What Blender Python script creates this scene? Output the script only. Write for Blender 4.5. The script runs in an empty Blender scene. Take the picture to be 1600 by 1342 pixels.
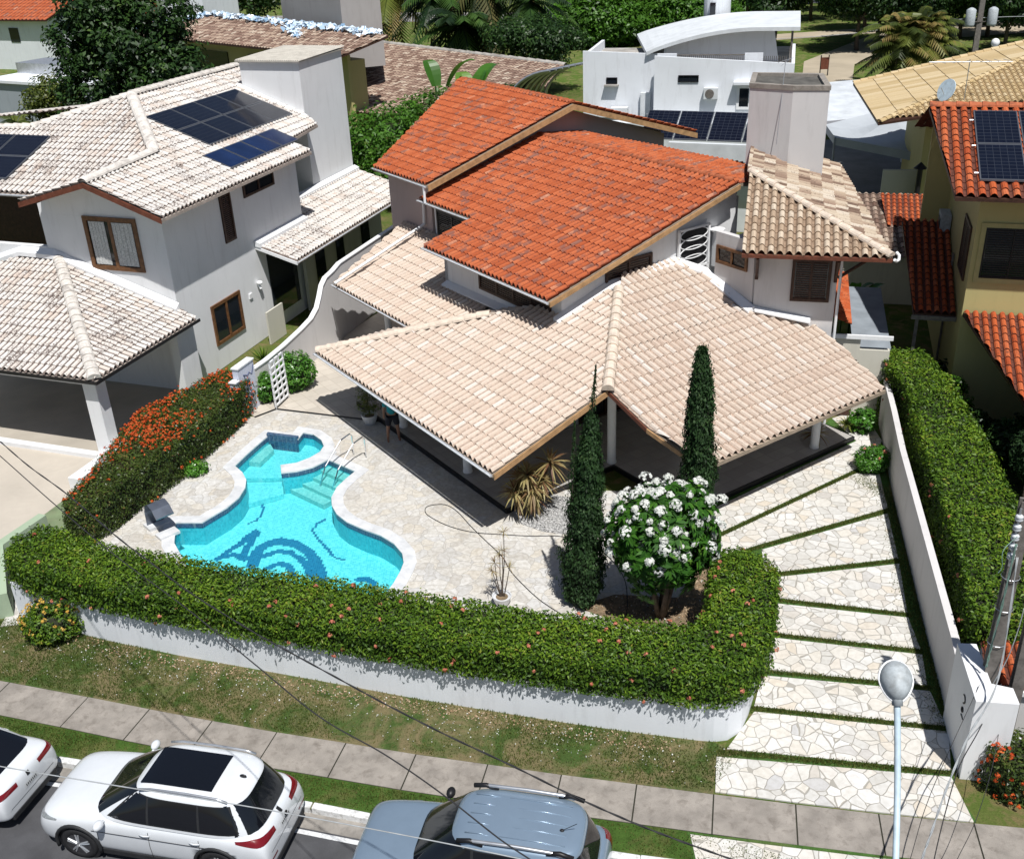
import bpy, bmesh, math, random
import numpy as np
from mathutils import Vector, Matrix
from mathutils.geometry import tessellate_polygon

# ---------------------------------------------------------------- camera, sky, sun, exposure
SC = bpy.context.scene
COL = SC.collection
CAM_PITCH, CAM_ROLL, CAM_H = math.radians(27.1), math.radians(2.46), 15.4
cam_d = bpy.data.cameras.new('camera')
cam = bpy.data.objects.new('camera', cam_d)
COL.objects.link(cam)
_f = Vector((0, math.cos(CAM_PITCH), -math.sin(CAM_PITCH)))
_r = Vector((1, 0, 0)); _u = _r.cross(_f)
_c, _s = math.cos(CAM_ROLL), math.sin(CAM_ROLL)
_r2 = _c * _r - _s * _u; _u2 = _s * _r + _c * _u
M = Matrix((( _r2.x, _u2.x, -_f.x, 0), (_r2.y, _u2.y, -_f.y, 0), (_r2.z, _u2.z, -_f.z, CAM_H), (0, 0, 0, 1)))
cam.matrix_world = M
cam_d.sensor_fit = 'HORIZONTAL'; cam_d.sensor_width = 36.0
cam_d.lens = 1623.0 / 1600.0 * 36.0
cam_d.clip_start = 0.1; cam_d.clip_end = 3000
SC.camera = cam
SC.render.resolution_x = 1024; SC.render.resolution_y = 858

SUN_DIR = Vector((0.15, -0.475, 1.0)).normalized()          # towards the sun
SUN_EL = math.asin(SUN_DIR.z); SUN_AZ = math.atan2(SUN_DIR.x, SUN_DIR.y)
world = bpy.data.worlds.new('World'); SC.world = world; world.use_nodes = True
wn = world.node_tree
sky = wn.nodes.new('ShaderNodeTexSky'); sky.sky_type = 'NISHITA'; sky.sun_disc = False
sky.sun_elevation = SUN_EL; sky.sun_rotation = SUN_AZ
sky.air_density = 1.0; sky.dust_density = 1.0; sky.ozone_density = 1.5
bg = wn.nodes['Background']; bg.inputs['Strength'].default_value = 0.05
wn.links.new(sky.outputs[0], bg.inputs[0])
sun_d = bpy.data.lights.new('sun', 'SUN'); sun_d.energy = 4.4; sun_d.angle = math.radians(0.53)
sun_d.color = (1.0, 0.975, 0.94)
sun = bpy.data.objects.new('sun', sun_d); COL.objects.link(sun)
sun.rotation_euler = SUN_DIR.to_track_quat('Z', 'Y').to_euler()
SC.view_settings.view_transform = 'Standard'; SC.view_settings.look = 'None'
SC.view_settings.gamma = 1.0; SC.view_settings.exposure = 0.22
try:
    SC.cycles.max_bounces = 6; SC.cycles.diffuse_bounces = 3; SC.cycles.transparent_max_bounces = 12
except Exception: pass

RNG = np.random.default_rng(7)
random.seed(7)
PI = math.pi

# ---------------------------------------------------------------- object helpers
ORG = {}
def setp(o, label=None, cat=None, group=None, kind=None):
    if label: o['label'] = label
    if cat: o['category'] = cat
    if group: o['group'] = group
    if kind: o['kind'] = kind
    return o
def thing(name, label, cat, loc=(0, 0, 0), group=None):
    o = bpy.data.objects.new(name, None); COL.objects.link(o)
    o.empty_display_size = 0.2
    o.location = loc; ORG[o] = Vector(loc)
    return setp(o, label, cat, group)
def link_mesh(name, me, mats, parent=None, loc=None):
    o = bpy.data.objects.new(name, me); COL.objects.link(o)
    for m in (mats if isinstance(mats, (list, tuple)) else [mats]): me.materials.append(m)
    if parent is not None:
        o.parent = parent; ORG[o] = ORG[parent]
    else:
        o.location = loc if loc is not None else (0, 0, 0); ORG[o] = Vector(o.location)
    return o
def copy_tree(o, loc=None, rotz=None, label=None, parent=None):
    c = o.copy(); COL.objects.link(c)
    if parent is not None: c.parent = parent
    for ch in list(o.children): copy_tree(ch, parent=c)
    if loc is not None: c.location = loc
    if rotz is not None: c.rotation_euler = (0, 0, rotz)
    if label: c['label'] = label
    ORG[c] = Vector(c.location) if parent is None else ORG.get(parent, Vector())
    return c

class Fr:
    """horizontal frame: angle (deg) and world origin"""
    def __init__(s, deg, o=(0, 0, 0)):
        a = math.radians(deg); s.deg = deg
        s.e1 = Vector((math.cos(a), math.sin(a), 0)); s.e2 = Vector((-math.sin(a), math.cos(a), 0))
        s.o = Vector(o)
    def __call__(s, u, v, z=0): return s.o + s.e1 * u + s.e2 * v + Vector((0, 0, z))
    def L(s, p):
        d = Vector(p) - s.o; return (d.dot(s.e1), d.dot(s.e2), d.z)
W0 = Fr(0)

class MB:
    def __init__(s): s.v = []; s.f = []; s.mi = []; s.r = []
    def face(s, pts, mi=0, r=None):
        n = len(s.v); s.v += [tuple(p) for p in pts]; s.f.append(tuple(range(n, n + len(pts)))); s.mi.append(mi); s.r.append(random.random() if r is None else r)
    def hexa(s, P, mi=0, r=None):       # 8 pts: bottom 4 ccw, top 4 ccw
        n = len(s.v); s.v += [tuple(p) for p in P]
        r = random.random() if r is None else r
        for q in ((3, 2, 1, 0), (4, 5, 6, 7), (0, 1, 5, 4), (1, 2, 6, 5), (2, 3, 7, 6), (3, 0, 4, 7)):
            s.f.append(tuple(n + i for i in q)); s.mi.append(mi); s.r.append(r)
    def box(s, F, u0, u1, v0, v1, z0, z1, mi=0, r=None):
        s.hexa([F(u0, v0, z0), F(u1, v0, z0), F(u1, v1, z0), F(u0, v1, z0), F(u0, v0, z1), F(u1, v0, z1), F(u1, v1, z1), F(u0, v1, z1)], mi, r); return s
    def prism(s, poly, z0, z1, mi=0, r=None):       # poly of world xy, z0/z1 floats or lists
        n = len(s.v); k = len(poly)
        A = sum(poly[i][0] * poly[(i + 1) % k][1] - poly[(i + 1) % k][0] * poly[i][1] for i in range(k))
        poly = list(poly) if A > 0 else list(poly)[::-1]
        za = z0 if isinstance(z0, (list, tuple)) else [z0] * k; zb = z1 if isinstance(z1, (list, tuple)) else [z1] * k
        if A <= 0: za = za[::-1]; zb = zb[::-1]
        s.v += [(p[0], p[1], a) for p, a in zip(poly, za)] + [(p[0], p[1], b) for p, b in zip(poly, zb)]
        r = random.random() if r is None else r
        tris = tessellate_polygon([[Vector((p[0], p[1], 0)) for p in poly]])
        for t in tris:
            a, b, c = [Vector((poly[i][0], poly[i][1], 0)) for i in t]
            if (b - a).cross(c - a).z < 0: t = (t[0], t[2], t[1])
            s.f.append(tuple(n + k + i for i in t)); s.f.append(tuple(n + i for i in t[::-1])); s.mi += [mi, mi]; s.r += [r, r]
        for i in range(k):
            j = (i + 1) % k; s.f.append((n + i, n + j, n + k + j, n + k + i)); s.mi.append(mi); s.r.append(r)
        return s
    def tube(s, pts, rad, n=8, mi=0, r=None, cap=True):
        pts = [Vector(p) for p in pts]; k = len(pts)
        rad = rad if isinstance(rad, (list, tuple)) else [rad] * k
        r = random.random() if r is None else r
        base = len(s.v); up = Vector((0, 0, 1)); prev = None
        for i, p in enumerate(pts):
            t = (pts[min(i + 1, k - 1)] - pts[max(i - 1, 0)]).normalized()
            if prev is None:
                a = t.cross(up) if abs(t.z) < .95 else t.cross(Vector((1, 0, 0)))
            else: a = prev - t * prev.dot(t)
            a.normalize(); prev = a; b = t.cross(a)
            for j in range(n):
                w = 2 * PI * j / n; s.v.append(tuple(p + (a * math.cos(w) + b * math.sin(w)) * rad[i]))
        for i in range(k - 1):
            for j in range(n):
                j2 = (j + 1) % n
                s.f.append((base + i * n + j, base + i * n + j2, base + (i + 1) * n + j2, base + (i + 1) * n + j)); s.mi.append(mi); s.r.append(r)
        if cap:
            s.f.append(tuple(base + j for j in range(n))[::-1]); s.mi.append(mi); s.r.append(r)
            s.f.append(tuple(base + (k - 1) * n + j for j in range(n))); s.mi.append(mi); s.r.append(r)
        return s
    def lathe(s, c, prof, n=24, mi=0, axis=None, r=None):     # prof [(radius, z)]
        c = Vector(c); base = len(s.v); k = len(prof); r = random.random() if r is None else r
        R = Matrix.Identity(3) if axis is None else Vector((0, 0, 1)).rotation_difference(Vector(axis)).to_matrix()
        for ra, z in prof:
            for j in range(n):
                w = 2 * PI * j / n; s.v.append(tuple(c + R @ Vector((ra * math.cos(w), ra * math.sin(w), z))))
        for i in range(k - 1):
            for j in range(n):
                j2 = (j + 1) % n
                s.f.append((base + i * n + j, base + i * n + j2, base + (i + 1) * n + j2, base + (i + 1) * n + j)); s.mi.append(mi); s.r.append(r)
        if prof[0][0] > 1e-4: s.f.append(tuple(base + j for j in range(n))[::-1]); s.mi.append(mi); s.r.append(r)
        if prof[-1][0] > 1e-4: s.f.append(tuple(base + (k - 1) * n + j for j in range(n))); s.mi.append(mi); s.r.append(r)
        return s
    def ell(s, c, rx, ry, rz, n=12, m=8, mi=0, rot=None):
        c = Vector(c); base = len(s.v); R = rot or Matrix.Identity(3); r = random.random()
        for i in range(m + 1):
            a = PI * i / m
            for j in range(n):
                w = 2 * PI * j / n
                s.v.append(tuple(c + R @ Vector((rx * math.sin(a) * math.cos(w), ry * math.sin(a) * math.sin(w), rz * math.cos(a)))))
        for i in range(m):
            for j in range(n):
                j2 = (j + 1) % n
                s.f.append((base + i * n + j, base + (i + 1) * n + j, base + (i + 1) * n + j2, base + i * n + j2)); s.mi.append(mi); s.r.append(r)
        return s
    def mesh(s, name, org=Vector(), smooth=False):
        me = bpy.data.meshes.new(name)
        v = np.array(s.v, dtype=float).reshape(-1, 3) - np.array(org)[None, :3]
        me.from_pydata(v.tolist(), [], s.f)
        at = me.attributes.new('rnd', 'FLOAT', 'FACE'); at.data.foreach_set('value', s.r)
        me.polygons.foreach_set('material_index', s.mi)
        if smooth: me.polygons.foreach_set('use_smooth', [True] * len(s.f))
        me.update(); return me
    def build(s, name, mats, parent=None, smooth=False, loc=None, bevel=0):
        org = ORG[parent] if parent is not None else Vector(loc if loc is not None else (0, 0, 0))
        me = s.mesh(name, org, smooth)
        if bevel or smooth:
            bm = bmesh.new(); bm.from_mesh(me)
            bmesh.ops.remove_doubles(bm, verts=bm.verts, dist=1e-5)
            bmesh.ops.recalc_face_normals(bm, faces=bm.faces)
            if bevel:
                es = [e for e in bm.edges if len(e.link_faces) == 2 and e.calc_face_angle(0) > .5]
                bmesh.ops.bevel(bm, geom=es, offset=bevel, segments=2, profile=.6, affect='EDGES', clamp_overlap=True)
            bm.to_mesh(me); bm.free()
        return link_mesh(name, me, mats, parent, loc)

def sheet(name, outline, z, mat, holes=(), parent=None, kind='structure', thick=0.0):
    loops = [[Vector((p[0], p[1], 0)) for p in outline]] + [[Vector((p[0], p[1], 0)) for p in h] for h in holes]
    flat = [p for l in loops for p in l]
    tris = tessellate_polygon(loops)
    me = bpy.data.meshes.new(name)
    F = []
    for t in tris:
        a, b, c = [flat[i] for i in t]
        F.append(t if (b - a).cross(c - a).z > 0 else (t[0], t[2], t[1]))
    V = [(p.x, p.y, z) for p in flat]
    if thick:
        n = len(V); V += [(p.x, p.y, z - thick) for p in flat]; o = 0
        for l in loops:
            k = len(l)
            for i in range(k): F.append((o + i, o + (i + 1) % k, n + o + (i + 1) % k, n + o + i))
            o += k
    org = ORG[parent] if parent is not None else Vector()
    me.from_pydata([tuple(Vector(v) - org) for v in V], [], F)
    bm = bmesh.new(); bm.from_mesh(me); 
    if thick: bmesh.ops.recalc_face_normals(bm, faces=bm.faces)
    bm.to_mesh(me); bm.free(); me.update()
    o = link_mesh(name, me, mat, parent)
    if kind and parent is None: o['kind'] = kind
    return o

# ---------------------------------------------------------------- surveyed ground plan, metres
G = {
    'pool': [(-9.51, 24.7), (-9.61, 25.15), (-8.86, 25.09), (-8.72, 25.3), (-8.32, 25.86), (-8.09, 26.41), (-8.03, 26.99), (-8.1, 27.45), (-8.32, 27.93), (-8.64, 28.36), (-8.41, 29.13), (-8.14, 29.91), (-7.97, 30.34), (-6.94, 29.97), (-6.85, 30.44), (-6.51, 30.29), (-6.17, 29.84), (-6.03, 29.42), (-6.1, 29.04), (-6.37, 28.67), (-6.74, 28.38), (-7.21, 28.28), (-7.1, 27.78), (-6.65, 27.84), (-6.17, 28.06), (-5.77, 28.51), (-4.83, 27.68), (-5.04, 27.29), (-5.27, 26.76), (-5.35, 26.18), (-5.27, 25.7), (-5.07, 25.23), (-4.74, 24.8), (-4.22, 24.37), (-3.72, 24.03), (-3.32, 23.59), (-3.05, 23.09), (-2.98, 22.65), (-3.04, 22.27), (-3.17, 21.77), (-3.34, 21.3), (-3.93, 20.51), (-4.99, 20.33), (-6.31, 20.73), (-7.6, 21.55), (-8.65, 22.81), (-9.37, 24.08)],
    'deck': [(-12.72, 20.66), (-12.85, 23.42), (-12.55, 24.98), (-11.68, 27.41), (-10.27, 32.07), (-8.73, 31.83), (-8.09, 32.36), (-4.25, 31.01), (-1.64, 28.96), (0.48, 26.01), (1.88, 26.07), (3.61, 25.74), (4.73, 24.2), (5.14, 23.11), (6.26, 21.42), (5.89, 19.87), (5.32, 18.06), (4.42, 16.49), (3.46, 16.36), (1.13, 17.28), (-1.66, 18.08), (-4.63, 18.93), (-7.81, 19.84), (-10.93, 20.92)],
    'patio': [(-8.09, 32.36), (-8.73, 31.83), (-9.26, 32.48), (-8.78, 32.84), (-6.54, 39.16), (-2.68, 46.93), (2.9, 41.09), (0.98, 28.72), (-4.25, 31.01)],
    'lpatio': [(-24.04, 36.13), (-11.64, 34.85), (-12.66, 29.27), (-12.98, 27.83), (-13.65, 25.89), (-14.39, 24.63), (-16.26, 21.42)],
    'lgreen': [(-12.98, 27.83), (-12.61, 27.88), (-12.28, 30.38), (-11.93, 29.9), (-12.55, 24.98), (-13.22, 24.38), (-13.65, 25.89)],
    'slab_A': [(4.72, 24.13), (10.64, 28.26), (10.35, 29.85), (11.47, 30.44), (11.41, 28.19), (10.39, 26.74), (9.96, 26.46), (5.33, 23.38), (4.69, 22.99)],
    'slab_B': [(5.36, 23.19), (9.98, 26.27), (10.66, 26.18), (10.26, 24.32), (6.34, 22.8), (5.15, 22.3)],
    'slab_C': [(6.37, 22.56), (10.17, 24.05), (9.71, 21.92), (6.2, 21.51)],
    'slab_D': [(6.15, 21.29), (9.65, 21.67), (9.14, 19.69), (5.98, 20.55)],
    'slab_E': [(5.93, 20.32), (9.1, 19.5), (8.96, 18.35), (5.66, 19.21)],
    'slab_F': [(5.62, 19.03), (8.93, 18.17), (8.67, 17.17), (5.28, 17.91)],
    'slab_Gg': [(5.24, 17.72), (8.66, 16.99), (8.59, 15.94), (4.86, 16.77)],
    'slab_H': [(4.82, 16.6), (8.58, 15.79), (8.22, 14.75), (4.04, 15.58)],
    'slab_I': [(3.79, 15.38), (8.16, 14.59), (8.14, 13.5), (6.51, 13.82), (5.04, 14.14), (3.59, 14.48)],
    'slab_J': [(2.94, 13.5), (4.3, 13.19), (5.76, 12.88), (7.3, 12.58), (8.75, 12.34), (8.21, 11.19), (2.95, 12.45)],
    'walk_far': [(-15.1, 19.53), (-13.3, 19.05), (-11.62, 18.57), (-9.63, 17.96), (-8.13, 17.48), (-6.66, 17.03), (-5.2, 16.6), (-3.7, 16.2), (-2.23, 15.8), (-0.77, 15.44), (0.68, 15.08), (2.12, 14.75), (3.55, 14.42), (5.03, 14.09), (6.49, 13.78), (8.13, 13.47), (9.84, 13.16)],
    'kerb': [(-14.5, 17.35), (-9.64, 16.03), (-8.99, 15.87), (-4.16, 14.5), (-3.03, 14.17), (1.29, 13.1), (1.95, 12.94), (6, 12.1), (12, 11)],
    'frontwall': [(-12.36, 21.02), (-11.62, 20.66), (-10.63, 20.27), (-9.6, 19.86), (-7.9, 19.26), (-6.05, 18.67), (-3.77, 17.94), (-2.32, 17.46), (-0.26, 16.85), (1.07, 16.47), (2.38, 16.13), (3.13, 15.95), (3.5, 15.86), (3.8, 15.81), (4.1, 15.84), (4.42, 16.06), (4.68, 16.53), (4.99, 17.24), (5.37, 18.27)],
    'lhedge': [(-12.58, 24.33), (-11.35, 24.72), (-10.22, 27.4), (-9.05, 30.99), (-8.84, 32.84), (-9.71, 32.52)],
    'lhedge_top': [(-12.0, 23.77), (-11.28, 25.52), (-11.45, 27.52), (-11.48, 29.9), (-10.69, 32.02), (-9.83, 32.99), (-8.56, 32.69), (-8.38, 31.78), (-9.53, 26.75), (-10.56, 23.82)],
    'green_wall': [(-13.41, 23.0), (-12.77, 24.21)],
    'greenw_base': [(-12.65, 21.56), (-13.57, 22.88), (-12.58, 24.33)],
    'rhedge': [(12.17, 30.59), (13.26, 30.63), (13.02, 27.93), (12.3, 23.95), (11.66, 20.79), (10.93, 18.23), (10.15, 16.12), (8.84, 16.01), (8.67, 16.52), (8.92, 18.38), (9.45, 20.97), (10.3, 24.5), (11.12, 27.68)],
    'rhedge_in': [(9.68, 18.66), (10.32, 22.86), (11.59, 27.76)],
    'rwall_base': [(11.72, 29.48), (11.23, 27.38), (10.63, 24.97), (9.91, 21.71), (9.22, 18.58), (8.89, 16.99), (8.2, 14.27)],
    'rwall_top15': [(10.85, 26.79), (10.16, 22.98), (9.37, 19.56), (8.85, 16.63), (8.68, 15.57)],
    'pier19': [(8.68, 16.11), (9.03, 16.12), (8.89, 15.04), (9.14, 14.88), (9.03, 14.68), (8.42, 14.72)],
    'obush': [(8.32, 14.1), (8.31, 13.79), (10.07, 13.18), (10.93, 14.85), (8.86, 14.97)],
    'obush_top': [(8.39, 14.39), (9.34, 14.5)],
    'frangi': [(3.34, 19.93)],
    'cyp1': [(1.5, 20.61)],
    'cyp2': [(4.86, 23.67)],
    'drac': [(0.18, 24.77)],
    'pot1': [(-0.47, 20.67)],
    'rbush': [(10.52, 26.34)],
    'pot2': [(-4.72, 30.96)],
    'shrubs': [(-7.66, 33.78), (-8.4, 32.39)],
    'trellis': [(-8.06, 32.36), (-7.8, 33.26)],
    'ybush': [(-11.37, 20.08)],
    'person': [(-4.0, 29.61), (-3.6, 29.71)],
    'hose': [(2.26, 23.3), (1.67, 23.41), (1.08, 23.62), (0.39, 23.67), (-0.3, 23.79), (-1.17, 23.98), (-1.88, 24.37), (-2.4, 24.88), (-2.56, 25.2), (-2.47, 25.47), (-2.01, 25.5), (-1.64, 25.09), (-1.26, 24.32), (-0.82, 23.51), (-0.4, 22.75), (-0.16, 22.0), (0.45, 20.87), (1.04, 20.14)],
    'hose2': [(2.14, 22.92), (2.42, 22.39), (2.66, 21.52), (2.63, 20.58), (2.52, 19.96)],
    'gravel': [(-0.1, 24.99), (0.66, 25.99), (1.75, 25.54), (2.37, 24.45), (2.4, 23.8), (1.6, 23.61), (0.75, 23.86), (0.15, 24.3)],
    'soil': [(1.37, 20.44), (2.35, 20.89), (3.89, 20.65), (5.05, 22.66), (5.47, 21.48), (4.36, 19.02), (2.8, 19.48)],
    'rail': [(-5.09, 28.72), (-4.97, 28.71)],
    'wire1': [(-9.81, 17.81), (-8.85, 16.76), (-7.75, 15.66), (-6.47, 14.26), (-5.59, 13.36), (-4.79, 12.55), (-3.65, 11.55), (-3.24, 11.22), (-2.42, 10.57), (-1.75, 10.04), (-0.92, 9.42), (-0.17, 8.9), (0.53, 8.39), (1.09, 8.02), (1.57, 7.74), (2.11, 7.45), (2.96, 6.98)],
    'wire2': [(-10.97, 18.74), (-9.57, 17.22), (-7.76, 15.24), (-6.27, 13.66), (-4.79, 12.21), (-3.51, 10.87), (-2.52, 9.84), (-1.67, 9.17), (-0.96, 8.52), (-0.32, 7.86), (0.07, 7.51), (0.74, 6.87)],
    'wire3': [(-6.7, 8.97), (-5.87, 8.72), (-4.39, 8.34), (-2.86, 7.96), (-1.21, 7.5), (-0.18, 7.19), (1.03, 6.8)],
    'pole': [(8.87, 15.14), (9.47, 15.28)],
    'turtle': {'arc_outer': [(-7.34, 23.86), (-7.38, 24.53), (-7.22, 24.94), (-6.82, 25.1), (-6.26, 24.88), (-5.85, 24.41), (-5.58, 23.89), (-5.4, 23.4), (-5.31, 22.93)], 'arc_mid': [(-7.15, 24.34), (-6.73, 24.58), (-6.43, 24.49), (-6.04, 24.13), (-5.82, 23.75), (-5.63, 23.26)], 'arc_inner': [(-6.9, 23.75), (-6.62, 23.97), (-6.31, 23.79), (-6.13, 23.3)], 'neck': [(-8.41, 24.27), (-8.14, 24.75), (-7.91, 25.04), (-7.76, 25.46), (-7.61, 25.67)], 'neck2': [(-7.64, 24.21), (-7.7, 24.72), (-7.61, 25.19), (-7.58, 25.63)], 'head': [(-8.34, 24.39), (-7.98, 24.49), (-7.71, 24.3)], 'wave1': [(-7.92, 26.11), (-7.73, 26.28), (-7.6, 26.64), (-7.65, 26.98), (-7.8, 27.39)], 'wave2': [(-5.65, 26.16), (-5.89, 25.95), (-5.93, 25.54), (-5.66, 25.03), (-5.35, 24.54), (-5.11, 24.14), (-4.81, 23.98)], 'tail': [(-4.37, 23.01), (-4.1, 23.03), (-3.9, 22.83), (-3.87, 22.52)]},
    'lamp_tip': (3.76, 8.0, 8.07),
    'lamp_head': (3.85, 8.25, 8.05),
    'lamp_mid': (3.69, 7.55, 7.42),
    'lamp_low': (3.54, 7.0, 6.96),
    'lamp_low2': (3.46, 6.7, 6.64),
    'drop0': [(8.92, 15.3, 4.58), (8.65, 14.6, 2.41), (7.7, 13.5, 2.13), (6.9, 12.4, 2.1), (6.3, 11.5, 2.11), (5.91, 10.9, 2.2), (5.38, 10.0, 2.31)],
    'drop1': [(9.09, 15.2, 1.75), (8.39, 14.4, 1.39), (7.66, 13.5, 1.45), (7.02, 12.5, 1.48), (6.49, 11.6, 1.38), (5.95, 10.6, 1.51)],
    'drop2': [(9.19, 15.2, 1.64), (8.55, 14.0, 0.98), (7.75, 12.8, 0.88), (7.1, 12.0, 0.87), (6.5, 11.2, 1.01)],
    'drop3': [(8.5, 14.9, 2.01), (7.42, 13.6, 1.44), (6.71, 12.6, 1.39), (6.1, 11.6, 1.41), (5.49, 10.6, 1.68)],
    'up0': [(8.79, 15.2, 4.93), (8.78, 15.2, 4.18), (8.77, 15.2, 3.39), (8.74, 15.2, 2.66), (8.73, 15.2, 2.17)],
    'up1': [(8.78, 15.2, 5.09), (8.47, 15.0, 4.94), (8.51, 15.0, 4.6), (8.46, 15.0, 4.47)],
    'up2': [(9.13, 15.1, 3.59), (9.11, 15.1, 3.09), (9.03, 15.1, 2.42), (8.84, 15.1, 1.74), (8.72, 15.0, 1.29)],
}
# ---------------------------------------------------------------- materials
def newmat(name):
    m = bpy.data.materials.new(name); m.use_nodes = True
    nt = m.node_tree; b = nt.nodes['Principled BSDF']
    return m, nt, b
def N(nt, t, **kw):
    n = nt.nodes.new(t)
    for k, v in kw.items():
        if k in n.bl_rna.properties: setattr(n, k, v)
        else: n.inputs[k].default_value = v
    return n
def ramp(nt, fac, stops, interp='LINEAR'):
    n = nt.nodes.new('ShaderNodeValToRGB'); n.color_ramp.interpolation = interp
    e = n.color_ramp.elements
    while len(e) > 1: e.remove(e[-1])
    e[0].position = stops[0][0]; e[0].color = (*stops[0][1], 1)
    for p, c in stops[1:]:
        x = e.new(p); x.color = (*c, 1)
    if fac is not None: nt.links.new(fac, n.inputs[0])
    return n
def coords(nt, world=True):
    if world: return N(nt, 'ShaderNodeNewGeometry').outputs['Position']
    return N(nt, 'ShaderNodeTexCoord').outputs['Object']
def noise(nt, vec, scale, detail=4, rough=.55, dist=0):
    n = N(nt, 'ShaderNodeTexNoise'); n.inputs['Scale'].default_value = scale; n.inputs['Detail'].default_value = detail
    n.inputs['Roughness'].default_value = rough; n.inputs['Distortion'].default_value = dist
    nt.links.new(vec, n.inputs['Vector']); return n
def mix(nt, fac, a, b, mode='MIX'):
    n = nt.nodes.new('ShaderNodeMix'); n.data_type = 'RGBA'; n.blend_type = mode
    for s, v in ((0, fac), (6, a), (7, b)):
        if isinstance(v, (int, float)): n.inputs[s].default_value = v
        elif isinstance(v, tuple): n.inputs[s].default_value = (*v, 1)
        else: nt.links.new(v, n.inputs[s])
    return n.outputs[2]
def bump(nt, b, h, strength=.3, dist=.02):
    n = nt.nodes.new('ShaderNodeBump'); n.inputs['Strength'].default_value = strength; n.inputs['Distance'].default_value = dist
    nt.links.new(h, n.inputs['Height']); nt.links.new(n.outputs[0], b.inputs['Normal'])
def c8(r, g, b):
    return tuple(((x / 255) / 12.92 if x / 255 <= .04045 else ((x / 255 + .055) / 1.055) ** 2.4) for x in (r, g, b))

def plain(name, col, rough=.6, var=.12, scale=3, bmp=0.0, metal=0, spec=.4, bscale=60, stain=None, coat=0, fine=0.0):
    m, nt, b = newmat(name); P = coords(nt)
    n = noise(nt, P, scale)
    c = ramp(nt, n.outputs[0], [(.3, tuple(x * (1 - var) for x in col)), (.7, tuple(min(1, x * (1 + var)) for x in col))]).outputs[0]
    if stain:
        sc, amt, scol = stain
        n2 = noise(nt, P, sc, 6, .65, .4)
        f = ramp(nt, n2.outputs[0], [(.5, (0, 0, 0)), (.72, (amt,) * 3)]).outputs[0]
        c = mix(nt, f, c, scol)
    if fine:
        n4 = noise(nt, P, 90, 2)
        c = mix(nt, fine, c, n4.outputs[0], 'OVERLAY')
    nt.links.new(c, b.inputs['Base Color'])
    b.inputs['Roughness'].default_value = rough; b.inputs['Metallic'].default_value = metal
    b.inputs['Specular IOR Level'].default_value = spec
    if coat: b.inputs['Coat Weight'].default_value = coat; b.inputs['Coat Roughness'].default_value = .05
    if bmp:
        n3 = noise(nt, P, bscale, 3); bump(nt, b, n3.outputs[0], bmp, .01)
    return m

def plaster(name, col, dirt=.25):
    """painted render with faint rain streaks and blotches"""
    m, nt, b = newmat(name); P = coords(nt)
    mp = N(nt, 'ShaderNodeMapping'); mp.inputs['Scale'].default_value = (1, 1, .16); nt.links.new(P, mp.inputs[0])
    n = noise(nt, P, .7, 5); st = noise(nt, mp.outputs[0], 3.2, 6, .7)
    c = ramp(nt, n.outputs[0], [(.3, tuple(x * .93 for x in col)), (.7, col)]).outputs[0]
    f = ramp(nt, st.outputs[0], [(.52, (0, 0, 0)), (.8, (dirt,) * 3)]).outputs[0]
    c = mix(nt, f, c, tuple(x * .45 for x in (col[0], col[1] * .97, col[2] * .93)))
    nt.links.new(c, b.inputs['Base Color']); b.inputs['Roughness'].default_value = .75; b.inputs['Specular IOR Level'].default_value = .25
    n3 = noise(nt, P, 35, 4); bump(nt, b, n3.outputs[0], .12, .01)
    return m

def tiles(name, stops, stain=(3.0, .4, (.05, .04, .035)), patch=None, small=None, lo=.54):
    """clay tiles: one tone per tile (face attribute rnd) plus weathering"""
    m, nt, b = newmat(name); P = coords(nt)
    a = N(nt, 'ShaderNodeAttribute', attribute_name='rnd', attribute_type='GEOMETRY')
    c = ramp(nt, a.outputs['Fac'], stops).outputs[0]
    n1 = noise(nt, P, 22, 4, .7)
    c = mix(nt, .35, c, ramp(nt, n1.outputs[0], [(.3, (.45,) * 3), (.7, (1, 1, 1))]).outputs[0], 'MULTIPLY')
    if patch:
        psc, plo, phi, pcol, pamt = patch
        n2 = noise(nt, P, psc, 5, .6)
        mm = N(nt, 'ShaderNodeMath', operation='MULTIPLY'); mm.inputs[1].default_value = .35
        nt.links.new(a.outputs['Fac'], mm.inputs[0])
        ad = N(nt, 'ShaderNodeMath', operation='ADD'); nt.links.new(n2.outputs[0], ad.inputs[0]); nt.links.new(mm.outputs[0], ad.inputs[1])
        f = ramp(nt, ad.outputs[0], [(plo, (0, 0, 0)), (phi, (pamt,) * 3)]).outputs[0]
        c = mix(nt, f, c, pcol)
    sc, amt, scol = stain
    n3 = noise(nt, P, sc, 6, .7, .3)
    n4 = noise(nt, P, 16, 3, .6)
    ad = N(nt, 'ShaderNodeMath', operation='ADD'); nt.links.new(n3.outputs[0], ad.inputs[0]); nt.links.new(n4.outputs[0], ad.inputs[1])
    f = ramp(nt, ad.outputs[0], [(1.08, (0, 0, 0)), (1.3, (amt,) * 3)]).outputs[0]
    mr = N(nt, 'ShaderNodeMath', operation='MULTIPLY'); mr.inputs[1].default_value = .5; nt.links.new(ad.outputs[0], mr.inputs[0])
    f = ramp(nt, mr.outputs[0], [(lo, (0, 0, 0)), (lo + .09, (amt,) * 3)]).outputs[0]
    c = mix(nt, f, c, scol)
    nt.links.new(c, b.inputs['Base Color']); b.inputs['Roughness'].default_value = .85; b.inputs['Specular IOR Level'].default_value = .2
    bump(nt, b, n1.outputs[0], .25, .01)
    return m

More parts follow.
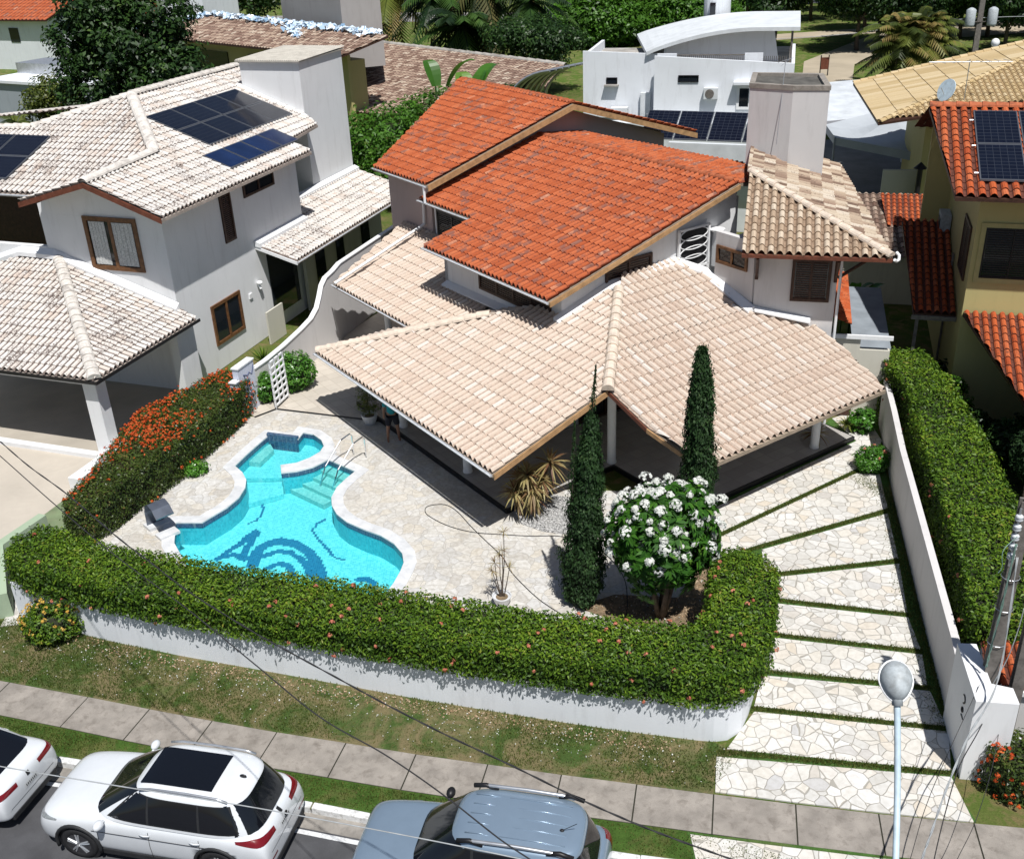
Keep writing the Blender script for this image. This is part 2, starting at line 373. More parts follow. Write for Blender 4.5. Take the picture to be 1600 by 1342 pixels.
def leafmat(name, stops, rough=.45, trans=.25, spec=.35):
    m, nt, b = newmat(name)
    a = N(nt, 'ShaderNodeAttribute', attribute_name='rnd', attribute_type='GEOMETRY')
    c = ramp(nt, a.outputs['Fac'], stops)
    nt.links.new(c.outputs[0], b.inputs['Base Color'])
    b.inputs['Roughness'].default_value = rough; b.inputs['Specular IOR Level'].default_value = spec
    if trans:
        t = nt.nodes.new('ShaderNodeBsdfTranslucent'); g = N(nt, 'ShaderNodeGamma'); g.inputs[1].default_value = .85
        nt.links.new(c.outputs[0], g.inputs[0]); nt.links.new(g.outputs[0], t.inputs[0])
        mx = nt.nodes.new('ShaderNodeMixShader'); mx.inputs[0].default_value = trans
        nt.links.new(b.outputs[0], mx.inputs[1]); nt.links.new(t.outputs[0], mx.inputs[2])
        nt.links.new(mx.outputs[0], nt.nodes['Material Output'].inputs[0])
    return m

def paving(name, scale, stops, grout, gw=.035, stretch=(1, 1, 1), distort=.25, blotch=.25, rough=.7):
    m, nt, b = newmat(name); P = coords(nt)
    mp = N(nt, 'ShaderNodeMapping'); mp.inputs['Scale'].default_value = stretch; nt.links.new(P, mp.inputs[0])
    n = noise(nt, mp.outputs[0], 1.3, 3)
    va = N(nt, 'ShaderNodeVectorMath', operation='SCALE'); va.inputs['Scale'].default_value = distort
    nt.links.new(n.outputs['Color'], va.inputs[0])
    vb = N(nt, 'ShaderNodeVectorMath', operation='ADD'); nt.links.new(mp.outputs[0], vb.inputs[0]); nt.links.new(va.outputs[0], vb.inputs[1])
    fl = N(nt, 'ShaderNodeVectorMath', operation='MULTIPLY'); fl.inputs[1].default_value = (1, 1, 0); nt.links.new(vb.outputs[0], fl.inputs[0])
    v1 = N(nt, 'ShaderNodeTexVoronoi', feature='F1', distance='EUCLIDEAN'); v1.inputs['Scale'].default_value = scale; v1.inputs['Randomness'].default_value = .95
    v2 = N(nt, 'ShaderNodeTexVoronoi', feature='DISTANCE_TO_EDGE'); v2.inputs['Scale'].default_value = scale; v2.inputs['Randomness'].default_value = .95
    nt.links.new(fl.outputs[0], v1.inputs['Vector']); nt.links.new(fl.outputs[0], v2.inputs['Vector'])
    sx = N(nt, 'ShaderNodeSeparateColor'); nt.links.new(v1.outputs['Color'], sx.inputs[0])
    c = ramp(nt, sx.outputs[0], stops).outputs[0]
    n2 = noise(nt, P, 9, 5, .65)
    c = mix(nt, blotch, c, ramp(nt, n2.outputs[0], [(.32, (.5, .46, .4)), (.6, (1, 1, 1))]).outputs[0], 'MULTIPLY')
    n5 = noise(nt, P, .45, 4, .6)
    c = mix(nt, blotch * .8, c, ramp(nt, n5.outputs[0], [(.35, (.72, .66, .56)), (.6, (1, 1, 1))]).outputs[0], 'MULTIPLY')
    n6 = noise(nt, P, 5, 2)
    ws = N(nt, 'ShaderNodeMath', operation='MULTIPLY_ADD'); ws.inputs[1].default_value = gw * 1.2; ws.inputs[2].default_value = gw * .25
    nt.links.new(n6.outputs[0], ws.inputs[0])
    lt = N(nt, 'ShaderNodeMath', operation='LESS_THAN'); nt.links.new(v2.outputs['Distance'], lt.inputs[0]); nt.links.new(ws.outputs[0], lt.inputs[1])
    c = mix(nt, lt.outputs[0], c, grout)
    nt.links.new(c, b.inputs['Base Color']); b.inputs['Roughness'].default_value = rough; b.inputs['Specular IOR Level'].default_value = .3
    h = ramp(nt, v2.outputs['Distance'], [(0, (0, 0, 0)), (gw * 1.6, (1, 1, 1))]).outputs[0]
    bump(nt, b, h, .5, .02)
    return m

def grid_mat(name, col, grout, size, rot=0, gw=.01, var=.08, rough=.5, spec=.4):
    """square tiles, size in metres"""
    m, nt, b = newmat(name); P = coords(nt)
    mp = N(nt, 'ShaderNodeMapping'); mp.inputs['Rotation'].default_value = (0, 0, -math.radians(rot)); nt.links.new(P, mp.inputs[0])
    br = N(nt, 'ShaderNodeTexBrick'); br.offset = 0; br.inputs['Scale'].default_value = 1
    br.inputs['Brick Width'].default_value = size; br.inputs['Row Height'].default_value = size; br.inputs['Mortar Size'].default_value = gw
    br.inputs['Color1'].default_value = (*[x * (1 - var) for x in col], 1); br.inputs['Color2'].default_value = (*[min(1, x * (1 + var)) for x in col], 1); br.inputs['Mortar'].default_value = (*grout, 1)
    nt.links.new(mp.outputs[0], br.inputs['Vector'])
    n = noise(nt, P, 2.5, 5)
    c = mix(nt, .3, br.outputs[0], ramp(nt, n.outputs[0], [(.3, (.75,) * 3), (.65, (1, 1, 1))]).outputs[0], 'MULTIPLY')
    nt.links.new(c, b.inputs['Base Color']); b.inputs['Roughness'].default_value = rough; b.inputs['Specular IOR Level'].default_value = spec
    return m

MT = {}
MT['white'] = plaster('white_wall_paint', (.80, .81, .82), .26)
MT['white2'] = plaster('white_wall_paint_aged', (.80, .83, .87), .34)
MT['cream'] = plaster('cream_wall_paint', (.62, .60, .52), .3)
MT['grey_wall'] = plaster('pale_grey_wall_paint', (.66, .645, .64), .34)
MT['yellow'] = plaster('yellow_wall_paint', (.50, .44, .20), .2)
MT['green_wall'] = plaster('pale_green_wall_paint', (.36, .45, .32), .25)
MT['trim'] = plain('white_trim_paint', (.82, .83, .84), .5, .04)
MT['gutter_paint'] = plain('grey_gutter_paint', (.52, .54, .57), .5, .1, 6, stain=(7, .5, (.25, .25, .25)))
MT['fascia'] = plain('red_brown_fascia_wood', (.14, .045, .025), .6, .3, 6)
MT['fascia_tan'] = plain('tan_eave_board', (.42, .25, .12), .6, .25, 5)
MT['wood_dark'] = plain('dark_stained_wood', (.05, .022, .014), .5, .35, 9)
MT['wood_mid'] = plain('varnished_window_wood', (.15, .07, .03), .4, .35, 8)
MT['glass_dark'] = plain('dark_window_glass', (.012, .016, .022), .06, .1, 1, spec=.6)
MT['black'] = plain('black_trim', (.012, .012, .014), .45, .3)
MT['rubber'] = plain('black_rubber', (.018, .018, .02), .7, .25, 20)
MT['soffit'] = plain('soffit_boards', (.30, .24, .18), .7, .2, 4)
MT['metal'] = plain('galvanised_metal', (.55, .57, .6), .35, .15, 4, metal=.7)
MT['chrome'] = plain('polished_steel', (.8, .82, .85), .12, .05, 4, metal=1)
MT['lamp_grey'] = plain('weathered_lamp_metal', (.42, .46, .48), .55, .2, 14, spec=.4, stain=(8, .5, (.2, .2, .19)))
MT['pole_blue'] = plain('pale_blue_painted_pole', (.50, .62, .70), .5, .12, 12, stain=(5, .4, (.3, .33, .34)))
MT['concrete'] = plain('weathered_concrete', (.285, .258, .228), .9, .22, 2.2, .3, stain=(5, .75, (.15, .13, .11)), fine=.3)
MT['pole_conc'] = plain('concrete_pole', (.17, .155, .14), .9, .25, 5, .3, stain=(9, .6, (.05, .045, .04)))
MT['asphalt'] = plain('asphalt', (.075, .076, .082), .9, .25, 1.6, .5, bscale=160, stain=(2, .35, (.045, .045, .05)), fine=.3)
MT['gutter_conc'] = plain('kerb_gutter_concrete', (.27, .25, .225), .9, .25, 3, .3, stain=(5, .6, (.12, .11, .10)))
MT['road_paint'] = plain('road_paint', (.66, .67, .68), .7, .15, 9, stain=(16, .7, (.25, .25, .25)))
MT['kerb'] = plain('whitewashed_kerb', (.70, .71, .71), .8, .12, 7, .2, stain=(12, .75, (.22, .2, .17)))
MT['beige_tiles'] = tiles('beige_clay_tiles', [(0, (.60, .48, .39)), (.25, (.64, .53, .435)), (.5, (.67, .57, .475)), (.75, (.64, .53, .44)), (.93, (.69, .61, .53)), (1, (.72, .66, .60))], stain=(2.6, .3, (.30, .22, .17)))
MT['tan_tiles'] = tiles('tan_weathered_tiles', [(0, (.40, .29, .20)), (.3, (.50, .38, .27)), (.6, (.58, .46, .34)), (1, (.66, .56, .44))], stain=(2.0, .5, (.16, .11, .08)))
MT['old_tiles'] = tiles('old_mossy_tiles', [(0, (.17, .11, .08)), (.25, (.33, .23, .17)), (.5, (.48, .38, .28)), (.75, (.56, .47, .36)), (1, (.62, .54, .44))], stain=(1.5, .7, (.10, .07, .055)))
MT['orange_tiles'] = tiles('orange_clay_tiles', [(0, (.40, .092, .032)), (.3, (.46, .115, .042)), (.6, (.51, .135, .052)), (.95, (.54, .16, .066)), (1, (.55, .28, .18))], stain=(4.2, .8, (.15, .06, .045)), patch=(2.6, .765, .86, (.20, .09, .07), .85))
MT['orange_old'] = tiles('orange_clay_tiles_sooty', [(0, (.42, .08, .026)), (.5, (.52, .115, .036)), (1, (.57, .16, .065))], stain=(5.0, .9, (.09, .04, .03)))
MT['white_tiles'] = tiles('whitewashed_tiles', [(0, (.66, .58, .51)), (.2, (.72, .67, .62)), (.6, (.76, .735, .70)), (1, (.74, .69, .63))], stain=(.9, .9, (.12, .09, .08)), patch=(1.1, .84, .94, (.52, .38, .30), .5), lo=.525)
MT['brown_tiles'] = tiles('brown_mottled_tiles', [(0, (.16, .095, .07)), (.25, (.26, .17, .13)), (.5, (.34, .24, .185)), (.8, (.44, .33, .25)), (1, (.54, .45, .36))], stain=(1.2, .6, (.10, .07, .06)))
MT['sand_tiles'] = tiles('sand_coloured_tiles', [(0, (.50, .37, .19)), (.5, (.60, .46, .26)), (1, (.66, .53, .33))], stain=(1, .15, (.3, .22, .14)))
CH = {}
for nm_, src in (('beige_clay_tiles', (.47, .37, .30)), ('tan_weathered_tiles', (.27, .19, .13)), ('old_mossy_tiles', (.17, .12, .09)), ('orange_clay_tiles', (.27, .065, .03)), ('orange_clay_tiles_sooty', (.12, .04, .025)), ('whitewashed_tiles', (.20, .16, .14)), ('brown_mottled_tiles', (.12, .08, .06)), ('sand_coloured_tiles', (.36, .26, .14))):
    CH[nm_] = plain('darker_channel_of_' + nm_, src, .9, .3, 9)  # darker tone for the channels and front lips of the tiles
MT['ridge'] = plain('mortared_ridge_tile', (.66, .56, .46), .85, .16, 6, .3, stain=(4, .35, (.28, .2, .14)))
MT['ridge_white'] = plain('whitewashed_ridge', (.66, .62, .57), .85, .16, 6, .3, stain=(3, .7, (.14, .12, .11)))
MT['ridge_red'] = plain('sooty_red_ridge', (.42, .12, .05), .85, .3, 7, .3, stain=(4, .85, (.06, .035, .03)))
MT['drive_stone'] = paving('crazy_paved_driveway_stone', 3.5, [(0, (.58, .57, .54)), (.3, (.68, .675, .65)), (.55, (.66, .63, .57)), (.8, (.72, .715, .70)), (.93, (.64, .58, .49)), (1, (.54, .54, .54))], (.36, .34, .30), .03, distort=.22, blotch=.3)
MT['deck_stone'] = paving('pale_quartzite_paving', 3.1, [(0, (.54, .52, .485)), (.3, (.65, .64, .61)), (.55, (.62, .585, .52)), (.8, (.66, .655, .64)), (1, (.56, .555, .54))], (.47, .45, .41), .022, distort=.6, blotch=.5)
MT['patio_tile'] = grid_mat('beige_patio_tiles', (.55, .50, .43), (.42, .37, .31), .45, 34, .008)
MT['porch_tile'] = grid_mat('porch_floor_tiles', (.44, .42, .40), (.35, .33, .31), .45, 34, .008, rough=.25)
MT['lpatio'] = plain('beige_cement_yard', (.50, .45, .38), .85, .08, .6, .1, stain=(1.2, .3, (.36, .32, .27)))
MT['garage_floor'] = plain('garage_floor_cement', (.42, .38, .32), .6, .1, 1)
MT['marble'] = plain('white_marble_coping', (.64, .65, .66), .4, .14, 2.4, 0.05, stain=(3.4, .6, (.44, .46, .48)))
MT['gravel'] = plain('grey_gravel', (.42, .42, .41), .9, .5, 38, .8, bscale=40)
MT['soil'] = plain('dry_planting_soil', (.20, .145, .09), .95, .35, 8, .5, stain=(4, .5, (.09, .09, .04)))
MT['corrugated'] = plain('pale_fibre_cement_sheet', (.52, .49, .43), .8, .12, 3, stain=(2, .5, (.25, .22, .19)))
MT['pool_water'] = None

# ---------------------------------------------------------------- tiled roof planes
# profile across one tile (x in tile widths, z in metres): channel - barrel - channel
PROF = [(0, -.012), (.12, -.004), (.20, .035), (.32, .078), (.5, .098), (.68, .078), (.80, .035), (.88, -.004), (1, -.012)]
PROF5 = [(0, 0), (.2, .02), (.38, .07), (.62, .07), (.8, .02), (1, 0)]
def roof_plane(name, F, poly, zfun, down, mat, parent, pitch=.24, expo=.42, prof=PROF, deck_mat=None, deck=.10, label=None, jag=0.006, lift=.028, tref=None):
    """poly: convex list of (u,v) in frame F; zfun(u,v) plane height; down: (du,dv) unit downslope direction in frame F"""
    du, dv = down
    a = (-dv, du)                                     # along the eave
    s_ = [p[0] * a[0] + p[1] * a[1] for p in poly]; t_ = [-(p[0] * du + p[1] * dv) for p in poly]
    s0, s1, t0, t1 = min(s_), max(s_), min(t_), max(t_)
    o = (0, 0); slope = zfun(-du, -dv) - zfun(0, 0)
    ct = math.sqrt(1 + slope * slope); te = expo / ct
    s0 = math.floor(s0 / pitch) * pitch
    if tref is not None: t0 = tref + math.floor((t0 - tref) / te + 1e-6) * te
    ns = int(math.ceil((s1 - s0) / pitch)); ntt = int(math.ceil((t1 - t0) / te))
    nrm = Vector((0, 0, 1)) + (F.e1 * du + F.e2 * dv) * slope; nrm.normalize()
    org = ORG[parent]
    V = []; FA = []; R = []; MI = []
    def P(s, t, h):
        u = a[0] * s - du * t; v = a[1] * s - dv * t
        return F(u, v, zfun(u, v)) + nrm * h
    rg = random.Random(hash(name) % 1000 + len(poly))
    k = len(prof)
    for i in range(ns):
        for j in range(ntt):
            sc = s0 + (i + .5) * pitch; tc = t0 + (j + .5) * te
            if not _near(sc, tc, list(zip(s_, t_)), pitch * 1.5): continue
            n = len(V); r = rg.random(); js = rg.uniform(-jag, jag); jt = rg.uniform(-jag, jag) * 1.5
            ta, tb = t0 + j * te + jt, t0 + (j + 1) * te + .02
            for (x, h) in prof: V.append(P(s0 + (i + x) * pitch + js, ta, h * 1.08 + lift))
            for (x, h) in prof: V.append(P(s0 + (i + x) * pitch, tb, h * .92))
            for (x, h) in prof: V.append(P(s0 + (i + x) * pitch + js, ta, -.01 + (h * .3)))
            for q in range(k - 1):
                rr = r
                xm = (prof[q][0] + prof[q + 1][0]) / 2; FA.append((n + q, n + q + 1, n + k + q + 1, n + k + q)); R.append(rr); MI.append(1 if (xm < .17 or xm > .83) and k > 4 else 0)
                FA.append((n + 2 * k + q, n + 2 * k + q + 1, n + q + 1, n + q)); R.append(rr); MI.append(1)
    me = bpy.data.meshes.new(name)
    me.from_pydata([tuple(p - org) for p in V], [], FA)
    at = me.attributes.new('rnd', 'FLOAT', 'FACE'); at.data.foreach_set('value', R); me.polygons.foreach_set('material_index', MI)
    bm = bmesh.new(); bm.from_mesh(me)
    cx = sum(p[0] for p in poly) / len(poly); cy = sum(p[1] for p in poly) / len(poly); cc = F(cx, cy, 0) - org
    for i in range(len(poly)):
        p, q = F(*poly[i]) - org, F(*poly[(i + 1) % len(poly)]) - org
        no = Vector((q.y - p.y, -(q.x - p.x), 0)).normalized()
        if (cc - p).dot(no) > 0: no = -no
        bmesh.ops.bisect_plane(bm, geom=bm.verts[:] + bm.edges[:] + bm.faces[:], plane_co=p, plane_no=no, clear_outer=True)
    bm.to_mesh(me); bm.free(); me.update()
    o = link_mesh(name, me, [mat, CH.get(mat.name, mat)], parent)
    if label: o['label'] = label
    if deck_mat is not None:
        b = MB(); pts = [F(u, v, 0) for u, v in poly]
        zt = [zfun(u, v) - .015 for u, v in poly]
        b.prism([(p.x, p.y) for p in pts], [z - deck for z in zt], zt)
        b.build('roof_deck', deck_mat, o if o.parent is not None and o.parent.parent is None else parent)
    return o
def _near(x, y, poly, d):
    ins = False; n = len(poly); best = 1e9
    for i in range(n):
        x1, y1 = poly[i]; x2, y2 = poly[(i + 1) % n]
        if (y1 > y) != (y2 > y) and x < (x2 - x1) * (y - y1) / (y2 - y1) + x1: ins = not ins
        L = (x2 - x1) ** 2 + (y2 - y1) ** 2
        t = max(0, min(1, ((x - x1) * (x2 - x1) + (y - y1) * (y2 - y1)) / L)) if L else 0
        best = min(best, math.hypot(x - x1 - t * (x2 - x1), y - y1 - t * (y2 - y1)))
    return ins or best < d
def ridge_caps(name, p0, p1, mat, parent, w=.26, h=.13, step=.38):
    p0, p1 = Vector(p0), Vector(p1); L = (p1 - p0).length; n = max(1, int(L / step)); b = MB()
    d = (p1 - p0) / n; t = d.normalized(); side = t.cross(Vector((0, 0, 1))).normalized(); up = side.cross(t)
    for i in range(n):
        a = p0 + d * i; c = a + d * 1.06; r = random.random(); m = 7
        A = []; B = []
        for j in range(m + 1):
            w_ = PI * j / m
            A.append(a + side * math.cos(w_) * w * .54 + up * (math.sin(w_) * h * 1.12 - .01)); B.append(c + side * math.cos(w_) * w * .46 + up * (math.sin(w_) * h * .9 - .02))
        for j in range(m): b.face([A[j], A[j + 1], B[j + 1], B[j]], 0, r)
        b.face(A, 0, r)
    return b.build(name, mat, parent)
def gutter(name, p0, p1, mat, parent, r=.075):
    r *= .78; mat = MT['gutter_paint'] if mat is MT['trim'] else mat
    """half-round gutter along an eave with closed ends"""
    p0, p1 = Vector(p0), Vector(p1); t = (p1 - p0).normalized(); side = t.cross(Vector((0, 0, 1))).normalized(); b = MB(); m = 8
    for rr, s in ((r, 1), (r * .82, -1)):
        A = [p0 + side * math.cos(PI + PI * j / m) * rr + Vector((0, 0, math.sin(PI + PI * j / m) * rr)) for j in range(m + 1)]
        B = [q + (p1 - p0) for q in A]
        for j in range(m): b.face([A[j], A[j + 1], B[j + 1], B[j]] if s > 0 else [B[j], B[j + 1], A[j + 1], A[j]])
    for e, q in ((0, p0), (1, p1)):
        b.face([q + side * math.cos(PI + PI * j / m) * r * 1.05 + Vector((0, 0, math.sin(PI + PI * j / m) * r * 1.05)) for j in range(m + 1)])
    for q, w in ((p0, -1), (p0, 1)):
        s0 = side * r * w; b.face([q + s0, q + s0 * .82, q + s0 * .82 + (p1 - p0), q + s0 + (p1 - p0)])
    return b.build(name, mat, parent)

# ---------------------------------------------------------------- foliage
def leaf_mesh(name, C, Nn, size, rnd, mats, parent, aspect=.42, mi=None, spread=.55, dirs=None, shape='leaf', kind=None, loc=None):
    """C (n,3) centres, Nn (n,3) facing normals, size (n,), rnd (n,)"""
    C = np.asarray(C, float); n = len(C)
    if n == 0: return None
    Nn = np.asarray(Nn, float) + RNG.normal(0, spread, (n, 3))
    Nn /= np.linalg.norm(Nn, axis=1)[:, None] + 1e-9
    if dirs is None: D = RNG.normal(0, 1, (n, 3))
    else: D = np.asarray(dirs, float)
    D = D - Nn * (D * Nn).sum(1)[:, None]; D /= np.linalg.norm(D, axis=1)[:, None] + 1e-9
    S = np.cross(Nn, D)
    L = np.asarray(size)[:, None] * np.ones((n, 1)); Wd = L * aspect
    bend = Nn * L * .12
    V = np.empty((n, 4, 3))
    V[:, 0] = C - D * L * .5 - bend; V[:, 1] = C - D * L * .05 + S * Wd * .5 + bend * .3; V[:, 2] = C + D * L * .5 - bend; V[:, 3] = C - D * L * .05 - S * Wd * .5 + bend * .3
    org = ORG[parent] if parent is not None else Vector(loc or (0, 0, 0))
    V -= np.array(org)[None, None, :]
    me = bpy.data.meshes.new(name)
    me.vertices.add(n * 4); me.vertices.foreach_set('co', V.reshape(-1))
    me.loops.add(n * 4); me.loops.foreach_set('vertex_index', np.arange(n * 4, dtype=np.int32))
    me.polygons.add(n); me.polygons.foreach_set('loop_start', np.arange(0, n * 4, 4, dtype=np.int32))
    try: me.polygons.foreach_set('loop_total', np.full(n, 4, dtype=np.int32))
    except Exception: pass
    me.update(calc_edges=True)
    at = me.attributes.new('rnd', 'FLOAT', 'FACE'); at.data.foreach_set('value', np.asarray(rnd, dtype=np.float32))
    if mi is not None: me.polygons.foreach_set('material_index', np.asarray(mi, dtype=np.int32))
    o = link_mesh(name, me, mats, parent, loc)
    if kind: o['kind'] = kind
    return o

def offset_poly(poly, d):
    n = len(poly); A = sum(poly[i][0] * poly[(i + 1) % n][1] - poly[(i + 1) % n][0] * poly[i][1] for i in range(n)); sg = 1 if A > 0 else -1
    out = []
    for i in range(n):
        p0, p1, p2 = [Vector((*poly[(i + k) % n][:2],)) for k in (-1, 0, 1)]
        e1 = (p1 - p0); e2 = (p2 - p1)
        if e1.length < 1e-6: e1 = e2
        if e2.length < 1e-6: e2 = e1
        e1.normalize(); e2.normalize()
        n1 = Vector((e1.y, -e1.x)) * sg; n2 = Vector((e2.y, -e2.x)) * sg
        m = (n1 + n2); 
        if m.length < .2: m = n1.copy()
        m.normalize(); k = 1 / max(.45, m.dot(n1)); q = p1 + m * d * k; out.append((q.x, q.y))
    return out
def pts_in_poly(poly, n):
    P = np.array(poly)[:, :2]; lo, hi = P.min(0), P.max(0); out = []
    while len(out) < n:
        Q = RNG.uniform(lo, hi, (n * 2, 2)); ins = np.zeros(len(Q), bool)
        k = len(P)
        for i in range(k):
            a, b = P[i], P[(i + 1) % k]
            if a[1] == b[1]: continue
            c = ((a[1] > Q[:, 1]) != (b[1] > Q[:, 1])) & (Q[:, 0] < (b[0] - a[0]) * (Q[:, 1] - a[1]) / (b[1] - a[1]) + a[0])
            ins ^= c
        out += Q[ins].tolist()
    return np.array(out[:n])
def lowfreq(P, sc, seed=0):
    r = np.random.default_rng(seed); v = np.zeros(len(P))
    for k in range(5):
        d = r.normal(0, 1, 3); d /= np.linalg.norm(d); v += np.sin((P @ d) * sc * (1 + .6 * k) + r.uniform(0, 6.28)) / (1 + .4 * k)
    return v / 3.2
def hedge(parent, poly, z0, z1, mat, core_mat, dens=1100, leaf=.085, bulge=.07, seed=1, zdrop=.0, shag=.05):
    """clipped hedge: dark twiggy core and leaves on every face; poly = footprint (world xy)"""
    n = len(poly); area = abs(sum(poly[i][0] * poly[(i + 1) % n][1] - poly[(i + 1) % n][0] * poly[i][1] for i in range(n))) / 2
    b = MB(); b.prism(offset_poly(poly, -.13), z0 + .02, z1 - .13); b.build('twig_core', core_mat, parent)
    nt = int(area * dens); T = pts_in_poly(offset_poly(poly, .02), nt)
    Ct = np.c_[T, np.full(nt, z1)]; Nt = np.tile([0, 0, 1.], (nt, 1))
    Cs = []; Ns = []
    A = sum(poly[i][0] * poly[(i + 1) % n][1] - poly[(i + 1) % n][0] * poly[i][1] for i in range(n)); sg = 1 if A > 0 else -1
    for i in range(n):
        p, q = np.array(poly[i][:2]), np.array(poly[(i + 1) % n][:2]); L = np.linalg.norm(q - p)
        k = int(L * (z1 - z0) * dens)
        if k < 1: continue
        t = RNG.uniform(0, 1, k)[:, None]; e = (q - p) / L; nn = np.array([e[1], -e[0]]) * sg
        xy = p + (q - p) * t; Cs.append(np.c_[xy, RNG.uniform(z0 - zdrop, z1, k)]); Ns.append(np.tile([nn[0], nn[1], .35], (k, 1)))
    Cs = np.vstack(Cs); Ns = np.vstack(Ns); C = np.vstack([Ct, Cs]); Nn = np.vstack([Nt, Ns])
    Nn /= np.linalg.norm(Nn, axis=1)[:, None]
    lf = lowfreq(C, 2.2, seed) ; lf2 = lowfreq(C, 7, seed + 1)
    C = C + Nn * (bulge * (lf * .7 + lf2 * .5) + RNG.normal(0, shag, len(C)) - .02)[:, None]
    # uneven clipping: shallow waves on top and loose shoots
    C[:, 2] += .05 * lowfreq(C * [1, 1, 0], 1.1, seed + 5) * (C[:, 2] > z1 - .25)
    sh = RNG.uniform(0, 1, len(C)) < .035 * (lf2 > .1); C[sh] += Nn[sh] * RNG.uniform(.03, .13, (sh.sum(), 1))
    r = np.clip(.42 + .16 * lf2 + .16 * lf + .10 * (Nn[:, 2] > .8) + RNG.normal(0, .18, len(C)), 0, 1)  # leaves facing up get a lighter tone, top light put into colour
    up = np.zeros_like(C); up[:, 2] = .5
    return leaf_mesh('leaves', C, Nn, leaf * RNG.uniform(.6, 1.25, len(C)), r, mat, parent, spread=.42), C, Nn, nt
def flower_heads(name, P, Nn, rad, mat, parent, k=14, petal=.045):
    C = []; Q = []
    for p, nn in zip(P, Nn):
        d = RNG.normal(0, 1, (k, 3)); d /= np.linalg.norm(d, axis=1)[:, None]; d += nn * .8; d /= np.linalg.norm(d, axis=1)[:, None]
        C.append(p + d * rad * RNG.uniform(.6, 1.0)); Q.append(d)
    C = np.vstack(C); Q = np.vstack(Q)
    return leaf_mesh(name, C, Q, petal * RNG.uniform(.8, 1.2, len(C)), np.repeat(RNG.uniform(0, 1, len(P)), k) * .7 + RNG.uniform(0, .3, len(C)), mat, parent, aspect=.8, spread=.3)
def blob_crown(parent, blobs, nclump, clump_r, per, leaf, mat, seed=0, aspect=.45, name='crown', shell=.55, flat=1.0):
    """blobs: [(x,y,z,rx,ry,rz)] world; leaves gathered in clumps through the blobs' volume"""
    w = np.array([b[3] * b[4] * b[5] for b in blobs]) ** .7; w /= w.sum(); C = []; Nn = []; R = []
    B = np.array(blobs, float)
    idx = RNG.choice(len(blobs), nclump, p=w)
    d = RNG.normal(0, 1, (nclump, 3)); d /= np.linalg.norm(d, axis=1)[:, None]
    rr = RNG.uniform(shell ** 3, 1, nclump) ** (1 / 3)
    cc = B[idx, :3] + d * B[idx, 3:] * rr[:, None]
    tone = np.clip(RNG.normal(.45, .16, nclump) + lowfreq(cc, 1.2, seed) * .12, 0, 1)
    l = RNG.normal(0, 1, (nclump, per, 3)); l /= np.linalg.norm(l, axis=2)[:, :, None]
    rad = clump_r * RNG.uniform(.6, 1.25, (nclump, 1, 1)); q = RNG.uniform(.35, 1, (nclump, per, 1)) ** .5
    C = cc[:, None, :] + l * rad * q * np.array([1, 1, .7 * flat])
    Nn = l * .6 + d[:, None, :] * .5 + np.array([0, 0, .7])
    R = np.clip(tone[:, None] + RNG.normal(0, .13, (nclump, per)), 0, 1)
    C = C.reshape(-1, 3); Nn = Nn.reshape(-1, 3); R = R.reshape(-1)
    return leaf_mesh(name, C, Nn, leaf * RNG.uniform(.6, 1.3, len(C)), R, mat, parent, aspect=aspect, spread=.35)
def trunk(parent, base, top, r0, r1, mat, limbs=(), name='trunk', bend=.15):
    b = MB(); base, top = Vector(base), Vector(top); k = 6; pts = []; ph = random.uniform(0, 6)
    for i in range(k + 1):
        t = i / k; p = base.lerp(top, t); p += Vector((math.sin(t * 3 + ph), math.cos(t * 2.3 + ph), 0)) * bend * t * (1.2 - t); pts.append(p)
    b.tube(pts, [r0 + (r1 - r0) * (i / k) ** .8 for i in range(k + 1)], 9)
    for e in limbs:
        e = Vector(e); s = pts[random.choice((3, 4, 5))]; m = s.lerp(e, .5) + Vector((0, 0, (e - s).length * .12))
        b.tube([s, m, e], [r1 * .8, r1 * .5, r1 * .2], 6)
    return b.build(name, mat, parent, smooth=True)
def strap_leaves(name, centre, nleaf, length, width, mat, parent, elev=(-20, 80), droop=.35, seg=4, taper=True, rs=None):
    """rosette of long pointed leaves"""
    b = MB(); c = Vector(centre)
    for i in range(nleaf):
        az = random.uniform(0, 2 * PI); el = math.radians(random.uniform(*elev)); L = length * random.uniform(.7, 1.1); w = width * random.uniform(.7, 1.1)
        d = Vector((math.cos(az) * math.cos(el), math.sin(az) * math.cos(el), math.sin(el))); sd = Vector((-math.sin(az), math.cos(az), 0)); r = random.random() if rs is None else rs()
        P = []
        for j in range(seg + 1):
            t = j / seg; p = c + d * L * t - Vector((0, 0, droop * L * t * t)); ww = w * (1 - t) ** .7 * (.55 + .9 * min(t * 3, 1)) * .5
            P.append((p - sd * ww, p + sd * ww))
        for j in range(seg): b.face([P[j][0], P[j][1], P[j + 1][1], P[j + 1][0]], 0, r)
    return b.build(name, mat, parent)
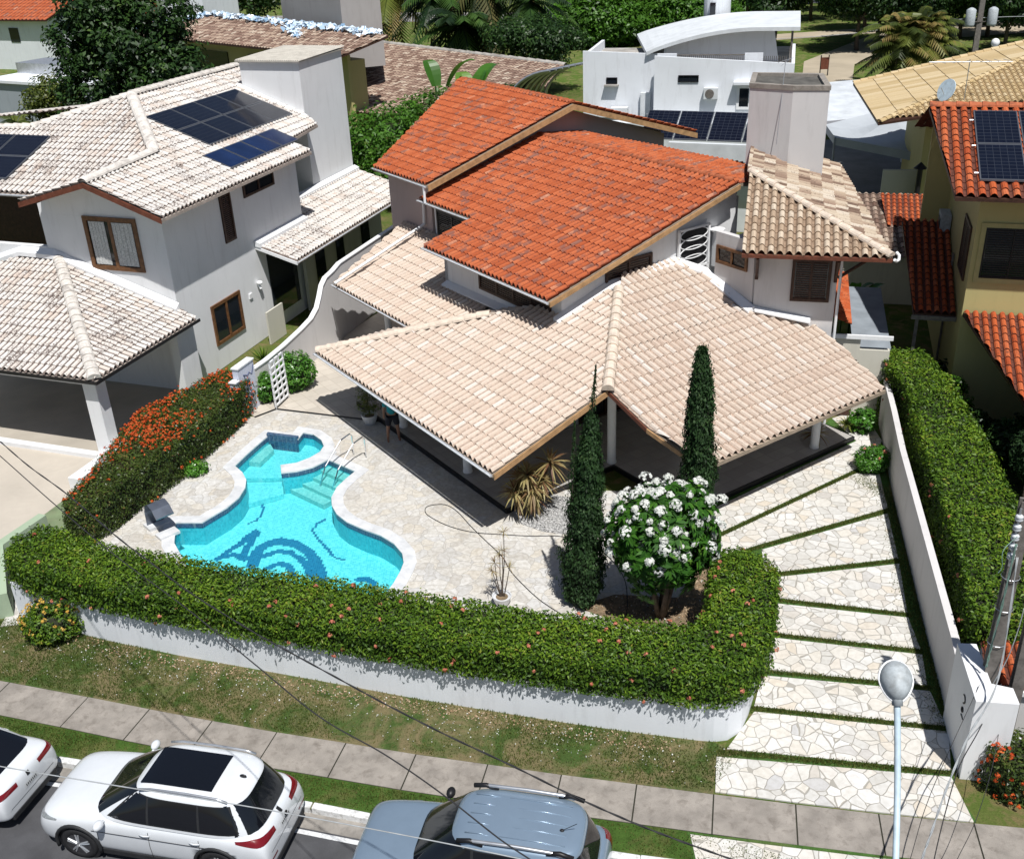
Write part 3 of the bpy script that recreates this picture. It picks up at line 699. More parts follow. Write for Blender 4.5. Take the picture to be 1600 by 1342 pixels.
def frond(b, c, az, el, L, w, nl=16, droop=.5, r=None):
    """arching palm frond: rachis plus paired leaflets"""
    c = Vector(c); d = Vector((math.cos(az) * math.cos(el), math.sin(az) * math.cos(el), math.sin(el))); sd = Vector((-math.sin(az), math.cos(az), 0)); r = random.random() if r is None else r
    pts = [c + d * L * t - Vector((0, 0, droop * L * t * t)) for t in [i / 7 for i in range(8)]]
    b.tube(pts, [.03 * L / 2 * (1 - i / 8.5) + .006 for i in range(8)], 4, 0, r * .3)
    for i in range(nl):
        t = .12 + .88 * i / nl; k = t * 7; j = min(int(k), 6); p = pts[j].lerp(pts[j + 1], k - j); tg = (pts[j + 1] - pts[j]).normalized()
        ll = w * math.sin(PI * (.15 + .8 * t)) ** .6
        for s in (-1, 1):
            e = p + sd * s * ll * .8 + tg * ll * .55 - Vector((0, 0, ll * .38)); wd = tg * .035 * L
            b.face([p - wd, p + wd, e], 0, min(1, r + random.uniform(-.1, .1)))
LEAF = {}
LEAF['hedge'] = leafmat('hedge_leaf', [(0, (.018, .045, .006)), (.35, (.05, .11, .009)), (.6, (.105, .195, .014)), (.85, (.18, .28, .02)), (1, (.24, .23, .04))], .5, .2, .3)
LEAF['ixora'] = leafmat('ixora_leaf', [(0, (.02, .04, .01)), (.4, (.05, .085, .015)), (.8, (.10, .14, .025)), (1, (.22, .13, .05))], .4, .25, .4)
LEAF['dark'] = leafmat('dark_tree_leaf', [(0, (.010, .026, .008)), (.45, (.025, .062, .014)), (.8, (.05, .11, .02)), (1, (.09, .15, .035))], .45, .25, .35)
LEAF['bright'] = leafmat('bright_tree_leaf', [(0, (.03, .08, .01)), (.45, (.065, .17, .015)), (.8, (.10, .25, .025)), (1, (.16, .30, .05))], .45, .35, .35)
LEAF['olive'] = leafmat('olive_palm_leaf', [(0, (.03, .045, .01)), (.4, (.08, .11, .02)), (.75, (.16, .19, .035)), (1, (.28, .20, .07))], .45, .3, .35)
LEAF['cypress'] = leafmat('cypress_leaf', [(0, (.010, .022, .008)), (.45, (.022, .055, .016)), (.8, (.04, .085, .024)), (1, (.075, .11, .045))], .6, .15, .25)
LEAF['frangi'] = leafmat('frangipani_leaf', [(0, (.014, .05, .008)), (.5, (.035, .12, .012)), (.85, (.07, .19, .02)), (1, (.11, .23, .03))], .55, .25, .2)
LEAF['glossy'] = leafmat('glossy_shrub_leaf', [(0, (.03, .10, .012)), (.5, (.08, .24, .025)), (.9, (.15, .34, .045)), (1, (.3, .42, .15))], .3, .3, .5)
LEAF['drac'] = leafmat('dracaena_leaf', [(0, (.16, .07, .04)), (.3, (.26, .18, .08)), (.7, (.34, .29, .12)), (1, (.46, .40, .20))], .5, .3, .3)
LEAF['banana'] = leafmat('banana_leaf', [(0, (.03, .09, .012)), (.6, (.07, .20, .02)), (1, (.16, .30, .05))], .35, .35, .5)
LEAF['grass'] = leafmat('grass_blade', [(0, (.07, .11, .02)), (.5, (.13, .16, .035)), (1, (.26, .22, .09))], .7, .2, .2)
LEAF['white_fl'] = leafmat('white_petal', [(0, (.70, .72, .66)), (1, (.86, .87, .84))], .6, .3, .2)
LEAF['orange_fl'] = leafmat('orange_petal', [(0, (.50, .06, .015)), (.6, (.66, .12, .03)), (1, (.70, .22, .06))], .6, .25, .2)
LEAF['salmon_fl'] = leafmat('salmon_petal', [(0, (.52, .16, .10)), (1, (.66, .28, .18))], .6, .25, .2)
LEAF['yellow_fl'] = leafmat('yellow_petal', [(0, (.62, .36, .06)), (1, (.72, .50, .12))], .6, .25, .2)
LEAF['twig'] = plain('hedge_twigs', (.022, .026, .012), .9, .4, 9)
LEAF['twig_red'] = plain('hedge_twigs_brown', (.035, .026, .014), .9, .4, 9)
LEAF['bark'] = plain('tree_bark', (.085, .065, .05), .9, .35, 8, .5, bscale=20)

# ---------------------------------------------------------------- ground, road, pavement, driveway
Gd = G
def ground_mat():
    m, nt, b = newmat('grass_and_soil_ground'); P = coords(nt)
    n1 = noise(nt, P, .35, 6, .65); n2 = noise(nt, P, 2.2, 6, .7, .6); n3 = noise(nt, P, 26, 3, .7)
    c = ramp(nt, n1.outputs[0], [(.3, (.045, .08, .015)), (.5, (.085, .13, .025)), (.68, (.13, .145, .045))]).outputs[0]
    f = ramp(nt, n2.outputs[0], [(.47, (0, 0, 0)), (.62, (.85,) * 3)]).outputs[0]
    c = mix(nt, f, c, (.20, .155, .075))
    c = mix(nt, .5, c, ramp(nt, n3.outputs[0], [(.3, (.35,) * 3), (.65, (1, 1, 1))]).outputs[0], 'MULTIPLY')
    nt.links.new(c, b.inputs['Base Color']); b.inputs['Roughness'].default_value = .95; b.inputs['Specular IOR Level'].default_value = .1
    bump(nt, b, n3.outputs[0], .6, .03); return m
MT['ground'] = ground_mat()
def lawn_mat(name, g, t, amt=.5, lo=.5):
    m, nt, b = newmat(name); P = coords(nt)
    n2 = noise(nt, P, 1.1, 6, .7, .8); n3 = noise(nt, P, 34, 3, .7); n1 = noise(nt, P, 3.7, 4, .6)
    c = ramp(nt, n1.outputs[0], [(.3, tuple(x * .7 for x in g)), (.7, tuple(x * 1.25 for x in g))]).outputs[0]
    f = ramp(nt, n2.outputs[0], [(lo - .06, (0, 0, 0)), (lo + .1, (amt,) * 3)]).outputs[0]
    c = mix(nt, f, c, t)
    c = mix(nt, .55, c, ramp(nt, n3.outputs[0], [(.3, (.4,) * 3), (.62, (1, 1, 1))]).outputs[0], 'MULTIPLY')
    nt.links.new(c, b.inputs['Base Color']); b.inputs['Roughness'].default_value = .95; b.inputs['Specular IOR Level'].default_value = .1
    bump(nt, b, n3.outputs[0], .7, .03); return m
MT['lawn'] = lawn_mat('patchy_verge_lawn', (.065, .108, .028), (.23, .18, .10), .8, .47)
MT['lawn_green'] = lawn_mat('green_lawn', (.075, .17, .025), (.16, .17, .05), .5, .6)
MT['lawn_park'] = lawn_mat('park_lawn', (.10, .16, .03), (.27, .22, .11), .7, .52)
MT['lawn_v'] = lawn_mat('verge_lawn', (.06, .115, .022), (.17, .145, .06), .6, .55)
MT['strip'] = lawn_mat('grass_strip', (.07, .15, .035), (.14, .16, .06), .5, .55)

kerb_line = Gd['kerb']
far = [(900, -60), (900, 900), (-900, 900), (-900, 200)]
k0, k1 = kerb_line[0], kerb_line[-1]
dl = Vector((k1[0] - kerb_line[-3][0], k1[1] - kerb_line[-3][1])).normalized()
ext0 = (k0[0] - 60, k0[1] + 16); ext1 = (k1[0] + 60, k1[1] - 11)
front = [ext0] + kerb_line + [ext1]
sheet('ground', front + [(900, ext1[1] - 120), (900, 900), (-900, 900), (-900, ext0[1] + 200)], 0, MT['ground'], [Gd['pool']])
sheet('road', [ext0] + kerb_line + [ext1, (ext1[0], -60), (ext0[0], -60)], -.12, MT['asphalt'])

def poly_off(line, d):
    out = []
    for i, p in enumerate(line):
        a = Vector(line[max(i - 1, 0)]); c = Vector(line[min(i + 1, len(line) - 1)]); t = (c - a).normalized(); out.append((p[0] + t.y * d, p[1] - t.x * d))
    return out
def ribbon(name, line, d0, d1, z, mat, thick=0.0, kind='structure'):
    a = poly_off(line, d0); b_ = poly_off(line, d1)
    return sheet(name, a + b_[::-1], z, mat, thick=thick, kind=kind)
ribbon('gutter_strip', front, -.02, .36, -.114, MT['gutter_conc'])
ribbon('road_marking', front, .40, .50, -.110, MT['road_paint'])
kb = MB(); fa = poly_off(front, .0); fb = poly_off(front, -.15)
for i in range(len(front) - 1):
    L = (Vector(fa[i]) - Vector(fa[i + 1])).length; n = max(1, int(L / .9)); n = min(n, 12)
    for j in range(n):
        t0, t1 = j / n, (j + 1) / n - .006
        A, B = Vector(fa[i]).lerp(Vector(fa[i + 1]), t0), Vector(fa[i]).lerp(Vector(fa[i + 1]), t1)
        Cc, D = Vector(fb[i]).lerp(Vector(fb[i + 1]), t1), Vector(fb[i]).lerp(Vector(fb[i + 1]), t0)
        kb.prism([A, B, Cc, D], -.2, .035 + random.uniform(-.006, .006))
setp(kb.build('kerb', MT['kerb'], bevel=.02), kind='structure')
# verge between kerb and pavement, lawn between pavement and wall
wf = Gd['walk_far']
wf = [(wf[0][0] - 50, wf[0][1] + 14.5)] + wf + [(wf[-1][0] + 50, wf[-1][1] - 8.5)]
wn_ = poly_off(wf, .95)
ribbon('verge', front, -.16, -1.6, .008, MT['lawn_v'])
fw = Gd['frontwall']
sheet('front_lawn', [(-40, 30.5), (-22, 22.5)] + [(-15, 20.6)] + fw[:14] + [(4.3, 15.45), (3.77, 15.3), (3.55, 14.44)] + wf[1:14][::-1] + [wf[0]], .010, MT['lawn'])
# pavement slabs
pv = MB()
for i in range(len(wf) - 1):
    a, b_ = Vector(wf[i]), Vector(wf[i + 1]); c, d = Vector(wn_[i + 1]), Vector(wn_[i]); L = (b_ - a).length; n = max(1, round(L / 1.5)); n = min(n, 14)
    for j in range(n):
        e = .014 / (L / n); t0, t1 = (j + e) / n, (j + 1 - e) / n
        pv.prism([a.lerp(b_, t0), a.lerp(b_, t1), d.lerp(c, t1), d.lerp(c, t0)], -.03, .022 + random.uniform(-.004, .004))
setp(pv.build('sidewalk', MT['concrete']), kind='structure')
MT['gap'] = plain('dark_joint_soil', (.03, .03, .02), .95)
ribbon('sidewalk_bed', wf, -.01, .96, .012, MT['gap'])
# driveway slabs on grass
ds = MB()
for k, p in Gd.items():
    if k.startswith('slab_'):
        ds.prism(p, -.03, .034 if k != 'slab_J' else .03)
setp(ds.build('driveway', MT['drive_stone'], bevel=.008), kind='structure')
drv = [(4.6, 24.4), (10.4, 29.9), (12.2, 30.8)] + [(x - .07, y) for x, y in Gd['rwall_base']] + [(8.2, 13.5), (3.6, 14.5), (3.77, 15.3), (4.4, 15.5), (5.0, 16.6), (5.5, 18.2), (6.1, 20.6), (5.2, 22.3)]
sheet('driveway_grass', drv, .016, MT['strip'])
sheet('driveway_apron_grass', [(2.9, 13.56), (8.15, 12.5), (12, 11.8), (11.5, 11.15), (2.9, 12.76)], .014, MT['strip'])
# paved decks
sheet('pool_deck', Gd['deck'], .020, MT['deck_stone'], [offset_poly(Gd['pool'], .04)])
sheet('patio', Gd['patio'], .024, MT['patio_tile'])
sheet('neighbour_yard', Gd['lpatio'], .020, MT['lpatio'])
MT['green_cement'] = plain('green_painted_cement', (.17, .22, .12), .9, .2, 2, stain=(3, .4, (.25, .23, .15)))
sheet('green_strip', Gd['lgreen'], .028, MT['green_cement'])
sheet('gravel_bed', Gd['gravel'], .028, MT['gravel'])
sheet('planting_bed', Gd['soil'], .032, MT['soil'])
# dark drain lines in the deck
dr = MB()
for a, b_ in (((432, 641), 0), ):
    pass
L1 = [Vector((-8.72, 31.78, 0)), Vector((-8.09, 32.36, 0)), Vector((-4.2, 31.0, 0)), Vector((-3.6, 30.6, 0))]
for a, b_ in zip(L1[:-1], L1[1:]):
    t = (b_ - a).normalized(); s = Vector((t.y, -t.x, 0)) * .05
    dr.prism([a - s, b_ - s, b_ + s, a + s], .02, .031)
setp(dr.build('deck_drain', MT['black']), kind='structure')
# loose gravel, fallen petals and grass blades
def scatter(name, poly, n, size, mat, z=.03, asp=.7, up=1.0, sp=.5, kind='stuff', w=None):
    P = pts_in_poly(poly, n)
    C = np.c_[P, np.full(n, z) + RNG.uniform(0, size * .4, n)]
    return leaf_mesh(name, C, np.tile([0, 0, up], (n, 1)), size * RNG.uniform(.5, 1.3, n), RNG.uniform(0, 1, n), mat, None, aspect=asp, spread=sp, kind=kind)
lawn_poly = [(-14, 20.6)] + fw[:14] + [(4.3, 15.45), (3.5, 14.5)] + poly_off(wf[2:14], -.05)[::-1][1:]
gr = lambda n, poly, h, z=.02, seed=3: None
def blades(name, poly, n, h):
    P = pts_in_poly(poly, n); lf = lowfreq(np.c_[P, np.zeros(n)], 2.0, 5) + lowfreq(np.c_[P, np.zeros(n)], .8, 9)
    keep = RNG.uniform(0, 1, n) < np.clip(.75 - lf * .8, .1, 1); P = P[keep]; lf = lf[keep]; n = len(P)
    hh = h * RNG.uniform(.5, 1.4, n); C = np.c_[P, hh * .4 + .01]; D = np.c_[RNG.normal(0, .5, (n, 2)), np.ones(n)]
    return leaf_mesh(name, C, RNG.normal(0, 1, (n, 3)) * [1, 1, .1], hh, np.clip(.35 + lf * .35 + RNG.normal(0, .22, n), 0, 1), LEAF['grass'], None, aspect=.3, dirs=D, spread=.1, kind='stuff')
blades('grass_blades', lawn_poly, 42000, .055)
blades('verge_grass_blades', poly_off(front[2:-2], -.2) + poly_off(wn_[3:14], .06)[::-1], 16000, .05)
sp = MB()
strip_c = [[(4.95, 23.0), (9.97, 26.33)], [(6.0, 22.55), (10.25, 24.2)], [(6.1, 21.4), (9.7, 21.8)], [(6.0, 20.45), (9.15, 19.6)], [(5.75, 19.12), (8.97, 18.27)], [(5.4, 17.83), (8.7, 17.08)], [(4.8, 16.7), (8.6, 15.87)], [(3.9, 15.5), (8.3, 14.66)], [(9.95, 26.1), (10.5, 24.9), (9.45, 20.2), (8.95, 17.6), (8.62, 16.0)]]
Pp = []
for ln in strip_c:
    for a, b_ in zip(ln[:-1], ln[1:]):
        L = math.dist(a, b_); k = int(L * 760); t = RNG.uniform(0, 1, k)[:, None]; w = .045 if len(ln) == 2 else .16
        Pp.append(np.array(a) * (1 - t) + np.array(b_) * t + RNG.normal(0, w, (k, 2)))
Pp = np.vstack(Pp); k = len(Pp); hh = .06 * RNG.uniform(.5, 1.3, k)
leaf_mesh('driveway_grass_blades', np.c_[Pp, hh * .4 + .015], RNG.normal(0, 1, (k, 3)) * [1, 1, .1], hh, RNG.uniform(0, .75, k), LEAF['grass'], None, aspect=.3, dirs=np.c_[RNG.normal(0, .5, (k, 2)), np.ones(k)], spread=.1, kind='stuff')
wallfoot = poly_off(fw[1:12], .1) + poly_off(fw[1:12], .9)[::-1]
scatter('fallen_petals', wallfoot, 520, .035, LEAF['white_fl'], .035)
scatter('scattered_petals', lawn_poly, 260, .035, LEAF['white_fl'], .04)
MT['litter'] = leafmat('dry_leaf_litter', [(0, (.28, .17, .09)), (1, (.50, .38, .26))], .8, .1)
scatter('leaf_litter', poly_off(fw[1:12], .08) + poly_off(fw[1:12], .45)[::-1], 1100, .05, MT['litter'], .025)
scatter('bed_petals', Gd['soil'], 130, .05, LEAF['white_fl'], .05)
scatter('bed_litter', Gd['soil'], 900, .06, MT['litter'], .04)
MT['pebble'] = leafmat('pebbles', [(0, (.25, .25, .25)), (1, (.62, .61, .6))], .7, 0)
scatter('loose_gravel', Gd['gravel'], 3200, .05, MT['pebble'], .04, asp=.8)
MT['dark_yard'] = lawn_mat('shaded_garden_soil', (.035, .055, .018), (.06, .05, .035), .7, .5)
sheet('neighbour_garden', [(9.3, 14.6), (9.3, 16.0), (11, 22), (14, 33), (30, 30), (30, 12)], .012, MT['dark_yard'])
sheet('neighbour_lawn', [(9.3, 15.2), (14, 14.0), (14, 16.5), (11.5, 18.5), (9.9, 16.6)], .022, MT['lawn_green'])
sheet('neighbour_lawn', [(13.4, 22.4), (14.3, 21.4), (15.2, 23.0), (14.0, 24.0)], .022, MT['lawn_green'])

# ---------------------------------------------------------------- windows
def window(parent, F, axis, fixed, a0, a1, z0, z1, out, frame_m, kind='louvre', fw=.09, panels=2, name='window', depth=.06):
    """window on plane axis=fixed of frame F (axis 'u' or 'v'), spanning a0..a1; out = +-1 outward direction"""
    def bx(b, s0, s1, za, zb, d0, d1, mi=0):
        lo, hi = sorted((fixed + out * d0, fixed + out * d1))
        if axis == 'u': b.box(F, lo, hi, s0, s1, za, zb, mi)
        else: b.box(F, s0, s1, lo, hi, za, zb, mi)
    b = MB()
    bx(b, a0, a1, z1 - fw, z1, -.02, depth); bx(b, a0, a1, z0, z0 + fw, -.02, depth)
    bx(b, a0, a0 + fw, z0 + fw, z1 - fw, -.02, depth); bx(b, a1 - fw, a1, z0 + fw, z1 - fw, -.02, depth)
    w = (a1 - a0 - 2 * fw) / panels
    for i in range(1, panels): x = a0 + fw + w * i; bx(b, x - fw * .4, x + fw * .4, z0 + fw, z1 - fw, -.02, depth * .9)
    f = b.build(name, frame_m, parent)
    g = MB()
    bx(g, a0 + fw, a1 - fw, z0 + fw, z1 - fw, -.01, .012)
    g.build('pane', MT['glass_dark'], f)
    if kind == 'louvre':
        l = MB(); nz = int((z1 - z0 - 2 * fw) / .07)
        for i in range(nz):
            zz = z0 + fw + (i + .5) * (z1 - z0 - 2 * fw) / nz
            for k in range(panels):
                x0 = a0 + fw + w * k + .03; x1 = x0 + w - .06
                bx(l, x0, x1, zz - .022, zz + .012, .016, .04)
        l.build('louvres', frame_m, f)
    elif kind == 'curtain':
        l = MB()
        for k in range(panels):
            x0 = a0 + fw + w * k + .05; x1 = x0 + w - (.1 if k else .28); n = 10
            for i in range(n):
                u0 = x0 + (x1 - x0) * i / n; u1 = x0 + (x1 - x0) * (i + 1) / n
                bx(l, u0, u1 - .004, z0 + fw + .04, z1 - fw - .03, .014, .018 + .012 * (i % 2))
        l.build('lace_curtain', MT['curtain'], f)
    return f
MT['curtain'] = plain('lace_curtain', (.55, .56, .55), .9, .35, 24)
def wall_box(b, F, u0, u1, v0, v1, z0, z1): b.box(F, u0, u1, v0, v1, z0, z1)
def gable_wall(b, F, axis, fixed, th, prof):
    """vertical wall with polygon profile [(s,z)] extruded th"""
    k = len(prof)
    A = [F(fixed, s, z) if axis == 'u' else F(s, fixed, z) for s, z in prof]; B = [F(fixed + th, s, z) if axis == 'u' else F(s, fixed + th, z) for s, z in prof]
    n = len(b.v); b.v += [tuple(p) for p in A + B]
    b.f.append(tuple(range(n, n + k))); b.f.append(tuple(range(n + k, n + 2 * k))[::-1]); b.mi += [0, 0]; b.r += [.5, .5]
    for i in range(k):
        j = (i + 1) % k; b.f.append((n + i, n + k + i, n + k + j, n + j)); b.mi.append(0); b.r.append(.5)
def fixn(o):
    bm = bmesh.new(); bm.from_mesh(o.data); bmesh.ops.recalc_face_normals(bm, faces=bm.faces); bm.to_mesh(o.data); bm.free(); return o
def eave_board(name, F, p, q, mat, parent, h=.16, th=.04):
    """board between frame points p=(u,v,z), q"""
    P, Q = F(*p), F(*q); d = (Q - P); d.z = 0; d.normalize(); s = Vector((d.y, -d.x, 0)) * th
    b = MB(); b.hexa([P - s * 0 - Vector((0, 0, h)), Q - Vector((0, 0, h)), Q + s - Vector((0, 0, h)), P + s - Vector((0, 0, h)), P, Q, Q + s, P + s])
    return fixn(b.build(name, mat, parent))

# ================================================================ the main house
F = Fr(34, (2.996, 27.113, 0))
H = thing('house', 'white two-storey house with beige veranda roof and bright orange upper roofs behind the pool', 'house', tuple(F(0, 0, 0)))
SL = .332
zL = lambda u, v: 2.2 + SL * (u + 5.07)
zR = lambda u, v: 2.2 + SL * (v + 5.02)
vk = -2.8
zR2 = lambda u, v: zR(u, vk) + .262 * (v - vk)
MT['soffit_w'] = plain('painted_soffit', (.50, .47, .42), .8, .1, 3)
# left (pool side) slope: tiles run along u
for pl_ in ([(-5.07, -1.16), (-1.21, -1.16), (2.1, 2.27), (1.6, 2.82), (-5.07, 2.82)], [(-5.07, 2.82), (.29, 2.82), (.29, 4.03), (-4.99, 9.31), (-5.07, 9.35)]):
    roof_plane('porch_roof', F, pl_, zL, (-1, 0), MT['beige_tiles'], H, deck_mat=MT['soffit'])
zB = lambda u, v: 2.2 + SL * (9.35 - v)
roof_plane('porch_roof', F, [(-5.03, 9.37), (.29, 4.05), (.29, 9.37)], zB, (0, 1), MT['beige_tiles'], H, deck_mat=MT['soffit'])
for pl_ in ([(-1.21, -1.16), (-1.21, vk), (6.62, vk), (6.66, -1.2), (5.36, -.15), (-.2, -.15)], [(-.2, -.15), (5.36, -.15), (5.36, 1.9), (4.9, 2.82), (2.66, 2.82)]):
    roof_plane('porch_roof', F, pl_, zR, (0, -1), MT['beige_tiles'], H, deck_mat=MT['soffit'])
roof_plane('porch_roof', F, [(-1.21, vk + .01), (-.93, -4.66), (6.22, -4.62), (6.62, vk + .01)], zR2, (0, -1), MT['beige_tiles'], H, deck_mat=MT['soffit'])
ridge_caps('ridge_cap', F(-1.33, -1.3, zL(-1.25, 0) + .05), F(2.05, 2.25, zL(2.05, 0) + .09), MT['ridge'], H, .34, .17)
ridge_caps('ridge_cap', F(-5.0, 9.30, 2.27), F(-.80, 5.15, zL(-.8, 0) + .1), MT['ridge'], H, .30, .14)
gutter('gutter', F(-5.14, 9.3, 2.20), F(-5.14, -1.2, 2.20), MT['trim'], H, .06)
for p, q in (((-5.05, -1.19, 2.2), (-1.21, -1.19, 3.47)), ):
    eave_board('fascia', F, p, q, MT['fascia_tan'], H, .16)
eave_board('fascia', F, (-1.24, vk, zR(0, vk) - .01), (-.97, -4.64, zR2(0, -4.64) - .01), MT['fascia_tan'], H, .12)
eave_board('fascia', F, (-1.23, -1.16, 3.46), (-1.23, vk, zR(0, vk) - .01), MT['fascia'], H, .12)
# veranda floor with black edge
fl = [(-3.95, 9.0), (-3.95, -.05), (-2.9, -.05), (.0, .0), (.0, -3.27), (6.94, -3.27), (6.94, 2.6), (.3, 2.84), (.3, 9.0)]
fb = MB(); fb.prism([F(*p)[:2] for p in fl], .02, .17); fb.build('floor_slab', MT['black'], H)
sheet('floor_tiles', offset_poly([tuple(F(*p)[:2]) for p in fl], -.05), .175, MT['porch_tile'], parent=H)
# columns
def column(u, v, z1, z0=.17, r=.13):
    b = MB(); b.lathe(F(u, v, z0), [(r * 1.12, 0), (r * 1.12, .06), (r, .10), (r, z1 - z0 - .12), (r * 1.15, z1 - z0 - .06), (r * 1.15, z1 - z0)], 20)
    return b.build('column', MT['trim'], H, smooth=False)
for u, v, z1 in ((.08, .2, 3.7), (-3.62, 2.45, 2.6), (-3.62, 6.3, 2.6), (5.45, -2.95, 2.85)):
    column(u, v, z1)
# walls
b = MB()
b.box(F, .3, 7.9, 2.84, 3.04, .02, 4.78); b.box(F, .3, .5, 3.04, 9.6, .02, 4.66)
b.box(F, .3, 2.35, 9.4, 9.6, .02, 4.9); b.box(F, 2.2, 2.4, 9.6, 13.3, .02, 5.3)
gable_wall(b, F, 'v', 2.843, .19, [(.303, 4.7), (7.6, 4.7), (7.6, 6.7), (6.9, 6.62), (.303, 4.80)])
fixn(b.build('wall', MT['white'], H, loc=None))
b = MB(); zU = lambda u: 6.0 + .297 * (u - 1.6)
gable_wall(b, F, 'v', 13.3, .2, [(2.2, 4.9), (14.0, 4.5), (14.0, 6.0), (8.6, 7.78), (2.2, 5.95)])
b.box(F, 13.8, 14.0, 13.5, 20, .02, 6.1); b.box(F, 2.2, 2.4, 13.5, 16.8, .02, 6.0)
fixn(b.build('gable_wall', plaster('pink_shade_toned_render', (.50, .40, .38), .15), H))  # shade and bounced light on the gable put into its pinkish colour
# lower rear walls behind the orange roof
b = MB(); b.box(F, 7.7, 7.9, 3.04, 13.3, .02, 6.3); b.build('rear_wall', MT['white2'], H)
# orange lower roof
zO = lambda u, v: 4.8 + .279 * (u + .52); zO2 = lambda u, v: 6.953 - .16 * (u - 7.2)
roof_plane('upper_roof', F, [(-.52, 2.39), (7.2, 2.39), (7.2, 9.55), (-.52, 9.55)], zO, (-1, 0), MT['orange_tiles'], H, pitch=.225, expo=.42, tref=-.52, deck_mat=MT['soffit'])
roof_plane('upper_roof', F, [(1.55, 9.55), (7.2, 9.55), (7.2, 13.28), (1.55, 13.28)], zO, (-1, 0), MT['orange_tiles'], H, pitch=.225, expo=.42, tref=-.52, deck_mat=MT['soffit'])
zO3 = lambda u, v: 6.953 - .11 * (u - 7.2)
roof_plane('upper_roof', F, [(7.2, 2.45), (8.6, 2.5), (10.2, 4.6), (9.4, 13.28), (7.2, 13.28)], zO3, (1, 0), MT['orange_tiles'], H, pitch=.225, expo=.42, deck_mat=MT['soffit'])
ridge_caps('ridge_cap', F(7.2, 2.6, 7.0), F(7.2, 13.2, 7.0), MT['ridge_red'], H, .26, .11)
gutter('gutter', F(-.60, 9.56, 4.80), F(-.60, 2.33, 4.80), MT['trim'], H, .065)
gutter('gutter', F(1.47, 13.3, 5.36), F(1.47, 9.55, 5.36), MT['trim'], H, .065)
eave_board('fascia', F, (-.50, 9.585, 4.84), (1.5, 9.585, 5.40), MT['trim'], H, .14)
eave_board('fascia', F, (-.50, 2.36, 4.79), (7.2, 2.36, 6.93), MT['fascia_tan'], H, .15)
# orange top roof
roof_plane('top_roof', F, [(1.6, 12.69), (8.51, 12.69), (8.75, 21.3), (1.53, 16.74)], lambda u, v: 6.0 + .297 * (u - 1.6), (-1, 0), MT['orange_tiles'], H, pitch=.225, expo=.42, deck_mat=MT['soffit'])
roof_plane('top_roof', F, [(8.51, 12.69), (15.4, 12.69), (15.4, 19), (8.75, 21.3)], lambda u, v: 8.052 - .31 * (u - 8.51), (1, 0), MT['orange_tiles'], H, pitch=.225, expo=.42, deck_mat=MT['soffit'])
ridge_caps('ridge_cap', F(8.51, 12.7, 8.1), F(8.75, 21.2, 8.12), MT['ridge_red'], H, .26, .11)
gutter('gutter', F(1.5, 16.8, 5.98), F(1.5, 12.64, 5.98), MT['trim'], H, .065)
eave_board('fascia', F, (1.62, 12.66, 6.0), (8.51, 12.66, 8.03), MT['fascia_tan'], H, .22)
eave_board('fascia', F, (8.51, 12.66, 8.03), (15.35, 12.66, 5.92), MT['fascia_tan'], H, .22)
b = MB(); b.tube([F(1.5, 12.75, 5.95), F(1.5, 12.75, 5.35)], .05, 10); b.build('downpipe', MT['trim'], H)
b = MB(); b.tube([F(1.36, 9.7, 5.2), F(1.36, 9.7, 3.6)], .05, 10); b.build('downpipe', MT['trim'], H)
# windows of the upper floor
window(H, F, 'u', .3, 3.35, 7.35, 3.72, 4.5, -1, MT['wood_dark'], 'louvre', panels=4)
window(H, F, 'v', 2.84, 2.0, 3.9, 4.50, 5.28, -1, MT['wood_dark'], 'louvre', panels=2)
window(H, F, 'u', 2.2, 9.9, 13.1, 3.95, 4.95, -1, MT['black'], 'louvre', panels=3)
# round-iron grille beside the tower
g = MB(); 
for e in ((4.95, 5.02), (6.25, 6.32)): g.box(F, e[0], e[1], 2.70, 2.78, 4.40, 5.75)
g.box(F, 4.95, 6.32, 2.70, 2.78, 5.70, 5.77); g.box(F, 4.95, 6.32, 2.70, 2.78, 4.38, 4.45)
gr_ = g.build('grille_frame', MT['trim'], H)
for k in range(4):
    e = MB(); cz = 4.64 + k * .3
    for s in (0,):
        pts = [F(5.635 + .60 * math.cos(t * 2 * PI / 24), 2.73, cz + .20 * math.sin(t * 2 * PI / 24)) for t in range(25)]
        e.tube(pts, .018, 5, cap=False)
    e.build('grille_oval', MT['trim'], gr_)
b = MB(); b.box(F, 5.0, 6.27, 2.80, 2.832, 4.45, 5.7); b.build('grille_opening', MT['black'], H)
# white flashings along the wall foot
def flash(pts, w=.22, h=.10, name='flashing'):
    b = MB()
    for p, q in zip(pts[:-1], pts[1:]):
        P, Q = F(*p), F(*q); d = (Q - P); d.z = 0; d.normalize(); s = Vector((d.y, -d.x, 0)) * w
        b.hexa([P, Q, Q + s, P + s, P + Vector((0, 0, h + .05)), Q + Vector((0, 0, h + .05)), Q + s + Vector((0, 0, h * .5)), P + s + Vector((0, 0, h * .5))])
    return fixn(b.build(name, MT['trim'], H))
flash([(-.02, 2.84, zL(0, 0) + .02), (2.1, 2.82, zL(2.1, 0) - .02), (4.9, 2.82, zR(0, 2.6) + .02), (5.4, 1.9, zR(0, 1.8) + .05), (5.32, -.3, zR(0, -.35) + .08)], .28, .12)
flash([(.29, 9.5, 3.30), (.29, 2.8, 3.42)][::-1][::-1], .25, .1)
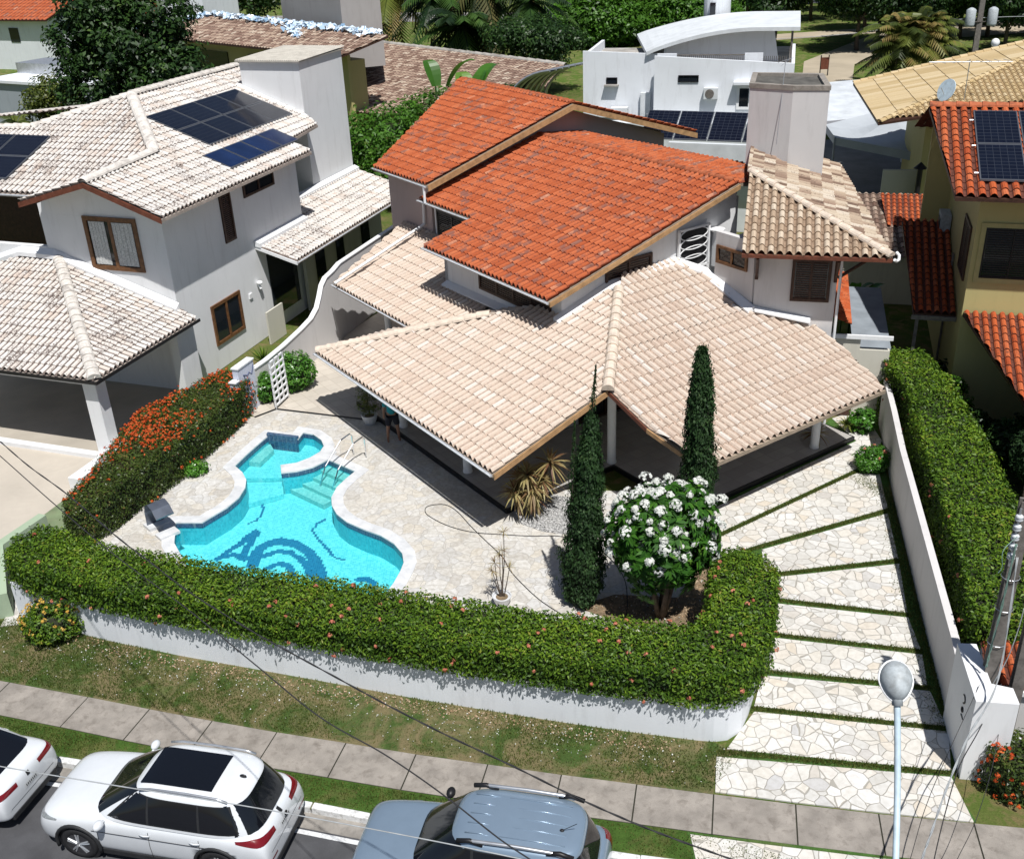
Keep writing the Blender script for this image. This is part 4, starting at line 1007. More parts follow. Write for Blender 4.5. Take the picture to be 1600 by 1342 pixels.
# tower part: small window wall (faces -u) and front wall at -14.5 degrees
T = Fr(-14.5, (7.552, 29.944, 0))
b = MB()
b.box(F, 5.36, 5.56, -.12, 1.5, .02, 5.95); b.box(F, 5.5, 7.9, 1.4, 1.6, .02, 5.6)
tw = [T(0, 0), T(2.38, 0), T(2.38, 9), T(-.2, 9), T(-.2, 1.2)]
b.prism([(p.x, p.y) for p in tw], .02, 5.85)
b.build('tower_wall', MT['grey_wall'], H)
window(H, F, 'u', 5.36, .12, 1.42, 4.98, 5.55, -1, MT['wood_mid'], 'plain', panels=2)
window(H, T, 'v', 0, 1.06, 2.2, 4.2, 5.52, -1, MT['wood_dark'], 'louvre', panels=2)
b = MB(); b.lathe(F(6.55, 2.62, 5.35), [(.02, 0), (.08, .03), (.24, .16), (.26, .2), (.0, .23)], 14); b.box(F, 6.45, 6.65, 2.5, 2.72, 4.3, 5.4); b.build('bracket_post', MT['trim'], H)
zt = lambda u, v: 5.9 + .33 * (v + .93); zt2 = lambda u, v: 5.9 + .33 * (3.76 - u)
MT['slab_grey'] = plain('grey_blue_slab', (.24, .27, .30), .8, .15, 2)
roof_plane('tower_roof', T, [(-.42, -.93), (3.76, -.93), (-.42, 3.25)], zt, (0, -1), MT['tan_tiles'], H, pitch=.262, expo=.36, deck_mat=MT['fascia'])
roof_plane('tower_roof', T, [(3.76, -.93), (2.7, 8.7), (-.5, 8.7), (-.5, 3.33)], zt2, (1, 0), MT['old_tiles'], H, pitch=.30, expo=.40, deck_mat=MT['fascia'])
ridge_caps('ridge_cap', T(3.72, -.9, 5.98), T(-.40, 3.22, 7.35), MT['ridge'], H, .26, .12)
b = MB(); b.tube([T(3.80, -1.0, 5.90), T(3.86, -.93, 5.84), T(3.93, -.85, 5.86), T(3.93, -.8, 5.97), T(3.86, -.7, 6.02)], .045, 8); b.build('gutter_end', MT['trim'], H)
for u in (.04, 2.33):
    b = MB(); b.box(T, u - .05, u + .05, -.10, 0, 4.85, 5.8); b.tube([T(u, -.05, 4.92), T(u, -.75, 5.72)], .05, 6); b.build('eave_bracket', MT['wood_dark'], H)
b = MB(); b.tube([T(2.4, .05, 4.95), T(3.45, .1, 5.72)], .05, 6); b.build('eave_bracket', MT['wood_dark'], H)
# water tank block above the tower
tk = [T(.76, 6.0), T(1.93, 6.0), T(1.75, 8.6), T(-.62, 8.9), T(-.66, 6.55)]
zb = [6.4] * 5
b = MB(); b.prism([(p.x, p.y) for p in tk], 6.0, 9.35); tkw = b.build('tank_block', MT['grey_wall'], H)
b = MB(); outer = [(p.x, p.y) for p in tk]; inner = offset_poly(outer, -.16); n_ = len(outer)
oo = offset_poly(outer, .03)
for i in range(n_):
    j = (i + 1) % n_; b.prism([oo[i], oo[j], inner[j], inner[i]], 9.35, 9.50)
b.build('tank_rim', MT['concrete'], tkw)
MT['roof_grime'] = plain('grimy_roof_slab', (.10, .095, .085), .95, .4, 3)
sheet('tank_floor', inner, 9.40, MT['roof_grime'], parent=tkw)
b = MB(); b.tube([T(.35, 5.9, 7.6), T(.45, 6.3, 10.3)], .012, 5); b.tube([T(.2, 6.2, 10.2), T(.7, 6.2, 10.35)], .008, 4); b.tube([T(.3, 6.1, 10.1), T(.55, 6.5, 10.25)], .008, 4); b.build('antenna', MT['metal'], H)
flash2 = MB(); 
for (p, q) in (((.05, -.03), (1.72, -.03)),): 
    P, Q = T(p[0], p[1], 3.86), T(q[0], q[1], 3.56); flash2.hexa([P, Q, Q - T.e2 * .2, P - T.e2 * .2, P + Vector((0, 0, .12)), Q + Vector((0, 0, .12)), Q - T.e2 * .2 + Vector((0, 0, .05)), P - T.e2 * .2 + Vector((0, 0, .05))])
fixn(flash2.build('flashing', MT['trim'], H))
b = MB(); b.tube([T(2.46, -.06, 5.7), T(2.46, -.06, .1)], .045, 8); b.build('downpipe', MT['trim'], H)
# carport roof between house and boundary wall
zC = lambda u, v: 2.6 + .3 * (u + 2.0)
for pl_ in ([(-2.0, 6.6), (.28, 6.6), (.28, 9.62), (-2.0, 9.62)], [(-2.0, 9.62), (2.15, 9.62), (2.15, 15.7), (-2.0, 14.1)]):
    roof_plane('carport_roof', F, pl_, zC, (-1, 0), MT['beige_tiles'], H, deck_mat=MT['soffit'])
gutter('gutter', F(-2.07, 14.1, 2.62), F(-2.07, 8.2, 2.62), MT['trim'], H, .05)
b = MB(); b.tube([F(-2.2, 13.5, 2.85), F(2.1, 14.0, 4.15)], .055, 8); b.tube([F(2.1, 13.9, 5.2), F(2.1, 14.0, 4.15)], .055, 8); b.build('roof_pipe', MT['trim'], H)
column(-.3, 13.2, 3.0, .03)
# low service annex on the right side of the tower
b = MB(); b.box(T, 2.45, 3.35, .9, 1.05, .02, 2.75); b.box(T, 3.35, 4.25, .9, 1.05, .02, 2.35); b.box(T, 4.1, 4.25, 1.05, 6.5, .02, 2.35)
b.build('annex_wall', MT['cream'], H)
b = MB(); b.box(T, 2.45, 4.3, .82, .9, 2.72, 2.85); b.build('annex_cap', MT['trim'], H)
b = MB(); b.box(T, 2.5, 3.3, .86, .895, .05, 2.0); b.build('door', MT['wood_dark'], H)
roof_plane('annex_roof', T, [(2.45, 1.1), (3.05, 1.1), (3.15, 6.2), (2.45, 6.2)], lambda u, v: 3.25 - .35 * (u - 2.45), (1, 0), MT['orange_old'], H, pitch=.2, expo=.33, prof=PROF5)
b = MB(); b.prism([tuple(T(*p)[:2]) for p in ((3.15, 1.1), (4.3, 1.1), (4.35, 6.4), (3.2, 6.4))], 2.30, [2.36, 2.36, 2.50, 2.50]); b.build('annex_slab', MT['slab_grey'], H)
# inside the veranda: glazed door and pale wall panels
for a0, a1 in ((.9, 3.1), (3.9, 5.9)): window(H, F, 'v', 2.84, a0, a1, .18, 2.3, -1, MT['wood_dark'], 'plain', panels=2, name='glazed_door')
for a0, a1 in ((3.6, 5.6), (6.3, 7.6)): window(H, F, 'u', .3, a0, a1, .18, 2.3, -1, MT['wood_dark'], 'plain', panels=2, name='glazed_door')

# ================================================================ neighbour on the left
A = Fr(-20, (-11.45, 34.38, 0))
K = thing('neighbour_house', 'white two-storey house on the left with whitewashed tile roof and solar panels', 'house', tuple(A(0, 0, 0)))
sA = .364; zA = lambda u, v: 6.6 + sA * (.86 - u)
MT['whitewash_deck'] = plain('roof_boarding', (.35, .30, .26), .8, .2, 3)
for pl_ in ([(.86, -1.05), (.86, 8.94), (-2.17, 8.94), (-2.17, 3.1), (-1.95, -1.05)], [(-2.17, 3.1), (-2.17, 8.94), (-5.71, 8.94), (-5.72, 6.9)], [(-.15, 8.94), (-.4, 11.9), (-1.2, 12.3), (-5.7, 12.3), (-5.7, 8.94)], [(-4.1, 12.3), (-4.1, 14.5), (-5.7, 14.5), (-5.7, 12.3)]):
    roof_plane('main_roof', A, pl_, zA, (1, 0), MT['white_tiles'], K, pitch=.23, expo=.40, deck_mat=MT['whitewash_deck'])
zAf = lambda u, v: 8.99 - sA * (6.9 - v)
for pl_ in ([(-5.72, 6.9), (-2.17, 3.1), (-4.6, .55), (-8.8, .55), (-8.8, 4.6)], [(-14, .55), (-8.8, .55), (-8.8, 4.6), (-14, 4.2)]):
    roof_plane('main_roof', A, pl_, zAf, (0, -1), MT['white_tiles'], K, pitch=.23, expo=.40, deck_mat=MT['whitewash_deck'])
zAg = lambda u, v: 7.63 - .27 * (-1.95 - u)
roof_plane('gable_roof', A, [(-1.95, -1.05), (-1.95, 3.1), (-4.7, .9), (-4.8, -1.05)], zAg, (-1, 0), MT['white_tiles'], K, pitch=.23, expo=.40, deck_mat=MT['whitewash_deck'])
roof_plane('rear_roof', A, [(-5.72, 6.9), (-5.68, 14.6), (-9.5, 14.6), (-9.5, 6.9)], lambda u, v: 8.99 - sA * (-5.7 - u), (-1, 0), MT['white_tiles'], K, pitch=.23, expo=.40, deck_mat=MT['whitewash_deck'])
roof_plane('rear_roof', A, [(-5.72, 6.9), (-8.8, 4.6), (-14, 4.2), (-14, 9), (-9.5, 10)], lambda u, v: 8.99 - .1 * (-5.7 - u) - .1 * (v - 4.4), (-.3, .95), MT['white_tiles'], K, pitch=.23, expo=.40, prof=PROF5)
ridge_caps('ridge_cap', A(-5.7, 6.9, 9.05), A(-2.15, 3.08, 7.80), MT['ridge_white'], K, .42, .14)
ridge_caps('ridge_cap', A(-5.7, 6.9, 9.08), A(-5.68, 14.5, 9.08), MT['ridge_white'], K, .36, .14)
ridge_caps('ridge_cap', A(-2.15, 3.08, 7.80), A(-1.95, -1.05, 7.70), MT['ridge_white'], K, .36, .14)
ridge_caps('ridge_cap', A(-8.8, 4.6, 8.18), A(-5.75, 6.9, 9.05), MT['ridge_white'], K, .34, .14)
ridge_caps('ridge_cap', A(-14, 4.2, 8.05), A(-8.8, 4.6, 8.18), MT['ridge_white'], K, .34, .14)
eave_board('fascia', A, (.86, -1.09, 6.63), (-1.95, -1.09, 7.66), MT['fascia'], K, .18)
eave_board('fascia', A, (-1.95, -1.09, 7.66), (-4.8, -1.09, 6.88), MT['fascia'], K, .18)
gutter('gutter', A(-14, .48, 6.66), A(-5.0, .48, 6.66), MT['trim'], K, .07)
b = MB()
b.box(A, -5.05, 0, 0, .2, .02, 6.2); b.box(A, -.2, 0, .2, 9.0, .02, 6.85); b.box(A, -1.4, -.2, 8.8, 9.0, .02, 6.9)
gable_wall(b, A, 'v', .003, .19, [(-5.047, 6.1), (-.003, 6.1), (-.003, 6.72), (-1.95, 7.44), (-4.6, 6.70), (-5.047, 6.55)])
b.box(A, -5.05, -4.85, .2, 1.6, .02, 6.5)
fixn(b.build('wall', MT['white'], K))
b = MB(); b.box(A, -5.9, -5.05, 1.5, 1.7, .02, 6.5); b.box(A, -14, -5.9, 2.6, 2.8, .02, 6.9); b.build('recessed_wall', MT['white'], K)
b = MB(); b.box(A, -14, -7.3, 2.5, 2.59, 3.4, 6.6); b.box(A, -6.0, -5.55, 1.43, 1.49, 5.3, 6.45); b.build('dark_veranda_joinery', MT['wood_dark'], K)
window(K, A, 'v', 0, -3.22, -1.03, 4.33, 6.22, -1, MT['wood_mid'], 'curtain', fw=.15, panels=2)
window(K, A, 'u', 0, 3.38, 4.08, 4.4, 6.36, 1, MT['wood_dark'], 'louvre', panels=1)
window(K, A, 'u', 0, 4.98, 7.18, 5.68, 6.26, 1, MT['wood_dark'], 'plain', panels=2)
window(K, A, 'u', 0, 1.78, 3.70, .95, 2.5, 1, MT['wood_mid'], 'plain', fw=.12, panels=2)
# tank block
b = MB(); b.box(A, -4.1, -1.2, 12.3, 16.2, .02, 9.55); bl = b.build('tank_block', MT['white'], K)
b = MB()
n_ = 30
for i in range(n_):
    u0 = -4.22 + 3.14 * i / n_; u1 = u0 + 3.14 / n_; um = (u0 + u1) / 2
    for (a, c, za, zc) in ((u0, um, 0, .05), (um, u1, .05, 0)):
        b.face([A(a, 12.15, 9.60 + za), A(c, 12.15, 9.60 + zc), A(c, 16.35, 9.66 + zc), A(a, 16.35, 9.66 + za)])
        b.face([A(a, 12.15, 9.55), A(c, 12.15, 9.55), A(c, 12.15, 9.60 + zc), A(a, 12.15, 9.60 + za)])
b.box(A, -4.2, -1.1, 12.18, 16.3, 9.551, 9.59)
b.build('corrugated_cover', MT['corrugated'], bl)
b = MB(); b.hexa([A(-4.3, 12.1, 8.48), A(-1.05, 12.1, 7.20), A(-1.05, 12.28, 7.20), A(-4.3, 12.28, 8.48), A(-4.3, 12.1, 8.62), A(-1.05, 12.1, 7.34), A(-1.05, 12.28, 7.38), A(-4.3, 12.28, 8.66)])
fixn(b.build('flashing', MT['trim'], K))
# lean-to roof on the right side
zl = lambda u, v: 3.75 - .3 * u
for pl_ in ([(1.75, 5.3), (1.75, 9.0), (.05, 9.0), (.05, 5.3)], [(1.75, 9.0), (1.75, 16.2), (-1.15, 16.2), (-1.15, 9.0)]):
    roof_plane('lean_to_roof', A, pl_, zl, (1, 0), MT['white_tiles'], K, pitch=.23, expo=.40, deck_mat=MT['whitewash_deck'])
b = MB()
for (u, v0, v1) in ((.02, 5.2, 9.0), (-1.18, 9.0, 16.3)):
    b.hexa([A(u, v0, zl(u, 0)), A(u + .24, v0, zl(u, 0) - .05), A(u + .24, v1, zl(u, 0) - .05), A(u, v1, zl(u, 0)), A(u, v0, zl(u, 0) + .22), A(u + .24, v0, zl(u, 0) + .12), A(u + .24, v1, zl(u, 0) + .12), A(u, v1, zl(u, 0) + .22)])
fixn(b.build('flashing', MT['trim'], K))
gutter('gutter', A(1.82, 5.25, 3.22), A(1.82, 16.2, 3.22), MT['trim'], K, .05)
eave_board('fascia', A, (.0, 5.27, 3.74), (1.78, 5.27, 3.22), MT['trim'], K, .12)
b = MB(); b.box(A, .2, .35, 8.2, 8.9, .02, 3.5); b.box(A, -.2, 0.0, 9.0, 16.2, .02, 3.6)
b.build('service_wall', MT['cream'], K)
for nm_, v0, v1, z0, z1 in (('large_opening', 5.9, 8.0, .6, 3.2), ('door', 9.6, 10.4, .05, 2.6), ('window', 11.5, 12.2, .8, 2.5), ('door', 14.0, 14.8, .05, 2.6)):
    b = MB(); b.box(A, .003, .04, v0, v1, z0, z1); b.build(nm_, MT['glass_dark'], K)
b = MB(); b.box(A, .55, .62, 4.4, 5.6, .02, 1.35); b.build('service_gate', MT['cream'], K)
b = MB(); b.ell(A(.12, 5.0, 2.35), .12, .12, .08); b.tube([A(.04, 5.0, 2.3), A(.14, 5.0, 2.1)], .05, 8); b.build('wall_lamp', MT['trim'], K)
b = MB(); b.box(A, .0, .05, 4.3, 4.5, 1.9, 2.1); b.build('meter_box', MT['trim'], K)
# garage
zg1 = lambda u, v: 2.8 + .33 * (v + 5.45); zg2 = lambda u, v: 2.8 + .33 * (.78 - u)
roof_plane('garage_roof', A, [(.78, -5.45), (-4.72, .05), (-6.2, .05), (-11.6, -5.45)], zg1, (0, -1), MT['white_tiles'], K, pitch=.23, expo=.40, deck_mat=MT['whitewash_deck'])
roof_plane('garage_roof', A, [(.78, -5.45), (.78, -.1), (.2, .05), (-4.72, .05)], zg2, (1, 0), MT['white_tiles'], K, pitch=.23, expo=.40, deck_mat=MT['whitewash_deck'])
ridge_caps('ridge_cap', A(.72, -5.4, 2.88), A(-4.7, .02, 4.70), MT['ridge_white'], K, .40, .15)
eave_board('fascia', A, (.80, -5.49, 2.80), (-11.6, -5.49, 2.80), MT['black'], K, .10)
eave_board('fascia', A, (.84, .0, 2.80), (.84, -5.49, 2.80), MT['black'], K, .10)
b = MB(); P = [(0.1, -.02, 3.02), (-4.75, -.02, 4.63), (-6.2, -.02, 4.66), (-9.5, -.02, 3.6)]
for p, q in zip(P[:-1], P[1:]):
    a_, c_ = A(*p), A(*q); s = A.e2 * -.22; up = Vector((0, 0, .3)); b.hexa([a_ + s, a_, c_, c_ + s][::-1] + [a_ + s + up * .5, a_ + up, c_ + up, c_ + s + up * .5][::-1])
fixn(b.build('flashing', MT['trim'], K))
b = MB(); b.box(A, -9.5, -5.05, -.02, .2, 4.2, 5.0); b.box(A, -12, -9.5, -.6, -.4, 3.6, 4.6); b.build('balcony_parapet', MT['white'], K)
for (u0, u1, v0, v1) in ((.0, .5, -5.2, -4.75), (-5.1, -4.7, -5.2, -4.8)):
    b = MB(); b.box(A, u0, u1, v0, v1, .02, 2.78); b.build('garage_pillar', MT['white'], K)
b = MB(); b.box(A, .15, .5, -1.0, -.02, .02, 2.8); b.box(A, .15, .35, -4.75, -1.0, 2.42, 2.78); b.box(A, -11, .0, -5.1, -4.9, 2.45, 2.78); b.box(A, -11.4, -.01, -.25, -.05, .02, 2.8); b.build('garage_wall', MT['white'], K)
sheet('garage_floor', [tuple(A(*p)[:2]) for p in ((-11.5, -5.35), (.2, -5.35), (.2, -.2), (-11.5, -.2))], .05, MT['garage_floor'], parent=K)
b = MB(); b.box(A, -11.5, .5, -5.45, -5.2, .0, .16); b.box(A, .52, .95, -7.2, -4.7, .0, .38); b.build('garage_step', MT['white'], K)
# solar panels (each array one thing, each panel a part)
MT['pv'] = None
def pv_mat():
    m, nt, bb = newmat('photovoltaic_cells'); tc = N(nt, 'ShaderNodeUVMap')
    br = N(nt, 'ShaderNodeTexBrick'); br.offset = 0; br.inputs['Scale'].default_value = 1; br.inputs['Brick Width'].default_value = 1 / 6; br.inputs['Row Height'].default_value = 1 / 10; br.inputs['Mortar Size'].default_value = .006
    br.inputs['Color1'].default_value = (.004, .005, .012, 1); br.inputs['Color2'].default_value = (.006, .008, .017, 1); br.inputs['Mortar'].default_value = (.03, .034, .045, 1)
    nt.links.new(tc.outputs[0], br.inputs['Vector']); nt.links.new(br.outputs[0], bb.inputs['Base Color'])
    bb.inputs['Roughness'].default_value = .12; bb.inputs['Specular IOR Level'].default_value = .5; return m
MT['pv'] = pv_mat()
MT['pv_frame'] = plain('aluminium_frame', (.14, .15, .17), .4, .1, 3, metal=.5)
MT['pv2'] = plain('solar_collector_glass', (.010, .022, .07), .15, .25, 1.2)
def solar(name, Fm, zf, u0, u1, v0, v1, nu, nv, label, cell=None, gap=.02, cat='solar panels', rails=False, group=None):
    c = Fm((u0 + u1) / 2, (v0 + v1) / 2, zf((u0 + u1) / 2, (v0 + v1) / 2)); t = thing(name, label, cat, tuple(c), group); org = ORG[t]
    du, dv = (u1 - u0) / nu, (v1 - v0) / nv
    for i in range(nu):
        for j in range(nv):
            a0, a1, b0, b1 = u0 + i * du + gap, u0 + (i + 1) * du - gap, v0 + j * dv + gap, v0 + (j + 1) * dv - gap
            P = lambda u, v, h: Fm(u, v, zf(u, v) + h)
            m = MB(); m.hexa([P(a0, b0, .10), P(a1, b0, .10), P(a1, b1, .10), P(a0, b1, .10), P(a0, b0, .15), P(a1, b0, .15), P(a1, b1, .15), P(a0, b1, .15)])
            o = m.build('panel', MT['pv_frame'], t)
            e = .035; me = bpy.data.meshes.new('cells'); me.from_pydata([tuple(P(x, y, .153) - org) for x, y in ((a0 + e, b0 + e), (a1 - e, b0 + e), (a1 - e, b1 - e), (a0 + e, b1 - e))], [], [(0, 1, 2, 3)])
            uv = me.uv_layers.new(name='UVMap'); 
            for q, (x, y) in enumerate(((0, 0), (1, 0), (1, 1), (0, 1)) if abs(a1 - a0) < abs(b1 - b0) else ((0, 0), (0, 1), (1, 1), (1, 0))): uv.data[q].uv = (x, y)
            me.attributes.new('rnd', 'FLOAT', 'FACE')
            bm = bmesh.new(); bm.from_mesh(me); 
            for f_ in bm.faces:
                f_.normal_update()
                if f_.normal.z < 0: f_.normal_flip()
            bm.to_mesh(me); bm.free()
            link_mesh('cells', me, cell or MT['pv'], o)
    m = MB()
    for k in range(3):
        v = v0 + (v1 - v0) * (.12 + .38 * k); m.tube([Fm(u0 - .1, v, zf(u0 - .1, v) + .08), Fm(u1 + .1, v, zf(u1 + .1, v) + .08)], .02, 4)
    m.build('mounting_rail', MT['metal'], t)
    return t
solar('solar_array', A, zA, -4.05, -1.35, 5.35, 11.6, 2, 4, 'large black solar array of eight panels on the left neighbour roof near its tank block')
solar('solar_collector', A, zA, -.98, .18, 4.25, 9.25, 1, 4, 'row of smaller bluish solar water collectors below the large array', MT['pv2'], cat='solar collector')
solar('solar_array', A, zAf, -10.6, -7.3, 1.15, 3.85, 2, 2, 'black solar array cut by the left edge of the photo')

# ================================================================ neighbour on the right
B = Fr(-17, (13.96, 29.76, 0))
R_ = thing('neighbour_house', 'yellow two-storey house at the right edge with weathered orange roof', 'house', tuple(B(0, 0, 0)))
zr = lambda u, v: 7.4 + .33 * (v + 1.23)
roof_plane('roof', B, [(-.85, -1.23), (7, -1.23), (7, 3.6), (-1.45, 3.6)], zr, (0, -1), MT['orange_old'], R_, pitch=.30, expo=.36, deck_mat=MT['wood_dark'])
roof_plane('roof', B, [(-1.45, 3.6), (7, 3.6), (7, 8.5), (-1.45, 8.5)], lambda u, v: 8.99 - .33 * (v - 3.6), (0, 1), MT['orange_old'], R_, pitch=.30, expo=.36, prof=PROF5)
ridge_caps('ridge_cap', B(-1.45, 3.6, 9.05), B(7, 3.6, 9.05), MT['ridge_red'], R_, .3, .13)
b = MB(); b.box(B, 0, 7, 0, .2, .02, 7.4); b.box(B, 0, .2, .2, 12, .02, 7.4); b.box(B, -.9, 0, 7.3, 7.5, 2.6, 7.8); b.build('wall', MT['yellow'], R_)
MT['yellow_frame'] = plain('yellow_window_surround', (.42, .38, .17), .7, .1, 3)
b = MB(); b.box(B, .14, 7, -.05, -.002, 4.52, 4.68); b.box(B, .14, .28, -.05, -.002, 4.68, 6.22); b.box(B, .14, 7, -.05, -.002, 6.22, 6.36); b.build('window_surround', MT['yellow_frame'], R_)
window(R_, B, 'v', 0, .28, 2.6, 4.68, 6.22, -1, MT['black'], 'louvre', fw=.05, panels=3)
window(R_, B, 'u', 0, .7, 2.3, 4.3, 6.0, -1, MT['wood_dark'], 'louvre', fw=.08, panels=2)
window(R_, B, 'u', 0, 7.6, 8.8, 4.4, 5.6, -1, MT['wood_dark'], 'plain', fw=.08, panels=1)
b = MB(); b.tube([B(-.06, 3.45, 4.3), B(-.06, 3.45, .1)], .03, 6); b.tube([B(-.06, 3.6, 4.3), B(-.06, 3.6, .1)], .03, 6); b.build('downpipe', MT['pole_conc'], R_)
# lower roofs of that house
zr2 = lambda u, v: 2.4 + .3 * (v + 3.93)
roof_plane('veranda_roof', B, [(1.9, -5.2), (7, -5.2), (7, -.06), (.02, -.06)], zr2, (0, -1), MT['orange_old'], R_, pitch=.25, expo=.36, deck_mat=MT['wood_dark'])
b = MB(); b.box(B, 2.6, 2.8, -4.4, -.1, .02, 2.2); b.build('veranda_wall', MT['yellow'], R_)
zr3 = lambda u, v: 3.1 + .28 * (v - .9)
roof_plane('side_roof', B, [(-1.3, .9), (-.03, .9), (-.03, 6.2), (-1.6, 6.2)], zr3, (0, -1), MT['orange_old'], R_, pitch=.24, expo=.36, deck_mat=MT['wood_dark'])
b = MB(); b.box(B, -1.35, .0, .84, .90, 2.9, 3.04); b.box(B, -1.2, -1.1, 1.0, 1.1, .02, 2.9); b.build('side_roof_beam', MT['pole_conc'], R_)
roof_plane('side_roof', B, [(-1.6, 13.0), (-.1, 13.0), (-.1, 16), (-1.9, 16)], lambda u, v: 2.4 + .2 * (v - 13), (0, -1), MT['orange_old'], R_, pitch=.24, expo=.36, prof=PROF5)
ac = thing('air_conditioner', 'grey box on the yellow side wall between two dark windows', 'air conditioner', tuple(B(-.2, 6.1, 4.9)))
b = MB(); b.box(B, -.38, -.03, 5.6, 6.5, 4.2, 5.0); b.build('casing', MT['lamp_grey'], ac, bevel=.02); b = MB(); b.box(B, -.40, -.382, 5.7, 6.35, 4.3, 4.85); b.build('fan_grille', MT['black'], ac)
solar('solar_array', B, zr, -.22, 4.9, -.6, 3.15, 4, 2, 'grey-framed solar panels on the weathered orange roof at the right edge')
# sand-coloured roof house behind
S = Fr(-15, (17.4, 48.8, 0))
Q = thing('neighbour_house', 'house with long sand-coloured tiled roof at the upper right', 'house', (17.4, 48.8, 0))
def tri_plane(p, q, r):
    p, q, r = Vector(p), Vector(q), Vector(r); n = (q - p).cross(r - p)
    return lambda x, y: p.z - (n.x * (x - p.x) + n.y * (y - p.y)) / n.z
W = Fr(0)
f1 = lambda x, y: 6.0 + .219 * ((x - 16.6) * .979 - (y - 46.3) * .203)
f2 = lambda x, y: 6.0 + .224 * ((x - 16.6) * .203 + (y - 46.3) * .979)
roof_plane('roof', W, [(18.75, 56.7), (16.6, 46.3), (30.6, 55.25)], f1, (-.979, .203), MT['sand_tiles'], Q, pitch=.5, expo=1.0, prof=[(0, 0), (.5, .012), (1, 0)], deck_mat=MT['wood_dark'])
roof_plane('roof', W, [(16.6, 46.28), (30.6, 55.2), (36, 54), (34, 49), (24, 46.6), (19.05, 46.6)], f2, (-.203, -.979), MT['sand_tiles'], Q, pitch=.27, expo=.38, deck_mat=MT['wood_dark'])
ridge_caps('ridge_cap', (16.65, 46.35, f2(16.65, 46.35) + .03), (30.6, 55.25, f2(30.6, 55.25) + .05), MT['sand_tiles'], Q, .28, .1)
ridge_caps('ridge_cap', (18.75, 56.7, f1(18.75, 56.7) + .03), (30.6, 55.25, f1(30.6, 55.25) + .05), MT['sand_tiles'], Q, .3, .1)
b = MB(); b.box(S, 2.3, 14, .9, 1.1, .02, 5.4); b.box(S, 2.3, 2.5, 1.1, 9, .02, 6); b.build('wall', MT['yellow'], Q)
d = thing('satellite_dish', 'pale blue dish standing on the sand-coloured roof', 'satellite dish', (21.9, 50.5, 6.3))
def dish(parent, c, r, ax):
    b = MB(); pr = [(r * i / 6, .22 * r * (i / 6) ** 2) for i in range(7)]; b.lathe(c, pr + [(r * .98, .22 * r + .02)], 18, axis=ax); b.build('reflector', MT['pole_blue'], parent)
    b = MB(); a = Vector(ax).normalized(); b.tube([Vector(c) - a * .02, Vector(c) + Vector((0, 0, -r * 1.2))], .03, 6); b.tube([Vector(c) + Vector((0, 0, -r * .8)), Vector(c) + a * r * .9], .015, 4); b.build('mast', MT['metal'], parent)
dish(d, (19.9, 47.3, 7.05), .50, (-.8, -.3, .35))
t = thing('tv_antenna', 'thin horizontal tv antenna on a mast on the sand-coloured roof', 'antenna', (23.6, 50.5, 6.9))
b = MB(); b.tube([(20.8, 47.6, 6.3), (20.8, 47.6, 8.3)], .02, 5); b.tube([(19.0, 47.6, 8.25), (22.6, 47.4, 8.15)], .02, 4)
for i in range(9): b.tube([(19.2 + i * .4, 47.25, 8.22), (19.2 + i * .4, 47.9, 8.2)], .012, 4)
b.build('mast', MT['metal'], t)

# ================================================================ white modern house
X = Fr(-15, (9.0, 62.0, 0))
Mo = thing('modern_house', 'white modern house with flat parapets and a curved white roof', 'house', (9.0, 62.0, 0))
xy = lambda *p: tuple(X(*p)[:2])
b = MB(); b.prism([xy(0, 0), xy(7.75, 0), xy(7.75, .18), xy(0, .18)], .02, [7.06, 6.62, 6.62, 7.06]); b.box(X, 0, 7.75, .18, 8.5, .02, 6.45); b.box(X, 7.57, 7.75, .18, 8.5, 6.45, 6.60); b.box(X, -4.35, 0, 1.2, 8, .02, 6.5); b.prism([xy(-4.35, 1.2), xy(-.001, 1.2), xy(-.001, 1.36), xy(-4.35, 1.36)], 6.5, [7.2, 7.02, 7.02, 7.2]); b.prism([xy(-4.35, 1.36), xy(-4.17, 1.36), xy(-4.17, 8), xy(-4.35, 8)], 6.5, 7.0); fixn(b.build('wall', MT['white2'], Mo))
MT['old_slab'] = plain('stained_flat_roof', (.36, .34, .31), .9, .3, 1.2, stain=(.9, .6, (.12, .10, .09)))
sheet('flat_roof', [xy(.02, .2), xy(7.55, .2), xy(7.55, 8.4), xy(.02, 8.4)], 6.46, MT['old_slab'], parent=Mo)
sheet('flat_roof', [xy(-4.15, 1.4), xy(-.02, 1.4), xy(-.02, 7.9), xy(-4.15, 7.9)], 6.51, MT['old_slab'], parent=Mo)
b = MB()
for a, c in ((.1, 1.2), (5.0, 6.0)): b = MB(); b.box(X, a, c, .5, .62, 6.47, 7.12); b.build('terrace_wall', MT['white2'], Mo)
b = MB()
for k in range(34):
    u = 1.25 + k * .11; b.box(X, u, u + .03, .55, .58, 6.47, 7.02)
for k in range(12):
    u = 6.05 + k * .11; b.box(X, u, u + .03, .55, .58, 6.47, 6.95)
b.box(X, 1.2, 5.0, .54, .60, 7.0, 7.06); b.build('terrace_railing', MT['pole_conc'], Mo)
prof = []; n_ = 18
for i in range(n_ + 1):
    t = i / n_; prof.append((-.6 + 8.5 * t, 7.15 + 1.27 * math.sin(min(1, t * 1.35) * PI / 2) ** .85 - .05 * max(0, t - .74)))
b = MB(); sk = lambda u, t: u - 1.7 * (1 - t)
